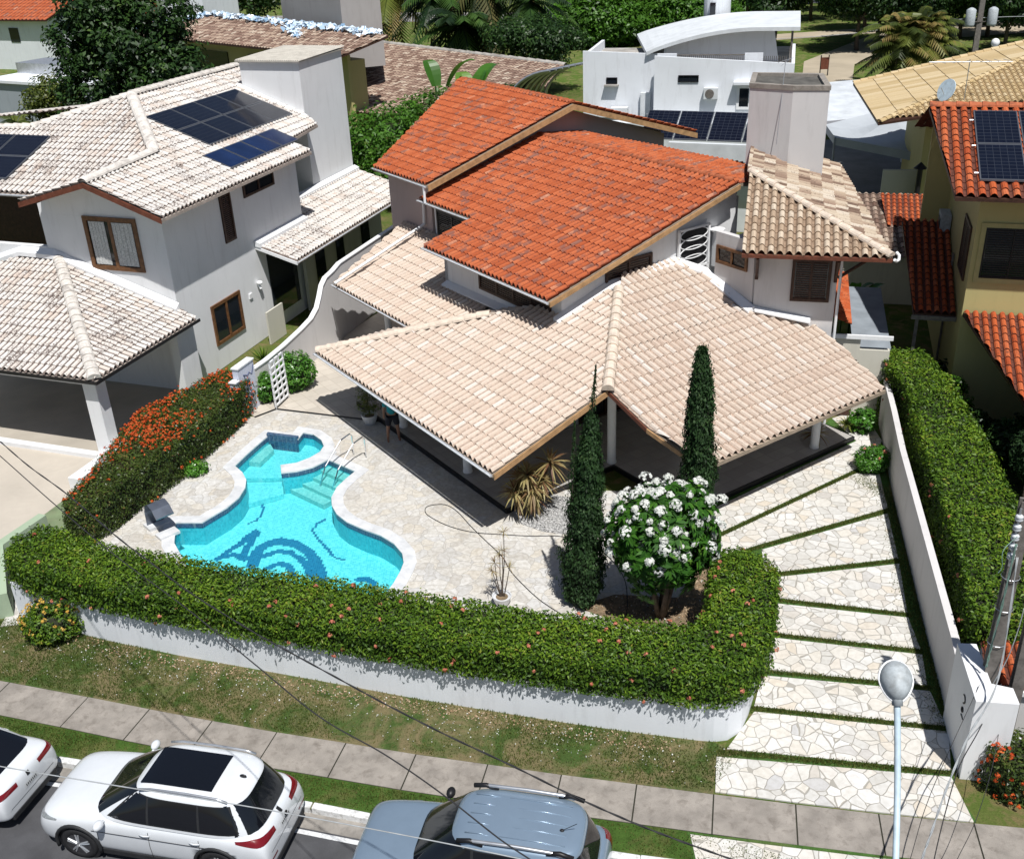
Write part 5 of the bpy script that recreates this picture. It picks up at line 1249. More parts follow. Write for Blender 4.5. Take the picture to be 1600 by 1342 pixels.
for i, (a, c) in enumerate(zip(prof[:-1], prof[1:])):
    ta, tc = i / n_, (i + 1) / n_
    b.hexa([X(a[0], 1.0, a[1] - .2), X(c[0], 1.0, c[1] - .2), X(sk(c[0], tc), 9.5, c[1] - .2), X(sk(a[0], ta), 9.5, a[1] - .2), X(a[0], 1.0, a[1]), X(c[0], 1.0, c[1]), X(sk(c[0], tc), 9.5, c[1]), X(sk(a[0], ta), 9.5, a[1])])
MT['roof_white'] = plain('white_roof_coating', (.66, .69, .71), .6, .08, 1.5, stain=(1, .3, (.4, .42, .42)))
fixn(b.build('curved_roof', MT['roof_white'], Mo))
b = MB(); gable_wall(b, X, 'v', 2.0, .15, [(.2, 6.45)] + [(p[0], p[1] - .21) for p in prof if .2 < p[0] < 6.9] + [(6.85, 6.45)]); fixn(b.build('upper_wall', MT['white2'], Mo))
for v_ in (1.3, 6.5): b = MB(); b.tube([X(7.5, v_, 6.5), X(7.5, v_, 8.3)], .06, 8); b.build('roof_post', MT['pole_conc'], Mo)
b = MB(); b.lathe(X(2.7, 10.6, 0), [(.85, 0), (.85, 10.8), (.8, 11.0)], 24); b.build('round_tower', MT['white2'], Mo)
b = MB(); b.box(X, 2.3, 2.65, 9.70, 9.86, 8.2, 8.95); b.build('tower_window', MT['glass_dark'], Mo)
window(Mo, X, 'v', 0, 1.38, 2.53, 5.64, 6.02, -1, MT['black'], 'plain', fw=.04, panels=1)
window(Mo, X, 'v', 1.2, -2.95, -2.3, 5.36, 5.72, -1, MT['black'], 'plain', fw=.04, panels=1)
b = MB(); b.box(X, 4.5, 7.0, -.5, -.01, 5.55, 5.7); b.build('canopy', MT['white2'], Mo)
window(Mo, X, 'v', 0, 4.7, 5.5, 4.15, 5.45, -1, MT['trim'], 'plain', fw=.14, panels=1)
ac = thing('air_conditioner', 'white air conditioner unit on the modern house wall', 'air conditioner', tuple(X(3.3, -.2, 5.1)))
b = MB(); b.box(X, 2.86, 3.66, -.38, -.02, 4.75, 5.38); cs = b.build('casing', MT['roof_white'], ac, bevel=.03)
b = MB(); b.lathe(X(3.2, -.382, 5.06), [(.25, 0), (.25, .02), (.05, .03)], 18, axis=-X.e2); b.build('fan_grille', MT['pole_conc'], ac)
b = MB(); b.box(X, -3.05, -2.2, .85, 1.19, 5.26, 5.33); b.build('sill', MT['old_slab'], Mo)
for (lab_, u0, u1, v0, v1, z0, z1) in (('white box standing on the ledge under the small left window of the modern house', -2.6, -1.6, .5, 1.1, 3.52, 4.1), ('smaller white box left of another on the ledge of the modern house', -3.4, -2.7, .6, 1.1, 3.52, 3.95), ('tall thin white panel leaning by the inner corner of the modern house', -.9, -.3, .95, 1.15, 3.52, 4.9)):
    b = MB(); b.box(X, u0, u1, v0, v1, z0, z1); setp(b.build('storage_box', MT['roof_white'], bevel=.02), lab_, 'box')
# front terrace of the modern house with panels
b = MB(); lw = [(8.1, 51.7), (13.4, 49.6)]; c0 = Fr(-22, (8.2, 51.2, 0)); b.box(c0, 0, 5.4, 0, .25, 3.55, 4.5); b.build('terrace_parapet', MT['roof_white'], Mo)
b = MB(); b.box(c0, -.4, 5.8, .9, 1.2, .02, 3.0); b.build('terrace_base', MT['roof_white'], Mo)
b = MB(); b.box(X, -3, 7.7, -.9, -.02, .02, 3.5); b.build('ground_floor', MT['roof_white'], Mo)
c1 = Fr(-22, (8.5, 52.4, 0)); zp = lambda u, v: 4.25 + .55 * v
solar('solar_array', c1, zp, -1.6, 5.2, 0, 1.9, 4, 1, 'dark solar panels leaning in front of the modern white house')
# grey awning panels to the left of the modern house
aw = thing('greenhouse_awning', 'curved dark metal awning beside the modern white house', 'awning', (4.0, 66, 0))
b = MB()
Y = Fr(-34, (5.2, 64.5, 0))
for k in range(7):
    pr = [(-4.6 + k * .1 + 3.8 * math.cos(PI * (.95 - .4 * i / 8)) + 4, .6 * k, 3.4 + 2.6 * math.sin(PI * (.95 - .4 * i / 8))) for i in range(9)]
    b.tube([Y(p[0] - 1.2, p[1], p[2]) for p in pr], .09, 5)
b.build('rib', MT['metal'], aw)
b = MB()
for i in range(8):
    a0 = PI * (.95 - .4 * i / 8); a1 = PI * (.95 - .4 * (i + 1) / 8)
    P = [(-.6 + 3.8 * math.cos(a), 3.36 + 2.6 * math.sin(a)) for a in (a0, a1)]
    b.hexa([Y(P[0][0] - 1.2, 0, P[0][1] - .05), Y(P[1][0] - 1.2, 0, P[1][1] - .05), Y(P[1][0] - 1.2, 3.6, P[1][1] - .05), Y(P[0][0] - 1.2, 3.6, P[0][1] - .05), Y(P[0][0] - 1.2, 0, P[0][1]), Y(P[1][0] - 1.2, 0, P[1][1]), Y(P[1][0] - 1.2, 3.6, P[1][1]), Y(P[0][0] - 1.2, 3.6, P[0][1])])
b.build('sheet', MT['glass_dark'], aw)

# ================================================================ white tent roof with its grey yard
tt = thing('tent', 'large pale grey fabric tent roof behind the tower', 'tent', (19.5, 60, 0))
MT['tent'] = plain('tent_fabric', (.40, .43, .46), .8, .06, .8)
MT['tent_side'] = plain('tent_side_fabric', (.34, .36, .38), .8, .1, .8)
ap = (22.2, 59.8, 3.7); cs = [(18.4, 57.7, 3.0), (18.9, 61.2, 3.0), (26, 66.0, 3.2), (28, 60, 3.0), (22.0, 51.9, 3.0)]
b = MB()
for i in range(len(cs)):
    p, q = Vector(cs[i]), Vector(cs[(i + 1) % len(cs)]); a_ = Vector(ap); n_ = 8
    for j in range(n_):
        t0, t1 = j / n_, (j + 1) / n_; P = [p.lerp(a_, t0), q.lerp(a_, t0), q.lerp(a_, t1), p.lerp(a_, t1)]
        for v_, tt_ in zip(P, (t0, t0, t1, t1)): v_.z -= .55 * math.sin(PI * tt_)
        b.face(P if j < n_ - 1 else P[:3])
b.build('canopy', MT['tent'], tt)
b = MB()
for i in range(len(cs)):
    p, q = Vector(cs[i]), Vector(cs[(i + 1) % len(cs)]); b.face([p - Vector((0, 0, .42)), q - Vector((0, 0, .42)), q, p])
    b.tube([p, (p.x, p.y, 0)], .06, 6)
b.build('valance', MT['tent_side'], tt)
MT['roof_sheet'] = plain('galvanised_roof_sheet', (.50, .53, .56), .5, .15, 1)
cr = thing('metal_roof', 'white corrugated sheet roof behind the tower chimney', 'roof', (22, 68, 0)); b = MB(); q0, q1, q2, q3 = Vector((18.6, 62.5, 2.9)), Vector((24.6, 63.8, 2.9)), Vector((26.5, 74.5, 3.3)), Vector((22.6, 73.5, 3.3)); n_ = 40
for i in range(n_):
    t0, t1 = i / n_, (i + 1) / n_; z0, z1 = .09 * (i % 2), .09 * ((i + 1) % 2); up = Vector((0, 0, 1)); b.face([q0.lerp(q3, t0) + up * z0, q1.lerp(q2, t0) + up * z0, q1.lerp(q2, t1) + up * z1, q0.lerp(q3, t1) + up * z1])
for q in (q0, q1, q2, q3): b.tube([q, (q.x, q.y, 0)], .07, 6)
b.build('sheet', MT['roof_sheet'], cr)
MT['grey_yard'] = plain('dark_grey_paving', (.16, .165, .18), .8, .2, .8)
sheet('grey_yard', [(17.0, 55.5), (16.2, 60), (20, 70), (34, 76), (34, 58), (24, 50), (20, 48)], .02, MT['grey_yard'])
wl = thing('yard_wall', 'white-topped low wall in front of the grey tent yard', 'wall', (19, 50, 0))
b = MB(); b.box(Fr(-14, (16.6, 51.2, 0)), 0, 6.5, 0, .3, .02, 1.0); b.build('coping', MT['trim'], wl)
ch = thing('flue_pipe', 'black metal flue with cap on the low roof by the yellow house', 'chimney', (20.3, 49.6, 0))
b = MB(); b.lathe((19.6, 48.4, 1.2), [(.12, 0), (.12, 2.2), (.32, 2.2), (.06, 2.45), (0, 2.5)], 12); b.build('pipe', MT['black'], ch)
cw = thing('cream_wall', 'cream panel wall behind the black flue', 'wall', (20, 50, 0))
b = MB(); b.box(Fr(-14, (18.6, 50.4, 0)), 0, 3.3, 0, .2, .5, 2.9); b.build('panel', MT['cream'], cw)
lr = thing('low_shed', 'low dark shed roof in shade between the tower and the yellow house', 'shed', (15, 43, 0))
b = MB(); b.box(Fr(-15, (13.2, 40.5, 0)), 0, 4.3, 0, 6.5, .02, 2.0); b.build('wall', MT['cream'], lr)
roof_plane('roof', Fr(-15, (13.2, 40.5, 0)), [(-.3, -.3), (4.5, -.3), (4.5, 6.8), (-.3, 6.8)], lambda u, v: 2.05 + .1 * (v + .3), (0, -1), MT['brown_tiles'], lr, pitch=.3, expo=.5, prof=PROF5)

# ================================================================ brown tiled houses at the back
Bh = thing('neighbour_house', 'house with mottled brown roof and grey tank block behind the left neighbour', 'house', (-12, 80, 0))
E1, E2, E3 = (-30.5, 92.5, 6.4), (-11.2, 78.6, 5.75), (-6.9, 78.5, 6.1); R1, R2, R3 = (-24.8, 97.5, 7.0), (-16.4, 88.6, 7.0), (-7.2, 74.0, 6.8)
g1 = tri_plane((-33.0, 99.0, 5.9), (-10.9, 77.2, 5.9), (-16.4, 88.6, 7.1))
roof_plane('roof', W, [(-33.0, 99.0), (-10.9, 77.2), (-7.6, 79.0), (-16.4, 88.6), (-24.5, 97.4)], g1, (-.70, -.71), MT['brown_tiles'], Bh, pitch=.38, expo=.5, prof=PROF5, deck_mat=MT['wood_dark'])
b = MB(); FF = Fr(-44.6, (-10.9, 78.7, 0)); b.box(FF, -29, -.3, .5, .8, .02, 5.7); b.box(FF, -3.6, -.8, .8, 2.5, .02, 5.2); b.build('wall', MT['yellow'], Bh)
for (a, c, z0) in ((-13, -9.5, 2.5), (-7, -3.0, 1.0), (-27, -16, 2.0)): b = MB(); b.box(FF, a, c, .40, .49, z0, 5.0); b.build('window', MT['glass_dark'], Bh)
MT['foil'] = leafmat('crumpled_foil', [(0, (.20, .34, .50)), (.4, (.50, .64, .78)), (1, (.85, .90, .95))], .25, 0, .8)
FP = []
for p, q in (((-31.5, 98.9, 6.3), (-24.5, 97.4, g1(-24.5, 97.4))), ((-24.5, 97.4, g1(-24.5, 97.4)), (-16.4, 88.6, g1(-16.4, 88.6))), ((-16.4, 88.6, g1(-16.4, 88.6)), (-8.4, 80.0, g1(-8.4, 80)))):
    t = RNG.uniform(0, 1, 420)[:, None]; FP.append(np.array(p) * (1 - t) + np.array(q) * t + RNG.normal(0, 1, (420, 3)) * [.28, .28, .08] + [0, 0, .12])
t = RNG.uniform(0, 1, 260)[:, None]; FP.append(np.array((-16.0, 88.0, 7.2)) * (1 - t) + np.array((-14.6, 84.3, 6.5)) * t + RNG.normal(0, 1, (260, 3)) * [.3, .3, .06])
FP = np.vstack(FP); leaf_mesh('ridge_foil', FP, np.tile([0, -.3, 1.], (len(FP), 1)), .5 * RNG.uniform(.6, 1.3, len(FP)), RNG.uniform(0, 1, len(FP)), MT['foil'], Bh, aspect=.8, spread=.45)
cb = Fr(-30, (-17.3, 88.0, 0)); b = MB(); b.prism([(-17.6, 93.0), (-11.6, 84.9), (-8.7, 86.0), (-9.5, 92.5)], 4, 14); b.build('tank_block', plaster('grey_tank_render', (.40, .38, .37), .3), Bh)
Mh = thing('neighbour_house', 'long low roof of mottled tiles in front of the dark palms', 'house', (-2, 88, 0))
g2 = tri_plane((-11.0, 101, 4.1), (4.9, 84.0, 3.75), (-8.0, 83, 2.2))
roof_plane('roof', W, [(-11.5, 101.5), (5.3, 83.8), (3.0, 77.5), (-3.6, 74.5), (-10.5, 80.0), (-14, 95)], g2, (-.72, -.69), MT['brown_tiles'], Mh, pitch=.38, expo=.5, prof=PROF5, deck_mat=MT['wood_dark'])
ridge_caps('ridge_cap', (-11.5, 101.5, g2(-11.5, 101.5)), (5.3, 83.8, g2(5.3, 83.8)), MT['old_slab'], Mh, .5, .2, 1.0)
b = MB(); b.prism([(-11, 99), (4.3, 83), (2.6, 79), (-3.6, 76.5), (-9.5, 81)], .02, 1.6); b.build('wall', MT['cream'], Mh)
# red roofed houses far left
for (lab, o, ang, wd, dp, ze, tank) in (('white house with red roof at the top left corner', (-60, 128, 0), -25, 12, 10, 5.4, 0), ('white house with red roof and tank block right of the large tree', (-40.5, 114, 0), -20, 9, 9, 5.2, 1)):
    t = thing('neighbour_house', lab, 'house', o); fr = Fr(ang, o)
    b = MB(); b.box(fr, 0, wd, 0, dp, .02, ze); b.build('wall', MT['white2'], t)
    roof_plane('roof', fr, [(-.8, -.8), (wd + .8, -.8), (wd + .8, dp / 2), (-.8, dp / 2)], lambda u, v: ze + .35 * (v + .8), (0, -1), MT['orange_tiles'], t, pitch=.6, expo=.8, prof=PROF5, deck_mat=MT['wood_dark'])
    roof_plane('roof', fr, [(-.8, dp / 2), (wd + .8, dp / 2), (wd + .8, dp + .8), (-.8, dp + .8)], lambda u, v: ze + .35 * (dp + .8 - v), (0, 1), MT['orange_tiles'], t, pitch=.6, expo=.8, prof=PROF5)
    if tank: b = MB(); b.box(fr, wd + .9, wd + 6, -3, 3, .02, ze + 3.5); b.build('tank_block', MT['white2'], t)
    for (a, c) in ((2, 4), (6, 7.4)): b = MB(); b.box(fr, a, c, -.06, -.002, ze - 2.4, ze - .9); b.build('window', MT['glass_dark'], t)
gb = thing('grey_shed', 'grey concrete block with pale flat top left of the large tree', 'shed', (-36, 80, 0))
b = MB(); fr = Fr(-30, (-38, 84, 0)); b.box(fr, -2, 8.5, 0, 7, .02, 4.2); b.build('wall', plaster('bluish_grey_render', (.36, .40, .44), .5), gb)
b = MB(); b.box(fr, -2.2, 8.7, -.2, 7.2, 4.2, 4.4); b.build('slab', MT['white2'], gb)
b = MB(); b.box(fr, -2, 2.5, 3, 6, 4.4, 5.2); b.build('roof_tank', MT['metal'], gb)
dd = thing('satellite_dish', 'white dish behind the mottled brown roof', 'satellite dish', (-23, 104, 8)); dish(dd, (-24.5, 112, 8.4), 1.0, (.3, -.8, .4))

# ================================================================ swimming pool
PL = thing('swimming_pool', 'free-form turquoise swimming pool with white marble coping and a small spa', 'swimming pool', (-5.5, 24.5, 0))
pool = [tuple(p) for p in Gd['pool']]
def mosaic_mat(name, c1, c2, grout, sz=.06):
    m, nt, bb = newmat(name); P = coords(nt)
    v = N(nt, 'ShaderNodeTexWhiteNoise', noise_dimensions='3D'); sn = N(nt, 'ShaderNodeVectorMath', operation='SNAP'); sn.inputs[1].default_value = (sz, sz, sz)
    nt.links.new(P, sn.inputs[0]); nt.links.new(sn.outputs[0], v.inputs['Vector'])
    c = ramp(nt, v.outputs['Value'], [(0, c1), (1, c2)]).outputs[0]
    fr = N(nt, 'ShaderNodeVectorMath', operation='MODULO'); fr.inputs[1].default_value = (sz, sz, sz)
    ad = N(nt, 'ShaderNodeVectorMath', operation='ADD'); ad.inputs[1].default_value = (60 * sz * 10, 60 * sz * 10, 60 * sz * 10); nt.links.new(P, ad.inputs[0]); nt.links.new(ad.outputs[0], fr.inputs[0])
    sx = N(nt, 'ShaderNodeSeparateXYZ'); nt.links.new(fr.outputs[0], sx.inputs[0])
    mn = N(nt, 'ShaderNodeMath', operation='MINIMUM'); nt.links.new(sx.outputs[0], mn.inputs[0]); nt.links.new(sx.outputs[1], mn.inputs[1])
    lt = N(nt, 'ShaderNodeMath', operation='LESS_THAN'); lt.inputs[1].default_value = sz * .1; nt.links.new(mn.outputs[0], lt.inputs[0])
    c = mix(nt, lt.outputs[0], c, grout)
    nt.links.new(c, bb.inputs['Base Color']); bb.inputs['Roughness'].default_value = .3; return m
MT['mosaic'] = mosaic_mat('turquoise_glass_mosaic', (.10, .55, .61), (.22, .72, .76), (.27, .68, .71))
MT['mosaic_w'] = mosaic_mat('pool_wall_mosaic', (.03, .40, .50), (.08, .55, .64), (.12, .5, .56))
MT['mosaic_blue'] = mosaic_mat('dark_blue_mosaic', (.01, .12, .26), (.02, .18, .36), (.05, .24, .36))
MT['band'] = mosaic_mat('navy_waterline_band', (.02, .05, .12), (.06, .12, .22), (.15, .2, .25), .05)
zf_, zw = -.72, -.10
b = MB(); n_ = len(pool)
A_ = sum(pool[i][0] * pool[(i + 1) % n_][1] - pool[(i + 1) % n_][0] * pool[i][1] for i in range(n_))
for i in range(n_):
    j = (i + 1) % n_; p, q = pool[i], pool[j]
    if A_ < 0: p, q = q, p
    b.face([(q[0], q[1], zf_), (p[0], p[1], zf_), (p[0], p[1], .0), (q[0], q[1], .0)], 0)
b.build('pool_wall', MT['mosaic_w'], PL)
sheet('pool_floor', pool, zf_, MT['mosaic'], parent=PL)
b = MB(); inn = offset_poly(pool, -.006)
for i in range(n_):
    j = (i + 1) % n_; p, q = inn[i], inn[j]
    if A_ < 0: p, q = q, p
    b.face([(q[0], q[1], -.15), (p[0], p[1], -.15), (p[0], p[1], .0), (q[0], q[1], .0)], 0)
b.build('waterline_band', MT['band'], PL)
# marble coping: strip outside the pool edge (the spa peninsula is one slab)
cop_o = offset_poly(pool, .34)
pen = [pool[k] for k in range(16, 26)]
def coping():
    b = MB(); 
    skip = set(range(17, 25))
    oo = list(cop_o)
    for i in range(n_):
        j = (i + 1) % n_
        if i in skip: continue
        p, q = pool[i], pool[j]; P, Q = oo[i], oo[j]
        b.prism([p, q, Q, P], .0, .042)
    return b
b = coping(); b.build('coping', MT['marble'], PL)
pen_poly = pool[15:24] + [tuple(pool[24]), tuple(pool[25]), (-5.62, 28.85), (-6.02, 29.5), (-6.12, 30.25)]
b = MB(); b.prism([pool[k] for k in range(15, 26)] + [(-5.55, 28.95), (-5.85, 29.7), (-6.25, 30.5)], .0, .046); b.build('coping', MT['marble'], PL)
# water
m, nt, bb = newmat('pool_water')
nt.nodes.remove(bb); tr = N(nt, 'ShaderNodeBsdfTransparent'); tr.inputs[0].default_value = (.74, .97, .98, 1)
gl = N(nt, 'ShaderNodeBsdfGlossy'); gl.inputs['Roughness'].default_value = .02; fr_ = N(nt, 'ShaderNodeFresnel'); fr_.inputs[0].default_value = 1.33
P = coords(nt); nn = noise(nt, P, 2.6, 3, .5, .5); bp = N(nt, 'ShaderNodeBump'); bp.inputs['Strength'].default_value = .4; bp.inputs['Distance'].default_value = .02; nt.links.new(nn.outputs[0], bp.inputs['Height']); nt.links.new(bp.outputs[0], gl.inputs['Normal']); nt.links.new(bp.outputs[0], fr_.inputs['Normal'])
mx = N(nt, 'ShaderNodeMixShader'); nt.links.new(fr_.outputs[0], mx.inputs[0]); nt.links.new(tr.outputs[0], mx.inputs[1]); nt.links.new(gl.outputs[0], mx.inputs[2]); nt.links.new(mx.outputs[0], nt.nodes['Material Output'].inputs[0])
sheet('water', pool, zw, m, parent=PL)
# raised floors: spa, link step, entry steps
MT['pale_step'] = mosaic_mat('pale_step_mosaic', (.16, .48, .48), (.30, .62, .60), (.3, .55, .5))
b = MB()
spa = [pool[k] for k in range(9, 22)]
spa_in = offset_poly(spa, -.004); b.prism(spa_in, -.71, -.42); b.build('spa_floor', MT['mosaic'], PL)
b = MB(); b.prism([(-8.34, 28.02), (-8.62, 28.34), (-7.22, 28.26), (-7.12, 27.82), (-7.06, 27.5), (-8.08, 27.0), (-8.12, 27.5)], -.71, -.55); b.build('link_step', MT['mosaic'], PL)
seat = spa[1:4]; si = offset_poly(spa, -.38)[1:4]
b = MB()
for i in range(len(seat) - 1): b.prism([seat[i], seat[i + 1], si[i + 1], si[i]], -.42, -.25)
b.build('spa_bench', MT['pale_step'], PL)
e0, e1_ = Vector((-5.77, 28.51, 0)), Vector((-4.83, 27.68, 0)); sd = (e1_ - e0).normalized(); inw = Vector((-sd.y * -1, -sd.x, 0)).normalized()
inw = Vector((-.67, -.74, 0))
for k in range(4):
    a0 = e0 + inw * (.32 * k) - sd * (.25 * k); a1 = e1_ + inw * (.32 * k) - sd * (.02 * k); c1 = a1 + inw * .33; c0 = a0 + inw * .33
    b = MB(); b.prism([a0, a1, c1, c0], -.71, -.20 - .12 * k); b.build('entry_step', MT['pale_step'], PL)
# mosaic turtle-like swirl: arcs rasterised on a 7 cm tile grid
cells = set(); gs = .07
def stroke(pts, w):
    for (a, c) in zip(pts[:-1], pts[1:]):
        L = math.dist(a, c); n = max(1, int(L / (gs * .5)))
        for i in range(n + 1):
            t = i / n; x, y = a[0] + (c[0] - a[0]) * t, a[1] + (c[1] - a[1]) * t; r = int(w / gs / 2 + .5)
            for dx in range(-r, r + 1):
                for dy in range(-r, r + 1):
                    if dx * dx + dy * dy <= r * r + .3: cells.add((round(x / gs) + dx, round(y / gs) + dy))
TU = Gd['turtle']
for k, w in (('arc_outer', .22), ('arc_mid', .20), ('arc_inner', .16), ('neck', .14), ('neck2', .08), ('head', .14), ('wave1', .03), ('wave2', .03), ('tail', .08)): stroke(TU[k], w)
from mathutils.geometry import intersect_point_line
def inside(x, y, poly):
    c = False; k = len(poly)
    for i in range(k):
        a, d = poly[i], poly[(i + 1) % k]
        if (a[1] > y) != (d[1] > y) and x < (d[0] - a[0]) * (y - a[1]) / (d[1] - a[1]) + a[0]: c = not c
    return c
b = MB()
for (i, j) in cells:
    x, y = i * gs, j * gs
    if inside(x, y, pool): b.face([(x, y, zf_ + .004), (x + gs, y, zf_ + .004), (x + gs, y + gs, zf_ + .004), (x, y + gs, zf_ + .004)])
b.build('floor_mosaic', MT['mosaic_blue'], PL)
# spout wall of the spa
b = MB(); b.prism([(-8.0, 30.42), (-6.93, 30.05), (-6.98, 29.93), (-8.02, 30.28)], -.42, .13); b.build('spout_wall', MT['band'], PL)
# ladder rail
b = MB()
for dx in (0, .42):
    s0 = Vector((-5.0, 28.82, .05)) + Vector((dx, -dx * .6, 0)); 
    b.tube([s0, s0 + Vector((0, 0, .62)), s0 + Vector((-.05, -.06, .72)), s0 + Vector((-.3, -.35, .66)), s0 + Vector((-.75, -.95, .1)), s0 + Vector((-.95, -1.15, -.45)), s0 + Vector((-.85, -1.05, -.62))], .022, 8)
b.build('handrail', MT['chrome'], PL)
# waterfall spout: curved steel blade
wf_ = thing('waterfall_spout', 'curved dark steel waterfall spout at the left edge of the pool', 'pool waterfall', (-9.95, 24.9, 0))
b = MB(); S_ = Fr(-48, (-9.85, 24.75, 0)); prf = [(-.45, .06), (-.42, .55), (-.30, .80), (-.10, .90), (.15, .82), (.34, .62)]
for (a, c) in zip(prf[:-1], prf[1:]):
    b.hexa([S_(a[0], -.26, a[1]), S_(c[0], -.26, c[1]), S_(c[0], .26, c[1]), S_(a[0], .26, a[1]), S_(a[0], -.26, a[1] + .035), S_(c[0], -.26, c[1] + .035), S_(c[0], .26, c[1] + .035), S_(a[0], .26, a[1] + .035)])
fixn(b.build('blade', plain('dark_brushed_steel', (.16, .18, .22), .3, .2, 3, metal=.6), wf_))
b = MB(); b.box(S_, -.62, -.2, -.3, .3, .02, .12); b.box(S_, .1, .45, -.3, .28, .02, .10); b.build('base', MT['marble'], wf_)

# ================================================================ walls and hedges
fwl = [tuple(p) for p in Gd['frontwall']]
FW = thing('garden_wall', 'low white rounded wall under the front hedge facing the lawn', 'wall', (-3, 18.1, 0))
inn_ = poly_off(fwl, -.16); b = MB()
for i in range(len(fwl) - 1): b.prism([fwl[i], fwl[i + 1], inn_[i + 1], inn_[i]], -.05, 1.08)
o = b.build('wall', MT['white2'], FW)
hp = poly_off(fwl, .14); hq = poly_off(fwl, -1.36)
hedge_poly = [(-12.35, 21.15)] + hp[1:16] + [(4.85, 16.35), (5.2, 17.0), (5.55, 18.2), (5.8, 19.2), (5.6, 19.8), (5.0, 20.15), (4.5, 20.0), (4.3, 19.2), (4.05, 17.9), (3.6, 17.35)] + hq[1:11][::-1] + [(-11.3, 22.2), (-12.0, 22.45), (-12.45, 21.9)]
HD = thing('hedge', 'long clipped green hedge with few salmon flowers on the low white wall around the pool', 'hedge', (-3, 18.6, 0))
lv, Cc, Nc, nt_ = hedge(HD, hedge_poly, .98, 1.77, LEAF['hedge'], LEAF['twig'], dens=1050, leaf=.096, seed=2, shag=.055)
idx = RNG.choice(len(Cc), 120, replace=False); flower_heads('flowers', Cc[idx] + Nc[idx] * .07, Nc[idx], .055, LEAF['salmon_fl'], HD, 16, .055)
lh = [(-12.35, 24.6), (-11.9, 23.8), (-11.2, 24.85), (-10.15, 27.45), (-9.0, 31.0), (-8.85, 32.75), (-9.95, 33.1), (-11.0, 31.6), (-11.9, 29.7), (-12.0, 27.4)]
HL = thing('hedge', 'hedge dotted with orange flowers between the pool deck and the left neighbour', 'hedge', (-10.8, 28.5, 0))
lv, Cc, Nc, nt_ = hedge(HL, lh, .05, 1.25, LEAF['ixora'], LEAF['twig_red'], dens=850, leaf=.095, seed=5, bulge=.1)
lfv = lowfreq(Cc, .9, 77); w = np.where(np.arange(len(Cc)) < nt_, 1.0, .12) * np.clip(lfv + .35, .03, 2) ** 2; w /= w.sum()
idx = RNG.choice(len(Cc), 900, replace=False, p=w); flower_heads('flowers', Cc[idx] + Nc[idx] * .05, Nc[idx], .05, LEAF['orange_fl'], HL, 11, .05)
rh = [tuple(p) for p in [(11.75, 30.4), (13.3, 30.6), (13.2, 28.3), (12.6, 24.3), (12.0, 21.0), (11.3, 18.4), (10.6, 16.7), (9.35, 16.6), (9.25, 17.1), (9.75, 18.7), (10.35, 21.4), (11.0, 24.6), (11.75, 27.8)]]
HR = thing('hedge', 'tall green hedge in the right neighbour garden along the driveway wall', 'hedge', (11.5, 23, 0))
lv, Cc, Nc, nt_ = hedge(HR, rh, .05, 2.05, LEAF['hedge'], LEAF['twig'], dens=640, leaf=.11, seed=8, bulge=.12)
idx = RNG.choice(np.arange(nt_, len(Cc)), 60, replace=False); flower_heads('flowers', Cc[idx] + Nc[idx] * .05, Nc[idx], .06, LEAF['salmon_fl'], HR, 12, .06)
OB = thing('hedge', 'short hedge covered in orange flowers beside the white pier at the lower right', 'hedge', (9.4, 14.1, 0))
lv, Cc, Nc, nt_ = hedge(OB, [(8.62, 14.35), (8.8, 13.85), (10, 13.55), (11.5, 13.3), (11.5, 14.4), (9.6, 14.75), (8.85, 14.8)], .05, .95, LEAF['ixora'], LEAF['twig'], dens=1000, leaf=.085, seed=11, bulge=.1)
idx = RNG.choice(len(Cc), 190, replace=False); flower_heads('flowers', Cc[idx] + Nc[idx] * .06, Nc[idx], .05, LEAF['orange_fl'], OB, 14, .05)
# yellow-flowered bush
def bush(lab, cat, c, r, h, mat, n, leaf, seed, flowers=None, fn=0, name='bush', twig=True, fr_=.05):
    t = thing(name, lab, cat, (c[0], c[1], 0))
    blobs = [(c[0], c[1], h * .5, r, r * .85, h * .52)] + [(c[0] + r * .45 * math.cos(a), c[1] + r * .4 * math.sin(a), h * .45, r * .6, r * .55, h * .4) for a in (.4, 2.3, 4.3)]
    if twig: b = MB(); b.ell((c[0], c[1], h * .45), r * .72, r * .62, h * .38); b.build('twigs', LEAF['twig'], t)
    blob_crown(t, blobs, n, .12, 14, leaf, mat, seed, name='leaves', shell=.8)
    if fn:
        d = RNG.normal(0, 1, (fn, 3)); d[:, 2] = np.abs(d[:, 2]) * 1.2; d /= np.linalg.norm(d, axis=1)[:, None]
        Pf = np.array([c[0], c[1], h * .5]) + d * np.array([r, r * .85, h * .55]); flower_heads('flowers', Pf, d, fr_, flowers, t, 10, .05)
    return t
bush('bush with yellow-orange flowers at the left end of the white wall', 'bush', (-11.15, 20.3), .78, .95, LEAF['hedge'], 420, .085, 3, LEAF['yellow_fl'], 60, fr_=.06)
bush('round clipped bush beside the driveway wall near the veranda', 'bush', (10.5, 26.45), .50, .78, LEAF['glossy'], 380, .07, 4, LEAF['salmon_fl'], 8)
bush('bright green glossy bush behind the white trellis, right one', 'bush', (-7.65, 34.0), .72, 1.45, LEAF['glossy'], 520, .10, 6)
bush('bright green glossy bush left of the white trellis', 'bush', (-8.5, 33.1), .48, 1.05, LEAF['glossy'], 300, .10, 7)
bush('small light green weed tuft beside the coping and the orange hedge', 'plant', (-9.75, 28.0), .36, .42, LEAF['glossy'], 90, .09, 9, twig=False, name='plant')
bush('yellow-green leafy bush beside the path right of the veranda', 'bush', (11.0, 28.9), .42, .8, LEAF['glossy'], 160, .11, 12)
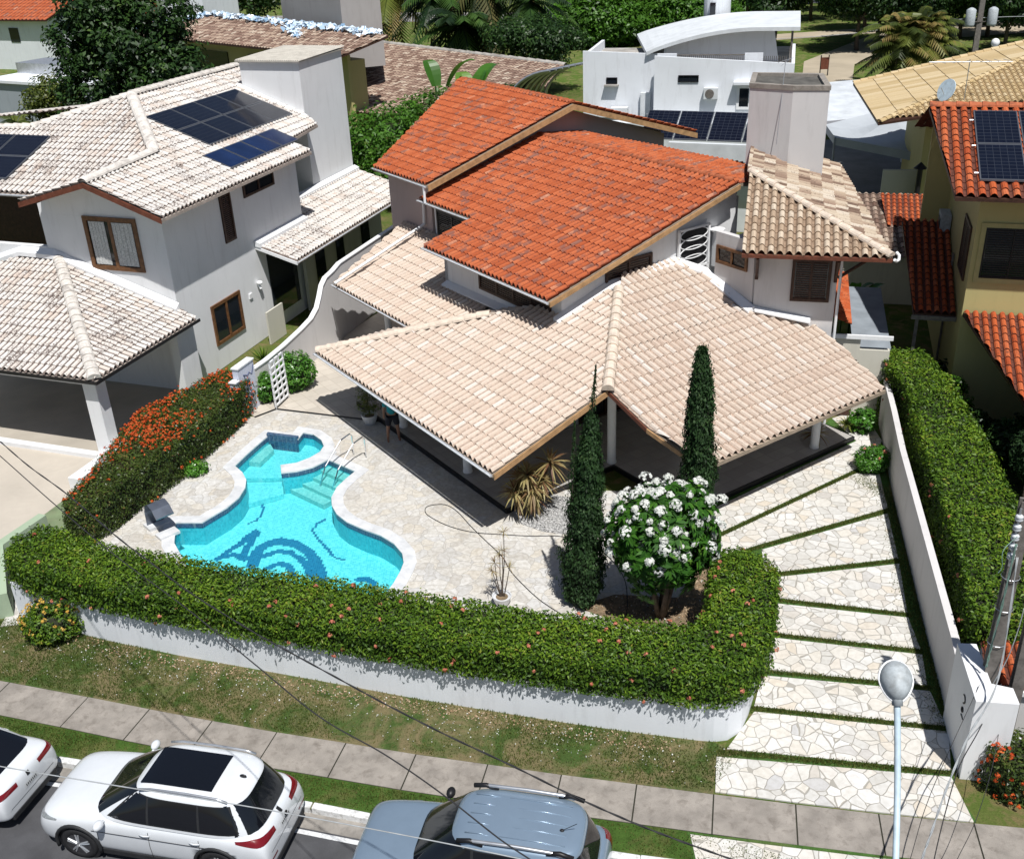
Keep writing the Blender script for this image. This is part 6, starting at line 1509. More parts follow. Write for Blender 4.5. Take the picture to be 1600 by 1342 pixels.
for q_ in (('dark leafy shrub in the shaded yard right of the tall hedge', 14.6, 26.6, .8, 1.5), ('ragged shrub below the veranda roof at the right edge', 13.7, 27.6, .7, 1.3), ('low dark shrub behind the bushy conifer', 14.9, 25.0, .7, 1.2), ('shrub beside the broad-leaved plants near the annex', 14.4, 31.0, .8, 1.4)):
    bush(q_[0], 'bush', q_[1:3], q_[3], q_[4], LEAF['dark'], 300, .13, 31)
bush('light green bush growing in the dark yard right of the tower', 'bush', (13.6, 28.9), .7, 1.8, LEAF['bright'], 220, .13, 13)
GW = thing('garden_wall', 'low pale green wall meeting the left end of the front hedge', 'wall', (-13, 23, 0))
b = MB(); b.prism([(-13.55, 22.95), (-12.95, 24.35), (-12.72, 24.25), (-13.3, 22.85)], 0, 1.0); b.prism([(-13.55, 22.95), (-13.3, 22.85), (-12.55, 21.1), (-12.85, 21.0)], 0, [1.0, 1.0, .7, .7]); b.build('wall', MT['green_wall'], GW)
# boundary wall with S-curved top between the lots
BW = thing('boundary_wall', 'white boundary wall with S-curved top between the carport and the left neighbour', 'wall', (-8, 34, 0))
prof_top = [(-.55, 1.35), (.3, 1.33), (1.5, 1.38), (2.8, 1.5), (3.6, 1.62), (4.1, 1.85), (4.4, 2.2), (4.65, 2.55), (5.0, 2.75), (5.6, 2.82), (6.2, 2.95)]
b = MB(); gable_wall(b, A, 'u', 2.96, .14, [(-.55, 0), (6.2, 0)] + prof_top[::-1]); b.box(A, 2.96, 3.10, 6.2, 17, 0, 2.95)
fixn(b.build('wall', MT['grey_wall'], BW))
b = MB()
for p, q in zip(prof_top[:-1], prof_top[1:]): b.hexa([A(2.93, p[0], p[1]), A(3.13, p[0], p[1]), A(3.13, q[0], q[1]), A(2.93, q[0], q[1]), A(2.93, p[0], p[1] + .04), A(3.13, p[0], p[1] + .04), A(3.13, q[0], q[1] + .04), A(2.93, q[0], q[1] + .04)])
b.box(A, 2.93, 3.13, 6.2, 17, 2.95, 2.99); fixn(b.build('coping', MT['trim'], BW))
# mural wall piece with stepped top and blue line drawing
MW = thing('mural_wall', 'short pale wall with stepped top and a blue geometric line drawing', 'wall', tuple(A(2.6, -1.6, 0)))
b = MB(); gable_wall(b, A, 'u', 2.90, .22, [(-2.0, 0), (-.6, 0), (-.6, 1.75), (-1.55, 1.75), (-1.55, 1.35), (-1.8, 1.35), (-1.8, 1.0), (-2.0, 1.0)])
fixn(b.build('wall', plaster('pale_blue_wall', (.60, .63, .74), .15), MW)); b = MB()
b.box(A, 2.87, 3.15, -1.58, -.57, 1.751, 1.80); b.box(A, 2.87, 3.15, -1.83, -1.56, 1.351, 1.39); b.box(A, 2.87, 3.15, -2.03, -1.81, 1.001, 1.04); b.build('coping', MT['trim'], MW)
MT['ink'] = plain('blue_mural_paint', (.05, .07, .18), .7, .1)
b = MB(); q = lambda v, z: A(3.127, v, z)
for ln in ([(-1.7, .55), (-1.62, .75), (-1.5, .85), (-1.4, 1.0), (-1.25, 1.08), (-1.2, 1.25), (-1.28, 1.45)], [(-1.28, 1.45), (-1.05, 1.35), (-.95, 1.42), (-.8, 1.3), (-.72, 1.45), (-.66, 1.6)], [(-1.25, 1.08), (-1.1, 1.12), (-.98, 1.22)], [(-1.35, .4), (-1.28, .75), (-1.1, .9), (-.98, .75), (-.85, .3)], [(-1.25, .4), (-1.2, .65), (-1.1, .74), (-1.02, .62), (-.95, .3)], [(-1.15, .35), (-1.1, .56), (-1.05, .35)], [(-1.22, 1.25), (-1.12, .9)]):
    b.tube([q(*p) for p in ln], .014, 4)
b.build('line_drawing', MT['ink'], MW)
# driveway wall and pier
RW = thing('driveway_wall', 'grey-white wall along the right side of the driveway', 'wall', (9.6, 21, 0))
rb = [tuple(p) for p in Gd['rwall_base']][:6] + [(8.42, 15.1)]; rt = poly_off(rb, -.16); ht = [1.5] * 5 + [1.45, 1.4]
b = MB()
for i in range(len(rb) - 1): b.prism([rb[i], rb[i + 1], rt[i + 1], rt[i]], 0, [ht[i], ht[i + 1], ht[i + 1], ht[i]])
fixn(b.build('wall', MT['grey_wall'], RW))
PR = thing('gate_pier', 'white block pier at the street end of the driveway wall carrying a number', 'pier', (8.6, 15, 0))
b = MB(); b.prism([(8.3, 14.55), (9.05, 14.42), (9.12, 14.85), (8.78, 15.0), (8.98, 16.15), (8.62, 16.2)], 0, 1.95); b.build('block', MT['white'], PR, bevel=.01)
b = MB()
def arc(c, r, a0, a1, n=10): return [c + Vector((0, -1, 0)) * 0 + PRd * (r * math.cos(a0 + (a1 - a0) * i / n)) + Vector((0, 0, r * math.sin(a0 + (a1 - a0) * i / n))) for i in range(n + 1)]
PRd = (Vector((8.62, 16.2, 0)) - Vector((8.3, 14.55, 0))).normalized(); pc_ = Vector((8.3, 14.55, 0)) + PRd * .62 + Vector((-.012, 0, 1.45))
b.tube(arc(pc_, .085, PI * .2, PI * 1.5), .012, 5); b.tube(arc(pc_ - Vector((0, 0, .24)) + PRd * -.02, .05, 0, 2 * PI), .014, 5); b.tube([pc_ - Vector((0, 0, .36)), pc_ - Vector((0, 0, .37)) - PRd * .15], .01, 5)
b.build('number_mark', MT['black'], PR)
rc = thing('tiled_cap', 'small red tiled ledge behind the white pier', 'tiled ledge', (9.6, 15.9, 0))
roof_plane('tiles', Fr(-15, (9.05, 15.55, 0)), [(0, 0), (.95, 0), (.95, 1.2), (0, 1.2)], lambda u, v: 1.35 + .15 * v, (0, -1), MT['orange_old'], rc, pitch=.2, expo=.3, deck_mat=MT['white'])
b = MB(); b.box(Fr(-15, (9.05, 15.55, 0)), .05, .9, .1, 1.1, .02, 1.24); b.build('wall', MT['grey_wall'], rc)
nw = thing('garden_wall', 'white low wall behind the orange flowered hedge at the right edge', 'wall', (10.4, 14.9, 0))
b = MB(); b.prism([(9.15, 14.95), (13, 14.1), (13.03, 14.25), (9.18, 15.1)], 0, .55); b.build('wall', MT['white'], nw)
# trellis
TR = thing('trellis', 'white lattice trellis panel standing by the drain line', 'trellis', (-8.0, 32.4, 0))
b = MB(); tv = Fr(73.9, (-8.08, 32.34, 0)); W_, H_ = .95, 1.78
for i in range(4): x = W_ * i / 3; b.box(tv, x - .035, x + .035, -.02, .02, .02 + .12, H_)
for j in range(8): z = .15 + (H_ - .18) * j / 7; b.box(tv, -.035, W_ + .035, -.026, .026, z - .03, z + .03)
b.build('lattice', MT['trim'], TR)
b = MB(); b.tube([tv(-.0, 0, .0), tv(0, 0, .3)], .03, 6); b.tube([tv(W_, 0, .0), tv(W_, 0, .3)], .03, 6); b.build('leg', MT['metal'], TR)
# hose
hs = thing('garden_hose', 'dark garden hose looped across the pale pool deck', 'hose', (-1, 24.2, 0))
def smooth(P, k=5):
    P = [Vector(p) for p in P]; out = []
    for i in range(len(P) - 1):
        p0, p1, p2, p3 = P[max(i - 1, 0)], P[i], P[i + 1], P[min(i + 2, len(P) - 1)]
        for j in range(k):
            t = j / k; out.append(.5 * ((2 * p1) + (p2 - p0) * t + (2 * p0 - 5 * p1 + 4 * p2 - p3) * t * t + (3 * p1 - p0 - 3 * p2 + p3) * t ** 3))
    return out + [P[-1]]
b = MB(); b.tube(smooth([(x, y, .035) for x, y in Gd['hose']]), .010, 6); b.tube(smooth([(x, y, .05) for x, y in Gd['hose2']]), .010, 6); b.build('tube', MT['rubber'], hs)

# ================================================================ garden plants
def rnd_tone(lo=.2, hi=.9): return lambda: random.uniform(lo, hi)
FG = thing('frangipani_tree', 'round frangipani tree full of white flowers beside the cypress', 'tree', (3.34, 19.93, 0))
c0 = np.array([3.32, 19.95, 2.20]); rad = np.array([1.2, 1.1, 1.45])
tips = []
for _try in range(6000):
    d = RNG.normal(0, 1, 3); d /= np.linalg.norm(d)
    if d[2] < -.85: continue
    p = c0 + d * rad * (RNG.uniform(.66, 1.0) * (1 + .26 * float(lowfreq(np.array([d]), 3.2, 12)[0])))
    if all(np.linalg.norm(p - t) > .235 for t, _ in tips): tips.append((p, d))
b = MB(); base = Vector((3.34, 19.93, 0))
for k in range(5):
    a = k * 1.26; m = base + Vector((math.cos(a) * .25, math.sin(a) * .25, .9)); b.tube([base + Vector((math.cos(a) * .05, math.sin(a) * .05, 0)), m, Vector(c0) + Vector((math.cos(a) * .55, math.sin(a) * .55, -.1))], [.075, .055, .035], 7)
b.build('trunk', LEAF['bark'], FG, smooth=True)
C_, D_, N_, S_2 = [], [], [], []
for p, d in tips:
    for k in range(24):
        az = RNG.uniform(0, 6.28); v = RNG.normal(0, 1, 3); v -= d * (v @ d) * .9; v /= np.linalg.norm(v); dr_ = v * .9 + d * .25 + np.array([0, 0, -.12]); L = RNG.uniform(.20, .32)
        C_.append(p + dr_ * L * .55); D_.append(dr_); N_.append(d + np.array([0, 0, .5])); S_2.append(L)
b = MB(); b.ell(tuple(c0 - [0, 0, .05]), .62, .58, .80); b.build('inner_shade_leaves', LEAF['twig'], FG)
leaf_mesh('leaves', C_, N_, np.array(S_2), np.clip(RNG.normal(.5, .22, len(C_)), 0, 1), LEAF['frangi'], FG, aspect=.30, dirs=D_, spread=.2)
fl_t = [t for t in tips if t[1][2] > -.25][:]; RNG.shuffle(fl_t); 
wt_ = np.array([max(.05, t[1][2] + .75) ** 1.5 for t in tips]); fl_i = RNG.choice(len(tips), int(len(tips) * .5), replace=False, p=wt_ / wt_.sum()); print('TIPS', len(tips)); fp = np.array([tips[i][0] + tips[i][1] * .10 + np.array([0, 0, .06]) for i in fl_i if tips[i][1][2] > -.35]); fn_ = np.array([tips[i][1] * .6 + np.array([0, 0, .5]) for i in fl_i if tips[i][1][2] > -.35])
fa_ = len(fp) // 2; flower_heads('flowers', fp[:fa_] + RNG.normal(0, .05, (fa_, 3)), fn_[:fa_], .16, LEAF['white_fl'], FG, 40, .085); flower_heads('flowers', fp[fa_:], fn_[fa_:], .105, LEAF['white_fl'], FG, 24, .08)
def cypress(lab, x, y, h, prof, lean, seed, n=2600, thin=None):
    t = thing('cypress', lab, 'cypress', (x, y, 0))
    trunk(t, (x, y, 0), (x + lean[0] * .9, y + lean[1], h * .9), .07, .015, LEAF['bark'], bend=.03)
    zs = RNG.uniform(0.02, 1, n) ** 1.0; r = np.interp(zs, [p[0] for p in prof], [p[1] for p in prof])
    a = RNG.uniform(0, 6.28, n); q = RNG.uniform(.55, 1.0, n) ** .5; bump_ = 1 + .42 * lowfreq(np.c_[np.cos(a) * 2, np.sin(a) * 2, zs * h * 1.6], 2.0, seed)
    C = np.c_[x + lean[0] * zs + np.cos(a) * r * q * bump_, y + lean[1] * zs + np.sin(a) * r * q * bump_, .05 + zs * h]
    per = 9; l = RNG.normal(0, .045, (n, per, 3)); P = (C[:, None, :] + l).reshape(-1, 3)
    Nn = np.c_[np.cos(a), np.sin(a), np.full(n, .3)]; Nn = np.repeat(Nn, per, 0); D = np.c_[RNG.normal(0, .35, (n * per, 2)), np.ones(n * per)]
    tone = np.repeat(np.clip(.45 + .25 * lowfreq(C, 5, seed + 1) + RNG.normal(0, .12, n), 0, 1), per) + RNG.normal(0, .1, n * per)
    leaf_mesh('foliage', P, Nn, .075 * RNG.uniform(.6, 1.4, n * per), np.clip(tone, 0, 1), LEAF['cypress'], t, aspect=.5, dirs=D, spread=.4)
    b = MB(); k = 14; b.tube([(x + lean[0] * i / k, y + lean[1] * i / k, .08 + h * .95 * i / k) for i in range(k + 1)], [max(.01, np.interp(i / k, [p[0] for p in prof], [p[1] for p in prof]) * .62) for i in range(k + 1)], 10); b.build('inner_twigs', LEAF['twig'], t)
    return t
cy = cypress('tall thin cypress with double tip left of the white-flowered tree', 1.5, 20.61, 5.0, [(0, .24), (.1, .44), (.25, .48), (.4, .40), (.55, .33), (.72, .27), (.88, .18), (1, .05)], (.28, .05), 3, 3000)
b = MB(); 
def whip(x, y, z0, z1, lx, r, n):
    zs = RNG.uniform(0, 1, n); C = np.c_[x + lx * zs + RNG.normal(0, r, n) * (1.1 - zs), y + RNG.normal(0, r, n) * (1.1 - zs), z0 + (z1 - z0) * zs]
    leaf_mesh('thin_leader', C, RNG.normal(0, 1, (n, 3)) * [1, 1, .2], .075 * np.ones(n), np.clip(RNG.normal(.5, .25, n), 0, 1), LEAF['cypress'], cy, aspect=.4, dirs=np.c_[RNG.normal(0, .3, (n, 2)), np.ones(n)], spread=.3)
whip(1.76, 20.66, 4.7, 6.3, .12, .05, 420); whip(1.28, 20.61, 2.6, 5.0, .12, .06, 500)
b.tube([(1.74, 20.66, 4.6), (1.88, 20.66, 6.2)], [.012, .004], 5); b.tube([(1.3, 20.61, 2.4), (1.40, 20.61, 4.9)], [.014, .004], 5); b.build('leader_stem', LEAF['bark'], cy)
cypress('dense dark cypress standing behind the white-flowered tree against the tiled roof', 4.53, 22.0, 5.95, [(0, .30), (.15, .42), (.35, .43), (.55, .36), (.75, .30), (.9, .20), (1, .05)], (-.08, 0), 4, 3000)
# dracaena cluster at the veranda corner
DR = thing('dracaena', 'spiky yellow-green dracaena with several heads at the veranda corner', 'plant', (.2, 24.8, 0))
heads = [(1.0, 24.85, 1.62, .55), (.35, 24.7, 1.35, .52), (.02, 24.65, .85, .5), (.5, 24.6, .95, .5), (.78, 24.8, 1.1, .5), (.5, 24.75, .6, .42), (.15, 24.9, 1.15, .45)]
b = MB()
for h_ in heads: b.tube([(.2 + random.uniform(-.08, .12), 24.77, 0), ((.2 + h_[0]) / 2, 24.77, h_[2] * .55), (h_[0], h_[1], h_[2])], [.05, .035, .025], 6)
b.build('stem', LEAF['bark'], DR)
for h_ in heads: strap_leaves('leaf_rosette', h_[:3], 80, h_[3] * 1.25, .06, LEAF['drac'], DR, (-40, 85), .35)
# potted thin dracaena near the hedge
def pot(parent, c, r, h, mat):
    b = MB(); b.lathe((c[0], c[1], .02), [(r * .6, 0), (r * .78, h * .3), (r * .98, h * .8), (r * 1.05, h * .95), (r * 1.05, h), (r * .9, h), (r * .88, h * .85)], 24); b.build('pot', mat, parent)
    b = MB(); b.lathe((c[0], c[1], .02 + h * .84), [(.001, .01), (r * .9, 0)], 20); b.build('potting_soil', MT['soil'], parent)
P1 = thing('potted_plant', 'sparse thin-stemmed dracaena in a white pot behind the front hedge', 'potted plant', (-.42, 20.7, 0)); pot(P1, (-.42, 20.7), .23, .27, MT['marble'])
b = MB(); hh = [(-.55, 20.7, 1.25), (-.42, 20.72, 1.45), (-.3, 20.68, 2.12), (-.62, 20.72, 1.0), (-.2, 20.7, 1.1), (-.36, 20.66, 1.62)]
for h_ in hh: b.tube([(-.42 + random.uniform(-.08, .08), 20.7, .2), ((h_[0] - .42) / 2 + random.uniform(-.04, .04), 20.7, h_[2] * .6), h_], [.016, .012, .008], 5)
b.build('stem', LEAF['bark'], P1)
for h_ in hh: strap_leaves('leaf_rosette', h_, 22, .27, .016, LEAF['drac'], P1, (-30, 85), .25)
P2 = thing('potted_plant', 'bushy plant in a white bowl in the shade beside the standing person', 'potted plant', (-4.7, 30.95, 0)); pot(P2, (-4.7, 30.95), .27, .34, MT['marble'])
blob_crown(P2, [(-4.72, 30.95, .85, .40, .38, .45), (-4.85, 31.0, 1.15, .25, .25, .2), (-4.5, 30.9, .7, .3, .3, .25)], 150, .12, 10, .10, LEAF['olive'], 5, aspect=.2, name='leaves', shell=.3)
b = MB(); b.tube([(-4.7, 30.95, .3), (-4.72, 30.95, 1.0)], .02, 5); b.build('stem', LEAF['bark'], P2)
pl_ = thing('plant', 'spiky green plant behind the wall below the lean-to', 'plant', tuple(A(2.2, 1.2, 0))); b = MB()
strap_leaves('leaf_rosette', A(2.35, 1.2, .7), 60, .9, .07, LEAF['hedge'], pl_, (30, 88), .2)
b.tube([A(2.35, 1.2, 0), A(2.35, 1.2, .75)], .05, 6); b.build('stem', LEAF['bark'], pl_)
pl_ = thing('plant', 'yellowish plant inside the shade under the right veranda post', 'plant', (9.3, 28.2, 0)); strap_leaves('leaf_rosette', (9.35, 28.2, .4), 60, .7, .05, LEAF['drac'], pl_, (0, 85), .4)
pl_ = thing('plant', 'yellow-green spiky plant beside the right veranda post', 'plant', (10.4, 28.9, 0)); strap_leaves('leaf_rosette', (10.5, 28.9, .25), 50, .5, .05, LEAF['olive'], pl_, (0, 85), .4)
# banana / heliconia clump at the back right
def blades_clump(lab, c, n, L, w, spread=.6, h0=.4, cat='plant', name='banana_plant', elev=(50, 85)):
    t = thing(name, lab, cat, (c[0], c[1], 0)); b = MB()
    for i in range(n):
        x, y = c[0] + random.uniform(-spread, spread), c[1] + random.uniform(-spread, spread); az = random.uniform(0, 6.28); el = math.radians(random.uniform(*elev)); LL = L * random.uniform(.7, 1.1); ww = w * random.uniform(.8, 1.1); r = random.random()
        d = Vector((math.cos(az) * math.cos(el), math.sin(az) * math.cos(el), math.sin(el))); sd = Vector((-math.sin(az), math.cos(az), 0)); up = sd.cross(d) * -1; m = 8; rows = []
        z0 = h0 * random.uniform(.6, 1.3)
        for j in range(m + 1):
            tt = j / m; p = Vector((x, y, z0)) + d * LL * tt - Vector((0, 0, .45 * LL * tt ** 2.2)); q = ww * .5 * math.sin(PI * min(1, .12 + .88 * tt)) ** .55 if tt < 1 else .01
            rows.append((p - sd * q + up * q * .35, p, p + sd * q + up * q * .35))
        for j in range(m):
            for s in (0, 1): b.face([rows[j][s], rows[j][s + 1], rows[j + 1][s + 1], rows[j + 1][s]], 0, min(1, max(0, r + random.uniform(-.06, .06))))
        b.tube([(x, y, 0), (x, y, z0)], .04, 5, 0, .1)
    b.build('leaves', LEAF['banana'], t); return t
blades_clump('large-leaved banana plant behind the top ridge of the orange roof', (-1.6, 51.0), 12, 3.0, .8, 1.3, 6.2)
blades_clump('broad-leaved plants at the end of the right hedge below the tower', (12.7, 31.6), 16, 1.5, .38, .7, .6, name='heliconia')
blades_clump('bright broad-leaved plants beside the annex slab', (12.6, 36.2), 12, 1.6, .4, .9, 1.3, name='heliconia')
blades_clump('bright green banana leaf below the left eave of the top orange roof', (-5.2, 54.5), 4, 1.8, .6, .4, 1.5)
# conifers at the right edge
for (x, y, h, r, lab) in ((14.0, 24.4, 2.2, .55, 'bushy conifer at the right edge behind the hedge'), (13.2, 25.2, 1.3, .4, 'smaller conifer left of the bushy one at the right edge')):
    t = thing('conifer', lab, 'conifer', (x, y, 0)); trunk(t, (x, y, 0), (x, y, h * .8), .05, .02, LEAF['bark'], bend=.02)
    blob_crown(t, [(x + r * .5 * math.cos(k), y + r * .5 * math.sin(k), h * (.35 + .12 * k), r * .45, r * .45, h * .3) for k in range(5)], 220, .13, 16, .10, LEAF['cypress'], 3, aspect=.3, shell=.4)

# ================================================================ cars
def paint(name, col, metal=.0):
    m, nt, b = newmat(name); b.inputs['Base Color'].default_value = (*col, 1); b.inputs['Roughness'].default_value = .28; b.inputs['Metallic'].default_value = metal
    b.inputs['Coat Weight'].default_value = 1; b.inputs['Coat Roughness'].default_value = .04
    P = coords(nt); n = noise(nt, P, 4, 3); c = ramp(nt, n.outputs[0], [(.3, tuple(x * .94 for x in col)), (.7, col)]).outputs[0]; nt.links.new(c, b.inputs['Base Color']); return m
MT['paint_white'] = paint('white_car_paint', (.70, .73, .76)); MT['paint_blue'] = paint('silver_blue_car_paint', (.27, .36, .46), .4)
m, nt, b_ = newmat('car_glass'); b_.inputs['Base Color'].default_value = (.006, .007, .010, 1); b_.inputs['Roughness'].default_value = .04; b_.inputs['Specular IOR Level'].default_value = .7; MT['car_glass'] = m
MT['tail'] = plain('red_tail_lamp', (.16, .006, .010), .15, .1, 9, spec=.7); MT['headlamp'] = plain('headlamp_glass', (.25, .27, .28), .1, .3, 20, spec=.7)
MT['rim'] = plain('dark_alloy', (.10, .10, .11), .3, .2, 9, metal=.7); MT['plate'] = plain('plate_white', (.6, .62, .63), .5, .05)
MT['cladding'] = plain('black_cladding', (.02, .021, .023), .6, .2, 8)
def super_pt(th, a, b, n):
    c, s = math.cos(th), math.sin(th); return a * math.copysign(abs(c) ** (2 / n), c), b * math.copysign(abs(s) ** (2 / n), s)
def make_car(label, paint_m, cfg, loc, rot, group):
    L, W2, H = cfg['L'] / 2, cfg['W'] / 2, cfg['H']
    t = thing('parked_car', label, 'car', loc, group); ORG[t] = Vector((0, 0, 0))       # built around the origin, then placed
    # lower body: stations (x, top z, half width, side-top z)
    st = cfg['stations']; rows = []
    for (x, zt, w, zb) in st:
        sh = zt - .04
        half = [(0, zt), (w * .45, zt - .003), (w * .78, zt - .02), (w * .93, sh - .05), (w * .985, sh - .17), (w, (sh + zb) / 2 + .02), (w * .985, zb + .14), (w * .93, zb + .02), (w * .7, zb), (0, zb)]
        ring = [(x, y, z) for y, z in half] + [(x, -y, z) for y, z in half[-2:0:-1]]
        rows.append(ring)
    me = bpy.data.meshes.new('body'); V = [p for r in rows for p in r]; k = len(rows[0]); Fc = []
    for i in range(len(rows) - 1):
        for j in range(k): Fc.append((i * k + j, i * k + (j + 1) % k, (i + 1) * k + (j + 1) % k, (i + 1) * k + j))
    Fc.append(tuple(range(k))[::-1]); Fc.append(tuple((len(rows) - 1) * k + j for j in range(k)))
    me.from_pydata(V, [], Fc); bm = bmesh.new(); bm.from_mesh(me); bmesh.ops.recalc_face_normals(bm, faces=bm.faces); bm.to_mesh(me); bm.free()
    me.polygons.foreach_set('use_smooth', [True] * len(me.polygons))
    tmp = bpy.data.objects.new('tmp_body', me); COL.objects.link(tmp); sb = tmp.modifiers.new('s', 'SUBSURF'); sb.levels = 2; sb.render_levels = 2
    cut = MB(); wr = cfg['wheel_r']
    for x in cfg['axles']:
        cut.lathe((x, -W2 - .3, wr), [(0, 0), (wr + .075, 0), (wr + .075, 2 * W2 + .6), (0, 2 * W2 + .6)], 28, axis=(0, 1, 0))
    cme = cut.mesh('cutter'); bm = bmesh.new(); bm.from_mesh(cme); bmesh.ops.remove_doubles(bm, verts=bm.verts, dist=1e-5); bmesh.ops.recalc_face_normals(bm, faces=bm.faces); bm.to_mesh(cme); bm.free()
    co = bpy.data.objects.new('tmp_cut', cme); COL.objects.link(co)
    bo = tmp.modifiers.new('b', 'BOOLEAN'); bo.operation = 'DIFFERENCE'; bo.object = co; bo.solver = 'EXACT'
    dg = bpy.context.evaluated_depsgraph_get(); dg.update(); nm = bpy.data.meshes.new_from_object(tmp.evaluated_get(dg))
    bpy.data.objects.remove(tmp); bpy.data.objects.remove(co); nm.name = 'body'; nm.materials.clear()
    for at in list(nm.attributes):
        if at.name == 'rnd': nm.attributes.remove(at)
    body = link_mesh('body', nm, paint_m, t)
    # cabin
    cb = cfg['cabin']; x0b, x1b, wb, zb = cb['base']; x0t, x1t, wt, zt = cb['top']; NN = 4.6
    def S(th, tt):
        xa, xb = x0b + (x0t - x0b) * tt, x1b + (x1t - x1b) * tt; w = wb + (wt - wb) * (tt ** 1.35); zz = zb + (zt - zb) * tt
        x, y = super_pt(th, (xb - xa) / 2, w, NN - .6 * tt); return Vector(((xa + xb) / 2 + x, y, zz))
    ns, nt_2 = 96, 9; V = []; Fc = []
    lev = [(i / nt_2) for i in range(nt_2 + 1)]
    for tt in lev: V += [tuple(S(2 * PI * j / ns, tt)) for j in range(ns)]
    dome = [(.94, .035), (.80, .062), (.55, .078), (.25, .086)]
    cx = (x0t + x1t) / 2
    for s, dz in dome:
        for j in range(ns): p = S(2 * PI * j / ns, 1); V.append((cx + (p.x - cx) * s, p.y * s, zt + dz))
    V.append((cx, 0, zt + .088)); tot = nt_2 + 1 + len(dome)
    for i in range(tot - 1):
        for j in range(ns): Fc.append((i * ns + j, i * ns + (j + 1) % ns, (i + 1) * ns + (j + 1) % ns, (i + 1) * ns + j))
    for j in range(ns): Fc.append(((tot - 1) * ns + j, (tot - 1) * ns + (j + 1) % ns, len(V) - 1))
    me = bpy.data.meshes.new('cabin'); me.from_pydata(V, [], Fc); me.polygons.foreach_set('use_smooth', [True] * len(Fc)); link_mesh('cabin', me, paint_m, t)
    def glass(name, quad, mat=None, off=.008, n=14, m=6):
        """patch of the cabin surface bounded by x (side windows) or y (front and rear) limits"""
        b = MB(); G_ = []
        for i in range(m + 1):
            tt = quad['t'][0] + (quad['t'][1] - quad['t'][0]) * i / m; row = []
            for j in range(n + 1):
                f = j / n; a0 = quad['a0'][0] + (quad['a0'][1] - quad['a0'][0]) * i / m; a1 = quad['a1'][0] + (quad['a1'][1] - quad['a1'][0]) * i / m; a = a0 + (a1 - a0) * f
                # find theta with the wanted x or y by bisection
                if quad['by'] == 'x': lo, hi = .001, PI - .001
                elif quad['by'] == 'front': lo, hi = -PI / 2 + .001, PI / 2 - .001
                else: lo, hi = PI / 2 + .001, 3 * PI / 2 - .001
                for _ in range(26):
                    mid = (lo + hi) / 2; p = S(mid, tt)
                    if quad['by'] == 'x': c = p.x > a
                    elif quad['by'] == 'front': c = p.y < a
                    else: c = p.y > a
                    if c: lo = mid
                    else: hi = mid
                th = (lo + hi) / 2; p = S(th, tt); e = 1e-3; nn = (S(th + e, tt) - p).cross(S(th, min(1, tt + e)) - p if tt < 1 else p - S(th, tt - e)).normalized()
                if nn.dot(p - Vector((cx, 0, zb))) < 0: nn = -nn
                p = p + nn * off
                if quad.get('side', 1) < 0: p = Vector((p.x, -p.y, p.z))
                row.append(p)
            G_.append(row)
        for i in range(m):
            for j in range(n): b.face([G_[i][j], G_[i][j + 1], G_[i + 1][j + 1], G_[i + 1][j]], 0, .5)
        return b.build(name, mat or MT['car_glass'], t, smooth=True)
    g = cfg['glass']
    for sd in (1, -1): glass('window_trim', dict(by='x', t=(.10, .93), a0=(g['side'][0][0] - .05, g['side'][0][2] - .03), a1=(g['side'][-1][1] + .06, g['side'][-1][3] + .03), side=sd), MT['cladding'], off=.004)
    glass('windshield', dict(by='front', t=(.04, .95), a0=(-g['wf'][0], -g['wf'][1]), a1=(g['wf'][0], g['wf'][1])))
    glass('rear_window', dict(by='rear', t=g['rt'], a0=(-g['wr'][0], -g['wr'][1]), a1=(g['wr'][0], g['wr'][1])))
    for sd in (1, -1):
        for (a, c, ta, tc) in g['side']: glass('side_window', dict(by='x', t=(.14, .90), a0=(a, ta), a1=(c, tc), side=sd))
    # wheels
    for x in cfg['axles']:
        for sd in (1, -1):
            y = sd * (W2 - .12); wh = MB()
            wh.lathe((x, y - sd * .11 if sd > 0 else y + .11, wr), [(wr * .66, 0), (wr * .93, .0), (wr, .04), (wr, .19), (wr * .93, .225), (wr * .68, .225), (wr * .64, .20)], 32, axis=(0, sd, 0)); w = wh.build('tyre', MT['rubber'], t, smooth=True)
            rm = MB(); yo = y + sd * .095; rm.lathe((x, y, wr), [(0, .02), (wr * .62, .03), (wr * .67, .10), (wr * .64, .105)], 28, axis=(0, sd, 0)); 
            for q in range(5):
                for dq in (-.13, .13):
                    a = q * 2 * PI / 5 + dq + .3; P0 = Vector((x + math.cos(a - dq * .3) * .04, yo + sd * .02, wr + math.sin(a - dq * .3) * .04)); P1 = Vector((x + math.cos(a) * wr * .64, yo + sd * .012, wr + math.sin(a) * wr * .64)); rm.tube([P0, P1], [.024, .018], 5, 1)
            rm.lathe((x, yo - sd * .02, wr), [(.055, 0), (.05, .03), (0, .035)], 12, axis=(0, sd, 0)); rm.build('rim', [MT['rim'], MT['metal']] if cfg.get('dark_rim', 1) else [MT['metal'], MT['metal']], w)
            ar = MB(); pts = [Vector((x + math.cos(a) * (wr + .085), sd * (W2 - .006), wr + math.sin(a) * (wr + .085))) for a in [PI * (-.08 + 1.16 * i / 16) for i in range(17)]]; ar.tube(pts, .035, 6); ar.build('arch_trim', MT['cladding'] if cfg.get('clad', 1) else paint_m, t, smooth=True)
            lin = MB(); lin.lathe((x, sd * (W2 - .45), wr), [(wr + .07, 0), (wr + .07, .40)], 24, axis=(0, sd, 0)); lin.build('wheel_housing', MT['black'], t)
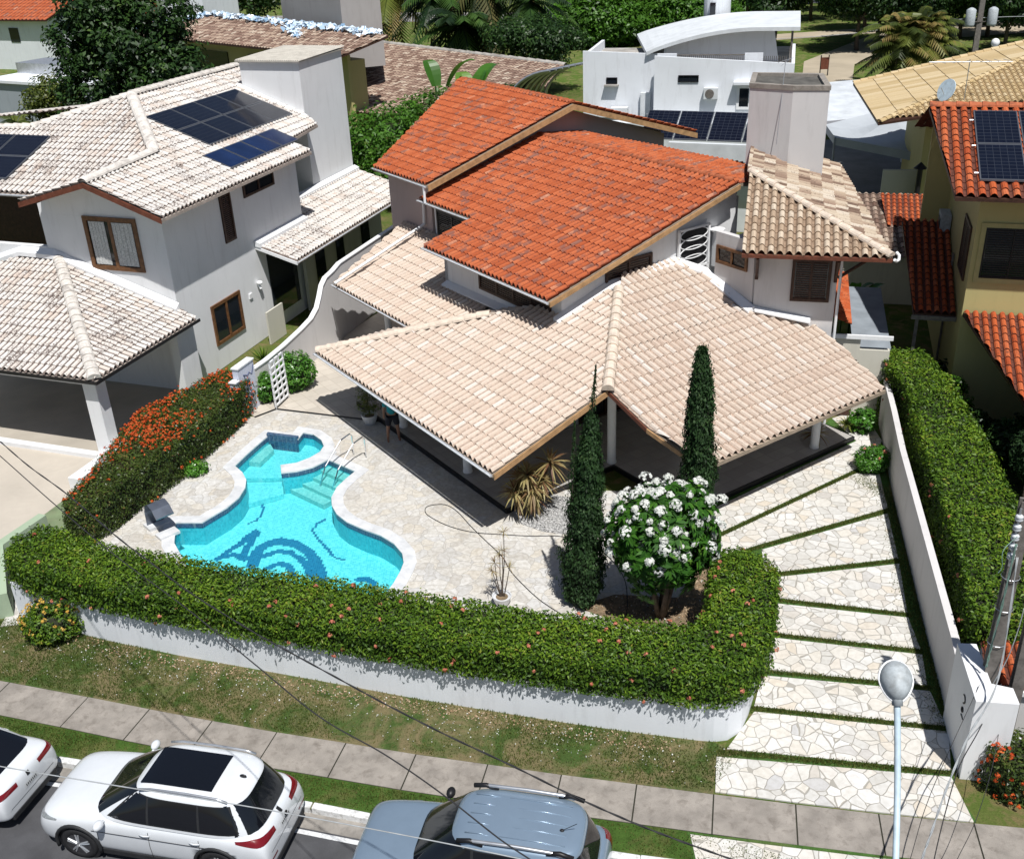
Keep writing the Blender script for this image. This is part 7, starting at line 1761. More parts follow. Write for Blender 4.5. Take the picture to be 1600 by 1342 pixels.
    # sills, mirrors, handles, door lines
    for sd in (1, -1):
        s_ = MB(); a, c = cfg['axles']; s_.box(W0, c + wr + .1, a - wr - .1, sd * W2 * .90 - .03, sd * W2 * .975 + .0, .20, .33); s_.build('sill', MT['cladding'], t, bevel=.02)
        mrr = MB(); mrr.ell((cfg['mirror'][0], sd * (W2 + .09), cfg['mirror'][1]), .085, .12, .085, 12, 8); mrr.tube([(cfg['mirror'][0], sd * W2 * .93, cfg['mirror'][1] - .05), (cfg['mirror'][0], sd * (W2 + .03), cfg['mirror'][1] - .03)], .025, 6); mrr.build('mirror', paint_m if cfg.get('mir', 1) else MT['black'], t, smooth=True)
        for x in cfg['handles']: h = MB(); h.tube([(x - .1, sd * (W2 + .005), .88), (x, sd * (W2 + .025), .885), (x + .1, sd * (W2 + .005), .88)], .014, 6); h.build('door_handle', paint_m, t, smooth=True)
        ln = MB()
        for x in cfg['doors']: ln.tube([(x, sd * (W2 - .002), .36), (x + .01, sd * (W2 + .003), .62), (x, sd * (W2 - .012), .95)], .005, 4)
        ln.tube([(cfg['doors'][-1] - .5, sd * (W2 - .0), .80), (0, sd * (W2 + .006), .80), (cfg['axles'][0] - .35, sd * (W2 + .0), .78)], .006, 4)
        ln.build('door_seam', MT['black'], t)
    from mathutils.bvhtree import BVHTree
    bmv = bmesh.new(); bmv.from_mesh(nm); bvh = BVHTree.FromBMesh(bmv); bmv.free()
    def patch(name, corners, mat, parent=t, n=8, off=.006):
        """quad of 4 (x,y,z) points pushed onto the body along the direction towards its axis"""
        c = [Vector(p) for p in corners]; b = MB(); R0 = []
        for i in range(n + 1):
            row = []
            for j in range(n + 1):
                p = c[0].lerp(c[1], i / n).lerp(c[3].lerp(c[2], i / n), j / n); q = Vector((p.x * .55, 0, p.z)); d = (q - p).normalized(); hit = bvh.ray_cast(p - d * .3, d)
                row.append((hit[0] - d * off) if hit[0] is not None else p)
            R0.append(row)
        for i in range(n):
            for j in range(n): b.face([R0[i][j], R0[i + 1][j], R0[i + 1][j + 1], R0[i][j + 1]], 0, .5)
        return b.build(name, MT[mat], parent, smooth=True)
    for (nme, mt_, cs) in cfg['patches']:
        for sd in (1, -1): patch(nme, [(x, y * sd, z) for x, y, z in cs], mt_)
    pz = cfg.get('plate_z', .72)
    pt = patch('licence_plate', [(-L - .1, -.21, pz - .06), (-L - .1, .21, pz - .06), (-L - .1, .21, pz + .06), (-L - .1, -.21, pz + .06)], 'plate')
    for k in range(7): patch('plate_character', [(-L - .1, -.165 + k * .05, pz - .03), (-L - .1, -.14 + k * .05, pz - .03), (-L - .1, -.14 + k * .05, pz + .025), (-L - .1, -.165 + k * .05, pz + .025)], 'black', pt, 1, .009)
    patch('tailgate_seam', [(-L - .1, -W2 * .8, pz - .16), (-L - .1, W2 * .8, pz - .16), (-L - .1, W2 * .8, pz - .15), (-L - .1, -W2 * .8, pz - .15)], 'black', t, 8, .004)
    patch('emblem', [(-L - .1, -.045, pz + .14), (-L - .1, .045, pz + .14), (-L - .1, .045, pz + .23), (-L - .1, -.045, pz + .23)], 'cladding', t, 2, .008)
    for f in cfg.get('extra', ()): f(t, cfg, S)
    # bumper lower grille and plate
    bp = MB(); bp.box(W0, L - .12, L - .015, -W2 * .62, W2 * .62, .26, .40); bp.box(W0, L - .10, L - .005, -W2 * .45, W2 * .45, .55, .68); bp.build('grille', MT['black'], t, bevel=.02)
    bp = MB(); bp.box(W0, -L - .005, -L + .12, -W2 * .72, W2 * .72, .24, .36); bp.build('rear_bumper_trim', MT['cladding'], t, bevel=.02)
    t.location = loc; t.rotation_euler = (0, 0, rot); ORG[t] = Vector(loc)
    return t
def rails(kind):
    def f(t, cfg, S):
        for sd in (1, -1):
            a = S(PI / 2, 1); y = sd * (abs(a.y) - .05); x0, x1, _, z = cfg['cabin']['top']; b = MB()
            xs = [x0 + .25, x0 + .45, (x0 + x1) / 2, x1 - .4, x1 - .15]; hs = [.045, .095, .115, .10, .05]
            b.tube([(x, y, z + h) for x, h in zip(xs, hs)], .022 if kind == 'thin' else .032, 6); r = b.build('roof_rail', MT['metal'], t, smooth=True)
            if kind != 'thin':
                for xx in (x0 + .3, x1 - .35): b = MB(); b.tube([(xx - .22, y, z + .03), (xx, y, z + .10), (xx + .22, y, z + .06)], .042, 6); b.build('rail_foot', MT['black'], r, smooth=True)
    return f
def sunroof(t, cfg, S):
    x0, x1, w, z = cfg['cabin']['top']; b = MB(); cx = (x0 + x1) / 2
    xa, xb = x0 + .62, x1 - .10; hw = .44
    def zz(x, y):
        r = max(abs((x - cx) / ((x1 - x0) / 2)), abs(y / w)); r = min(1, r)
        return z + np.interp(r, [0, .25, .55, .80, .94, 1], [.088, .086, .078, .062, .035, 0]) + .016
    n = 12; P = [[Vector((xa + (xb - xa) * i / n, -hw + 2 * hw * j / n, zz(xa + (xb - xa) * i / n, -hw + 2 * hw * j / n))) for j in range(n + 1)] for i in range(n + 1)]
    for i in range(n):
        for j in range(n): b.face([P[i][j], P[i + 1][j], P[i + 1][j + 1], P[i][j + 1]], 0, .5)
    b.build('sunroof', MT['car_glass'], t, smooth=True)
def antenna(t, cfg, S):
    x0, x1, w, z = cfg['cabin']['top']; b = MB(); b.ell((x0 + .22, 0, z + .09), .07, .025, .04, 10, 6); b.build('antenna', MT['black'], t, smooth=True)
def ribs(t, cfg, S):
    x0, x1, w, z = cfg['cabin']['top']; b = MB()
    for y in (-.42, -.21, 0, .21, .42)[::1]:
        for (a, c) in ((x0 + .25, x0 + 1.35), (x0 + 1.5, x1 - .22)):
            b.tube([(a, y, z + .068), ((a + c) / 2, y, z + .092 - abs(y) * .02), (c, y, z + .068)], .011, 5)
    b.build('roof_rib', MT['paint_blue'], t, smooth=True)
    b = MB(); b.tube([(x0 + .35, .12, z + .08), (x0 + .1, .12, z + .28)], .006, 5); b.ell((x0 + .35, .12, z + .085), .04, .03, .02); b.build('antenna', MT['black'], t)
def wiper(t, cfg, S):
    b = MB(); x = cfg['cabin']['base'][0]; b.tube([(-cfg['L'] / 2 + .22, .0, 1.06), (-cfg['L'] / 2 + .30, .3, 1.13)], .012, 5); b.ell((-cfg['L'] / 2 - .0, 0, .93), .02, .05, .05); b.build('rear_wiper', MT['black'], t)
suv = dict(L=4.70, W=1.84, H=1.68, wheel_r=.36, axles=(1.42, -1.37),
    stations=[(2.33, .66, .62, .30), (2.30, .80, .76, .27), (2.12, .94, .88, .25), (1.75, 1.01, .915, .25), (1.2, 1.07, .92, .25), (.7, 1.10, .92, .25), (-.4, 1.11, .92, .25), (-1.4, 1.12, .92, .26), (-1.95, 1.11, .91, .28), (-2.22, 1.04, .87, .30), (-2.32, .86, .82, .32), (-2.34, .60, .74, .34)],
    cabin=dict(base=(-2.17, 1.18, .865, 1.02), top=(-1.86, .26, .645, 1.60)),
    glass=dict(wf=(.72, .55), wr=(.80, .62), rt=(.06, .95), side=[(-1.78, -1.12, -1.62, -1.08), (-1.07, -.12, -1.04, -.10), (-.07, .70, -.06, .18)]),
    mirror=(.80, 1.06), handles=(-.02, -1.0), doors=(.95, -.09, -1.08), plate_z=.80,
    patches=[('taillight', 'tail', [(-2.5, .42, .86), (-2.32, .98, .90), (-2.30, .98, 1.02), (-2.5, .42, .95)]), ('taillight', 'tail', [(-2.32, .98, .90), (-1.93, 1.05, .96), (-1.93, 1.05, 1.0), (-2.30, .98, 1.02)]), ('headlight', 'headlamp', [(2.5, .52, .76), (2.3, .92, .78), (2.25, .95, .87), (2.5, .52, .82)]), ('headlight', 'headlamp', [(2.3, .92, .78), (1.95, 1.05, .84), (1.95, 1.05, .87), (2.25, .95, .87)]), ('rear_reflector', 'tail', [(-2.5, .55, .48), (-2.4, .85, .48), (-2.4, .85, .52), (-2.5, .55, .52)])], extra=(rails('thin'), sunroof, antenna, wiper))
sedan = dict(suv); sedan.update(L=4.4, W=1.76, H=1.50, wheel_r=.32, axles=(1.32, -1.25),
    stations=[(2.18, .58, .60, .26), (2.15, .70, .72, .22), (1.98, .82, .84, .2), (1.6, .90, .875, .2), (1.1, .96, .88, .2), (.6, .98, .88, .2), (-.4, .99, .88, .2), (-1.3, 1.0, .88, .22), (-1.75, 1.01, .875, .24), (-2.05, 1.01, .85, .27), (-2.17, .90, .80, .30), (-2.19, .58, .72, .32)],
    cabin=dict(base=(-1.98, 1.15, .80, .92), top=(-.98, .12, .58, 1.40)), glass=dict(wf=(.70, .52), wr=(.68, .50), rt=(.10, .93), side=[(-1.10, -.48, -.92, -.46), (-.43, .72, -.42, .20)]),
    mirror=(.72, .96), handles=(-.1, -.95), doors=(.85, -.16, -1.0), clad=0, plate_z=.66,
    patches=[('taillight', 'tail', [(-2.4, .40, .80), (-2.2, .92, .82), (-2.18, .92, .92), (-2.4, .40, .89)]), ('taillight', 'tail', [(-2.2, .92, .82), (-1.85, 1.0, .86), (-1.85, 1.0, .90), (-2.18, .92, .92)]), ('headlight', 'headlamp', [(2.3, .5, .62), (2.1, .88, .64), (2.1, .9, .74), (2.3, .5, .70)])], extra=(antenna,))
old = dict(suv); old.update(L=4.45, W=1.79, H=1.68, wheel_r=.36, axles=(1.33, -1.28), clad=0, dark_rim=0, mir=0,
    stations=[(2.20, .72, .66, .32), (2.17, .86, .78, .29), (2.0, .95, .86, .27), (1.6, 1.0, .89, .27), (1.1, 1.04, .895, .27), (.7, 1.06, .895, .27), (-.4, 1.07, .895, .27), (-1.3, 1.08, .895, .28), (-1.85, 1.07, .885, .3), (-2.10, 1.03, .86, .32), (-2.20, .90, .82, .34), (-2.22, .62, .76, .36)],
    cabin=dict(base=(-2.08, 1.12, .84, .99), top=(-1.82, .34, .66, 1.66)), glass=dict(wf=(.74, .60), wr=(.70, .58), rt=(.14, .88), side=[(-1.72, -1.08, -1.60, -1.04), (-1.02, -.10, -1.0, -.08), (-.04, .80, -.03, .42)]),
    mirror=(.78, 1.05), patches=[('taillight', 'tail', [(-2.35, .68, .62), (-2.2, .98, .62), (-2.2, .96, .98), (-2.35, .66, .98)]), ('headlight', 'headlamp', [(2.35, .5, .68), (2.15, .88, .70), (2.12, .90, .86), (2.35, .5, .82)]), ('turn_signal', 'tail', [(2.12, .95, .72), (2.0, .98, .72), (2.0, .98, .82), (2.12, .95, .82)])], extra=(rails('thick'), ribs, wiper))
gcar = 'cars parked along the kerb'
ZR = -.12
make_car('white suv with black panoramic sunroof parked between two other cars', MT['paint_white'], suv, (-6.68, 14.24, ZR), math.radians(180 - 13.5), gcar)
make_car('white sedan at the left edge with only its rear in view', MT['paint_white'], sedan, (-11.72, 15.62, ZR), math.radians(180 - 15.5), gcar)
make_car('silver-blue older suv with ribbed roof and roof rails', MT['paint_blue'], old, (-.86, 12.74, ZR), math.radians(180 - 13.2), gcar)

# ================================================================ street lamp, poles, wires
SLm = thing('street_lamp', 'street lamp with grey cobra head on a pale blue curved arm', 'street lamp', (3.3, 6.0, -.12))
hd, tip, mid, low, low2 = [Vector(Gd[k]) for k in ('lamp_head', 'lamp_tip', 'lamp_mid', 'lamp_low', 'lamp_low2')]
b = MB(); foot = Vector((low2.x - .1, low2.y - .55, 0)); b.tube(smooth([foot - Vector((0, 0, .12)), foot + Vector((0, 0, 3)), foot + Vector((0, .05, low2.z - 1.3)), low2, low, mid, tip]), [.05] * 6 + [.04] * 12 + [.032] * 13, 12); b.build('pole', MT['pole_blue'], SLm, smooth=True)
ax = (tip - mid).normalized(); b = MB(); b.tube([tip - ax * .06, tip + ax * .16], .055, 12); b.build('collar', MT['lamp_grey'], SLm, smooth=True)
hdir = Vector((ax.x, ax.y, ax.z * .55)).normalized()
R3 = Vector((1, 0, 0)).rotation_difference(hdir).to_matrix(); side = Vector((0, 0, 1)).cross(hdir).normalized(); upv = hdir.cross(side)
Rm = Matrix((hdir, side, upv)).transposed()
b = MB(); c_ = tip + ax * .02 + hdir * .17
n_, m_ = 24, 10
for i in range(m_ + 1):
    a = PI / 2 * i / m_
    for j in range(n_):
        w = 2 * PI * j / n_; x = math.cos(w) * (.20 if math.cos(w) > 0 else .21) * math.sin(a); y = math.sin(w) * .16 * math.sin(a) * (1 - .18 * max(0, -math.cos(w))); b.v.append(tuple(c_ + Rm @ Vector((x, y, .17 * math.cos(a)))))
for i in range(m_):
    for j in range(n_): b.f.append((i * n_ + j, (i + 1) * n_ + j, (i + 1) * n_ + (j + 1) % n_, i * n_ + (j + 1) % n_)); b.mi.append(0); b.r.append(.5)
b.build('lamp_hood', MT['lamp_grey'], SLm, smooth=True)
b = MB(); b.tube([c_ + Rm @ Vector((math.cos(w) * (.205 if math.cos(w) > 0 else .215), math.sin(w) * .165 * (1 - .18 * max(0, -math.cos(w))), -.01)) for w in [2 * PI * i / 28 for i in range(29)]], .014, 6, cap=False); b.build('lamp_rim', MT['trim'], SLm, smooth=True)
b = MB(); b.ell(tuple(c_ - upv * .02), .19, .14, .09, 16, 8, rot=Rm); b.build('lamp_glass', MT['headlamp'], SLm, smooth=True)

def upole(lab, x, y, h, r0, r1, lean=(0, 0)):
    t = thing('utility_pole', lab, 'utility pole', (x, y, 0)); b = MB(); P0 = Vector((x, y, 0)); P1 = Vector((x + lean[0], y + lean[1], h)); fr = Fr(-14, (0, 0, 0)); n = 10
    # double-T concrete pole section
    sec = [(-.5, -.5), (.5, -.5), (.5, -.3), (.22, -.22), (.22, .22), (.5, .3), (.5, .5), (-.5, .5), (-.5, .3), (-.22, .22), (-.22, -.22), (-.5, -.3)]
    base = len(b.v)
    for i in range(n + 1):
        t_ = i / n; c = P0.lerp(P1, t_); r = (r0 + (r1 - r0) * t_) * 2
        for sx, sy in sec: b.v.append(tuple(c + fr.e1 * sx * r + fr.e2 * sy * r))
    k = len(sec)
    for i in range(n):
        for j in range(k): b.f.append((base + i * k + j, base + i * k + (j + 1) % k, base + (i + 1) * k + (j + 1) % k, base + (i + 1) * k + j)); b.mi.append(0); b.r.append(.5)
    b.f.append(tuple(base + n * k + j for j in range(k))); b.mi.append(0); b.r.append(.5)
    b.build('pole', MT['pole_conc'], t); return t
U1 = upole('concrete utility pole with insulators behind the white pier', 8.93, 15.40, 5.7, .125, .10)
b = MB()
for z in (4.55, 4.75, 4.95, 5.15, 5.35): b = MB(); b.lathe((8.80, 15.30, z), [(.05, 0), (.075, .03), (.05, .06), (.075, .09), (.04, .12)], 12); b.build('insulator', MT['roof_white'], U1, smooth=True)
b = MB(); b.tube([(8.80, 15.30, 4.4), (8.80, 15.30, 5.6)], .02, 6)
for z in (2.6, 3.4, 4.1): b.tube([Vector((8.93, 15.4, z)) + Vector((.16 * math.cos(a), .16 * math.sin(a), 0)) for a in [2 * PI * i / 12 for i in range(13)]], .008, 4, cap=False)
b.build('bracket', MT['metal'], U1)
upole('darker second utility post at the right edge behind the pier', 9.42, 15.25, 4.9, .11, .095)
MT['cable'] = plain('black_cable', (.03, .03, .032), .6, .1); MT['cable_pale'] = plain('pale_cable', (.35, .37, .38), .5, .2, 6); MT['cable_green'] = plain('greenish_cable', (.16, .26, .22), .5, .2, 6)
def wire(lab, pts, r, mat, twist=0, cat='cable', name='cable', group=None):
    t = thing(name, lab, cat, tuple(pts[0]), group); P = smooth(pts, 8)
    for k in range(2 if twist else 1):
        b = MB(); b.tube([p + (Vector((math.cos(i * .9 + k * PI), 0, math.sin(i * .9 + k * PI))) * twist) for i, p in enumerate(P)], r, 5); b.build('strand', mat, t, smooth=True)
    return t
wire('thick twisted black cable crossing the whole photo above the front hedge', [(x, y, 6.5) for x, y in Gd['wire1']], .008, MT['cable'], .007)
wire('thin dark cable below the thick twisted one at the lower left', [(x, y, 6.5) for x, y in Gd['wire2']], .009, MT['cable'])
wire('thin pale cable passing over the parked cars', [(x, y, 7.0) for x, y in Gd['wire3']], .007, MT['cable_pale'])
def drop(lab, a, pixels, mat, r=.012, tw=0): wire(lab, a, r, mat, tw)
for k, (nm_, mt_, r_) in enumerate((('twisted grey service cable hanging from the utility pole over the sidewalk', MT['cable_pale'], .011), ('second service cable dropping left of the pier', MT['cable'], .010), ('thin cable dropping right of the orange flowered hedge', MT['cable'], .006), ('leftmost thin service cable over the driveway', MT['cable'], .006))):
    wire(nm_, [tuple(p) for p in Gd['drop%d' % k]], r_, mt_, .012 if k == 0 else 0)
for k in range(3):
    wire(('green cable bundle along the left side of the utility pole', 'thin looping cable beside the insulators', 'cable between the two utility posts')[k], [tuple(p) for p in Gd['up%d' % k]], (.012, .008, .010)[k], MT['cable_green'] if k < 2 else MT['cable_pale'], .014 if k == 0 else 0)

# ================================================================ person in the veranda shade
PE = thing('person', 'person in a teal t-shirt and dark shorts standing in the veranda shade', 'person', (-3.8, 29.65, 0))
MT['skin'] = plain('skin', (.28, .15, .10), .55, .08, 6); MT['teal'] = plain('teal_cotton', (.02, .26, .30), .9, .12, 9, .3, bscale=90); MT['shorts'] = plain('dark_shorts_cloth', (.015, .016, .025), .9, .15, 9); MT['hair'] = plain('dark_hair', (.02, .014, .010), .6, .3, 40)
def skinned(name, V, E, R, mat, parent, root=0, lv=2):
    me = bpy.data.meshes.new(name); me.from_pydata([tuple(v) for v in V], E, []); o = bpy.data.objects.new('tmp', me); COL.objects.link(o)
    sk = o.modifiers.new('s', 'SKIN'); o.modifiers.new('u', 'SUBSURF').levels = lv
    for i, r in enumerate(R): me.skin_vertices[0].data[i].radius = (r if isinstance(r, tuple) else (r, r))
    me.skin_vertices[0].data[root].use_root = True
    dg = bpy.context.evaluated_depsgraph_get(); dg.update(); nm = bpy.data.meshes.new_from_object(o.evaluated_get(dg)); bpy.data.objects.remove(o)
    nm.polygons.foreach_set('use_smooth', [True] * len(nm.polygons)); nm.name = name
    return link_mesh(name, nm, mat, parent)
# local frame: x to the person's left, y forward (facing the pool), z up
V = [(0, 0, .95), (0, 0, 1.12), (0, .01, 1.30), (0, 0, 1.46), (0, .01, 1.55), (0, .02, 1.68),           # pelvis, waist, chest, neck base, neck, head
     (.10, 0, .90), (.16, .02, .50), (.19, -.01, .09), (.20, .12, .03), (-.10, 0, .90), (-.15, .03, .50), (-.17, .0, .09), (-.18, .13, .03),
     (.18, 0, 1.43), (.24, .0, 1.16), (.27, .10, .95), (-.18, 0, 1.43), (-.30, .02, 1.22), (-.22, .20, 1.12), (.275, .13, .90), (-.18, .26, 1.14), (0, .02, 1.76)]
E_ = [(0, 1), (1, 2), (2, 3), (3, 4), (4, 5), (0, 6), (6, 7), (7, 8), (8, 9), (0, 10), (10, 11), (11, 12), (12, 13), (3, 14), (14, 15), (15, 16), (3, 17), (17, 18), (18, 19), (16, 20), (19, 21), (5, 22)]
R_l = [(.15, .11), (.135, .10), (.155, .11), (.11, .08), .055, .088, .09, .062, .042, .035, .09, .062, .042, .035, .06, .045, .034, .06, .045, .034, .030, .030, .07]
body = skinned('body', V, E_, R_l, MT['skin'], PE)
shirt = skinned('t_shirt', [(0, 0, .93), (0, 0, 1.12), (0, .01, 1.30), (0, 0, 1.44), (.19, 0, 1.42), (.225, 0, 1.24), (-.19, 0, 1.42), (-.26, .01, 1.28)], [(0, 1), (1, 2), (2, 3), (3, 4), (4, 5), (3, 6), (6, 7)], [(.17, .13), (.155, .12), (.17, .125), (.115, .09), .075, .07, .075, .07], MT['teal'], PE)
sh = skinned('shorts', [(0, 0, .96), (.10, 0, .88), (.155, .02, .56), (-.10, 0, .88), (-.145, .03, .56)], [(0, 1), (1, 2), (0, 3), (3, 4)], [(.165, .125), .115, .105, .115, .105], MT['shorts'], PE)
b = MB(); b.ell((0, .0, 1.735), .092, .105, .10, 14, 9); b.build('hair', MT['hair'], PE, smooth=True); PE_h = MB(); PE_h.ell((0, .118, 1.675), .013, .02, .022); PE_h.ell((.09, .01, 1.68), .012, .02, .03); PE_h.ell((-.09, .01, 1.68), .012, .02, .03); PE_h.build('nose_and_ears', MT['skin'], PE, smooth=True)
b = MB(); b.ell((.032, .098, 1.70), .011, .008, .007); b.ell((-.032, .098, 1.70), .011, .008, .007); b.ell((0, .108, 1.635), .024, .008, .006); b.build('eyes_and_mouth', MT['hair'], PE, smooth=True)
b = MB()
for sx, c, dr_ in ((1, Vector((.28, .15, .875)), Vector((.02, .25, -.97))), (-1, Vector((-.17, .29, 1.15)), Vector((.35, .85, .2)))):
    dr_.normalize(); sdv = dr_.cross(Vector((1, 0, 0)) if sx > 0 else Vector((0, 0, 1))).normalized(); b.ell(tuple(c), .04, .03, .045)
    for k in range(4): o_ = c + sdv * (.024 - .016 * k); b.tube([o_, o_ + dr_ * .045, o_ + dr_ * (.075 + .006 * (k in (1, 2))) + Vector((-.012 * sx, 0, 0))], [.009, .0085, .007], 6)
    b.tube([c + sdv * .03, c + sdv * .055 + dr_ * .03, c + sdv * .058 + dr_ * .055], [.010, .009, .008], 6)
b.build('hands', MT['skin'], PE, smooth=True)
for ch in list(PE.children): pass
PE.rotation_euler = (0, 0, math.radians(195)); ORG[PE] = Vector((0, 0, 0))
for ch in PE.children:      # meshes above were authored around the origin except those built through MB
    pass

# ================================================================ park behind the houses
sheet('park_lawn', [(-120, 112), (-12, 104), (8, 95), (26, 88), (60, 92), (160, 100), (200, 230), (-200, 230)], .02, MT['lawn_park'])
MT['park_road'] = plain('pale_park_road', (.28, .275, .27), .9, .12, .2, stain=(.3, .35, (.14, .14, .14)))
sheet('park_road', [(-200, 178), (-18, 162), (8, 152), (40, 160), (200, 190), (200, 204), (40, 172), (8, 164), (-18, 176), (-200, 192)], .05, MT['park_road'])
MT['sandy'] = plain('sandy_path', (.40, .34, .25), .95, .15, .3)
sheet('park_path', [(26, 92), (30, 91), (34, 103), (48, 118), (80, 124), (80, 130), (44, 126), (30, 106)], .045, MT['sandy'])
sheet('park_path', [(28, 122), (80, 132), (80, 136), (28, 127)], .05, MT['sandy'])
MT['asph_yard'] = plain('grey_lane', (.22, .225, .24), .9, .1, .4)
sheet('lane', [(14, 66), (26, 78), (60, 90), (60, 97), (22, 86), (10, 74)], .03, MT['asph_yard'])
def btree(lab, x, y, h, r, mat, n, leaf, seed, th=None, blobs=None, group='trees of the park', trunk_r=.25, name='tree', cl=.8):
    t = thing(name, lab, 'tree', (x, y, 0), group); th = th or h * .45; rg = random.Random(seed)
    if blobs is None:
        blobs = [(x, y, h - r * .75, r * .75, r * .75, r * .62)]
        for k in range(6):
            a = k * 1.05 + rg.uniform(-.3, .3); q = r * rg.uniform(.45, .62); blobs.append((x + math.cos(a) * q, y + math.sin(a) * q, th + (h - th) * rg.uniform(.30, .62), r * rg.uniform(.42, .6), r * rg.uniform(.42, .6), (h - th) * rg.uniform(.25, .36)))
    trunk(t, (x, y, 0), (x + rg.uniform(-.3, .3), y, th + (h - th) * .4), trunk_r, trunk_r * .4, LEAF['bark'], [(b_[0], b_[1], b_[2]) for b_ in blobs[1:5]], bend=.4)
    blob_crown(t, blobs, n, cl, 14, leaf, mat, seed)
    return t
# the large dark tree behind the left neighbour
bl = [(-20.5, 62.0, 9.0, 3.2, 3.0, 2.6), (-22.6, 62, 6.6, 2.6, 2.6, 2.6), (-18.4, 61.5, 7.0, 2.5, 2.6, 2.6), (-20.5, 61.5, 4.6, 3.2, 2.8, 2.6), (-17.2, 61, 4.0, 2.0, 2.0, 1.7), (-22.8, 62, 3.8, 1.8, 2, 1.6), (-21.8, 62, 11.0, 2.3, 2.3, 2.0), (-18.6, 62, 10.6, 2.0, 2.0, 1.8), (-16.0, 60.5, 3.6, 1.5, 1.6, 1.0), (-23.6, 62, 9.2, 1.3, 1.6, 1.2)]
btree('large dark green tree behind the left neighbour roof', -20.3, 62, 12.5, 4.2, LEAF['dark'], 2500, .34, 3, th=4, blobs=bl, group=None, trunk_r=.4, cl=.62)
btree('small yellow-green tree at the left edge beside the large dark tree', -29.5, 72, 6.4, 2.2, LEAF['olive'], 320, .3, 4, group=None, cl=.6)
# dense bush between the left neighbour and the orange roof
bl = [(-6.2, 60, 3.4, 3.2, 2.8, 2.1), (-3.2, 61, 3.8, 3.0, 2.6, 2.2), (-8.2, 61, 2.6, 2.0, 2.2, 2.0), (-.8, 62, 4.0, 1.8, 2.0, 1.6), (-5.0, 58.5, 2.0, 3.0, 2.0, 1.8)]
btree('dense bright green tree between the left neighbour and the orange roof', -5, 60.5, 6, 4, LEAF['bright'], 1500, .26, 5, th=1.6, blobs=bl, group=None, cl=.5)
g_ = 'trees of the park'
# bright mango-like trees
bl = [(11.0, 124, 3.0, 4.6, 3.6, 3.2), (8.0, 124, 2.4, 3.2, 3, 2.6), (14.2, 124, 2.6, 3.4, 3, 2.6), (12, 125, 6.0, 4, 3, 3)]
btree('bright green round tree left of the curved white roof', 11, 124, 9, 5, LEAF['bright'], 2000, .5, 6, blobs=bl, cl=.9, th=.8)
bl = [(21.5, 126, 2.6, 4.8, 3.6, 3.0), (18.0, 127, 2.2, 2.8, 3, 2.4), (25.2, 126, 2.2, 3.0, 3, 2.4), (21, 127, 5.5, 4, 3, 3)]
btree('bright green tree behind the round white tower', 21.5, 126, 9, 5, LEAF['bright'], 1900, .5, 7, blobs=bl, cl=.9, th=.8)
bl = [(31.5, 148, 1.6, 4.8, 3.6, 2.4), (35.5, 148, 1.4, 3.0, 3, 2.0)]
btree('bright green low tree right of the round white tower', 32, 148, 5, 5, LEAF['bright'], 1000, .55, 8, blobs=bl, cl=1.0, th=.8)
btree('olive green bush tree below the bright round tree', 3.6, 95, 6.8, 4.2, LEAF['dark'], 1000, .32, 9, cl=.7)
btree('green shrub in front of the grey lane left of the modern house', 1.5, 78, 3.6, 2.2, LEAF['dark'], 380, .26, 10, cl=.5)
descs = [(36, 148, 12, 5, 'small round', 1), (43, 128, 11, 4.6, 'slim-trunked', 0), (50, 138, 13, 5.8, 'wide', 0), (57, 128, 12.5, 5.4, 'tall', 0), (64, 141, 14, 6.4, 'broad dark', 0), (72, 130, 13.5, 6.4, 'spreading', 0), (55, 155, 13, 6.6, 'far dark', 0), (46, 163, 12, 6.2, 'far round', 1), (82, 146, 14.5, 7.4, 'rightmost far', 0), (68, 165, 14, 7.4, 'shaded', 0), (38, 180, 12, 6.5, 'far left', 0), (24, 186, 12, 6.5, 'farthest left', 1), (50, 118, 10, 4.2, 'low-crowned', 0), (61, 113, 12, 5.2, 'leaning', 0), (72, 116, 13, 6, 'heavy dark', 0), (90, 128, 14, 7.4, 'corner', 0), (31, 136, 9.5, 4.0, 'low', 1), (40, 140, 12, 5, 'second slim', 0), (66, 124, 12, 5.4, 'second tall', 0), (58, 144, 13, 6, 'half hidden', 0), (79, 120, 13, 6.2, 'big-crowned', 0), (48, 150, 12, 5.5, 'deep shaded', 0), (76, 156, 14, 7, 'back row', 0), (15, 178, 11, 6, 'pale back row', 1), (42, 112, 8.5, 3.6, 'near slim', 0)]
for k, (x, y, h, r, dsc, br_) in enumerate(descs):
    btree('%s tree in the shady park at the upper right' % dsc, x, y, h, r, LEAF['bright'] if br_ else LEAF['dark'], 560 if y < 140 else 380, .6, 20 + k, cl=1.25, th=h * .33)
for k, (x, y, h, r, dsc) in enumerate([(29.5, 116, 9, 4.2, 'dark tree just right of the curved roof end'), (37, 112, 9, 4.2, 'dark tree above the feathery palm clump'), (43, 108, 8.5, 4.0, 'dark tree right of the feathery palm clump'), (48.5, 104, 8.5, 4.2, 'dark tree left of the transformer pole'), (54.0, 107, 9, 4.2, 'dark tree behind the transformer pole'), (59.5, 102, 9, 4.4, 'dark tree right of the transformer pole'), (41, 118, 9.5, 4.6, 'dark tree in the second shady row on its left'), (53, 118, 10, 5.0, 'dark tree in the second shady row in its middle'), (65, 110, 10, 5, 'dark tree at the top right corner')]):
    btree(dsc, x, y, h, r, LEAF['dark'], 900, .45, 90 + k, th=2.6, cl=.9)
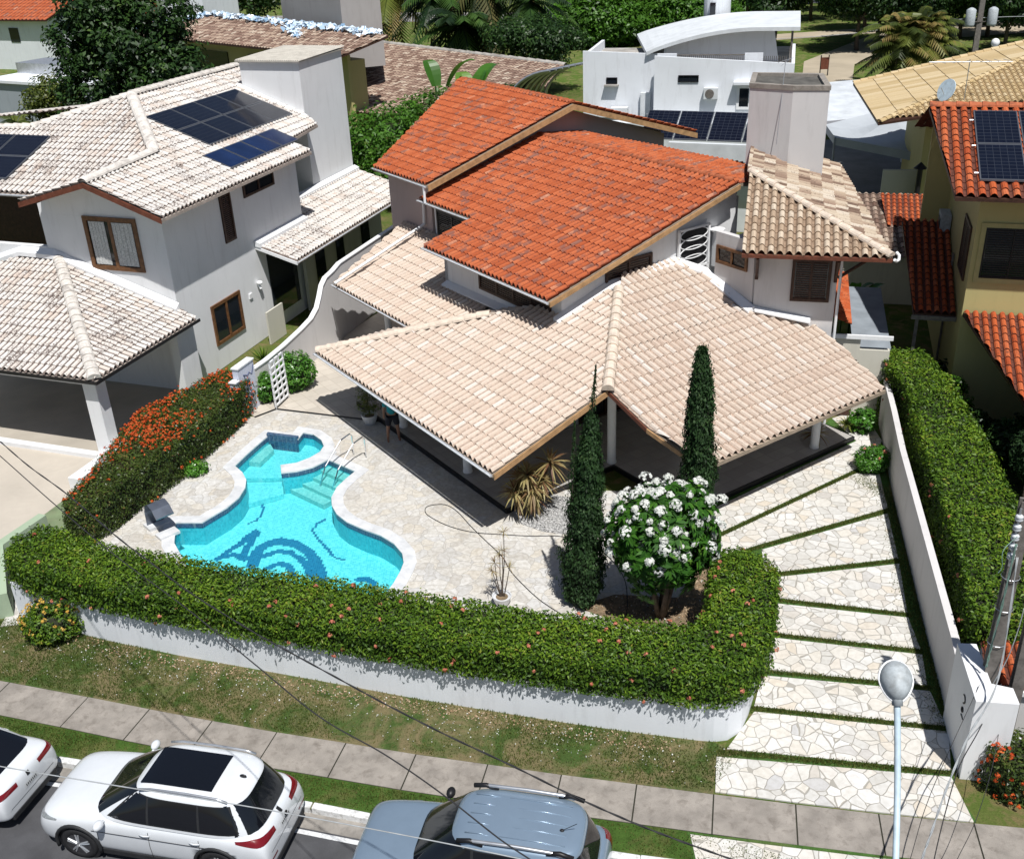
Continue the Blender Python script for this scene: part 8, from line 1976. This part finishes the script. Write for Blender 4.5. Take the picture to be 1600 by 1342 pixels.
for k, (x, y, h, r) in enumerate([(-95, 190, 13, 8), (-78, 182, 12, 7), (-60, 186, 14, 8), (-42, 196, 13, 8), (-25, 200, 12, 7), (-6, 205, 12, 7), (12, 205, 13, 7), (-32, 150, 9, 5), (-52, 156, 10, 6)]):
    btree('%s tree in the row behind the red roofed houses' % ['first', 'second', 'third', 'fourth', 'fifth', 'sixth', 'seventh', 'low bushy', 'low round'][k], x, y, h, r, LEAF['dark'] if k % 2 else LEAF['bright'], 360, .6, 60 + k, cl=1.3)
# palms: dry and green
LEAF['dry'] = leafmat('dry_palm_leaf', [(0, (.012, .02, .008)), (.6, (.03, .05, .012)), (.8, (.10, .09, .03)), (1, (.26, .20, .09))], .6, .2, .2)
def palm(lab, x, y, th, n, L, w, mat, seed, elev=(-40, 70), dry=0, droop=.55, tr=.16, multi=None, cat='palm tree', group=None, nl=16):
    t = thing('palm_tree', lab, cat, (x, y, 0), group); random.seed(seed); stems = multi or [(x, y, th)]
    for (sx, sy, sh) in stems:
        trunk(t, (sx, sy, 0), (sx + random.uniform(-.4, .4), sy + random.uniform(-.3, .3), sh), tr, tr * .7, LEAF['bark'], bend=.25)
        b = MB()
        for i in range(n): frond(b, (sx, sy, sh), i * 2.399 + random.uniform(-.2, .2), math.radians(random.uniform(*elev)), L * random.uniform(.75, 1.1), w, nl, droop, random.random())
        b.build('fronds', mat, t)
    return t
palm('yellow-green palm left of the dark palms beside the grey tank block', -10.2, 112, 7.4, 22, 5.2, 1.7, LEAF['olive'], 1)
palm('dark drooping palm behind the long low tiled roof', -4.8, 108, 7.6, 34, 5.6, 1.7, LEAF['dark'], 2, (-70, 60))
palm('tall dark palm with dry hanging leaves behind the long low roof', -1.2, 106, 8.6, 34, 5.6, 1.7, LEAF['dry'], 3, (-85, 40), droop=.7)
palm('dark leafy palm in the middle of the dark palm group', .8, 109, 8.0, 34, 5.4, 1.6, LEAF['dark'], 4, (-75, 60))
palm('yellow-tipped palm right of the dark palm group', 3.2, 104, 6.8, 28, 4.6, 1.4, LEAF['dark'], 5, (-60, 70))
palm('lowest dark palm in front of the dark palm group', -3.0, 103, 5.0, 34, 4.8, 1.5, LEAF['dark'], 6, (-70, 60))
st = [(34.0 + random.uniform(-1.4, 1.4), 90 + random.uniform(-1.2, 1.2), random.uniform(2.4, 4.6)) for _ in range(22)]
palm('big feathery multi-stemmed palm clump behind the sand-coloured roof', 34, 90, 3.5, 14, 3.6, 1.0, LEAF['olive'], 7, (-15, 80), multi=st, tr=.06, droop=.5, nl=14)
palm('small feathery palm at the left edge beside the grey block', -31.5, 70, 3.4, 14, 2.2, .7, LEAF['olive'], 8, (-20, 75))
# park furniture
U3 = upole('far utility pole with two transformers at the top right', 41.8, 95.0, 11, .24, .18)
b = MB(); 
for dx in (-1.0, .9): b = MB(); b.lathe((41.8 + dx, 94.6, 4.0), [(.36, 0), (.4, .15), (.4, 1.3), (.3, 1.4), (.1, 1.5)], 16); b.build('transformer', MT['lamp_grey'], U3, smooth=True); b = MB(); b.tube([(40.2, 94.8, 4.3), (43.4, 94.8, 4.3)], .07, 6); b.build('crossarm', MT['pole_conc'], U3)
gl_ = thing('globe_lamp', 'white globe lamp above the sand-coloured roof', 'lamp', (41.2, 90, 0)); b = MB(); b.tube([(41.2, 90, 0), (41.2, 90, 3.0)], .05, 8); b.build('post', MT['black'], gl_); b = MB(); b.ell((41.2, 90, 3.2), .34, .34, .34, 18, 12); b.build('globe', MT['trim'], gl_, smooth=True)
bx_ = thing('notice_board', 'small brown board on posts on the park lawn', 'sign', (29.3, 97, 0)); b = MB(); b.box(W0, 29.0, 29.7, 97, 97.15, .6, 1.6); b.build('board', MT['fascia'], bx_)
for x_ in (29.0, 29.7): b = MB(); b.tube([(x_, 97.08, 0), (x_, 97.08, 1.8)], .05, 6); b.build('post', MT['black'], bx_)
mn = thing('person', 'distant person in dark clothes walking on the pale park road', 'person', (9.3, 157, 0)); 
b = MB(); b.tube([(9.15, 157, 0), (9.18, 157, .85)], [.09, .14], 8); b.tube([(9.45, 157.2, 0), (9.38, 157, .85)], [.09, .14], 8); b.tube([(9.28, 157, .8), (9.28, 157, 1.15), (9.28, 157, 1.45), (9.28, 157, 1.55)], [.2, .2, .24, .09], 10); b.tube([(9.05, 157, 1.45), (8.95, 157.1, .85)], [.08, .05], 6); b.tube([(9.5, 157, 1.45), (9.62, 156.9, .85)], [.08, .05], 6); b.ell((9.28, 157, 1.72), .12, .13, .15); b.build('body', MT['black'], mn, smooth=True)
fn = thing('park_fence', 'low pale kerb-like fence along the far park road', 'fence', (-15, 160, 0)); b = MB()
for k in range(18): b.box(W0, -40 + k * 2.6, -39.85 + k * 2.6, 166 - k * .55, 166.15 - k * .55, 0, 1.0)
b.tube([(-40, 166, .9), (5, 156.4, .9)], .06, 5); b.build('rail', MT['concrete'], fn)
wire('far thin cable running to the transformer pole', [(18, 98, 3.2), (30, 96, 3.6), (41.8, 95, 4.6), (60, 92, 4.4)], .025, MT['cable_pale'])
for o in bpy.data.objects:
    if o.parent is None and o.type in ('MESH', 'EMPTY') and 'kind' not in o.keys() and 'label' not in o.keys(): print('UNLABELLED', o.name)
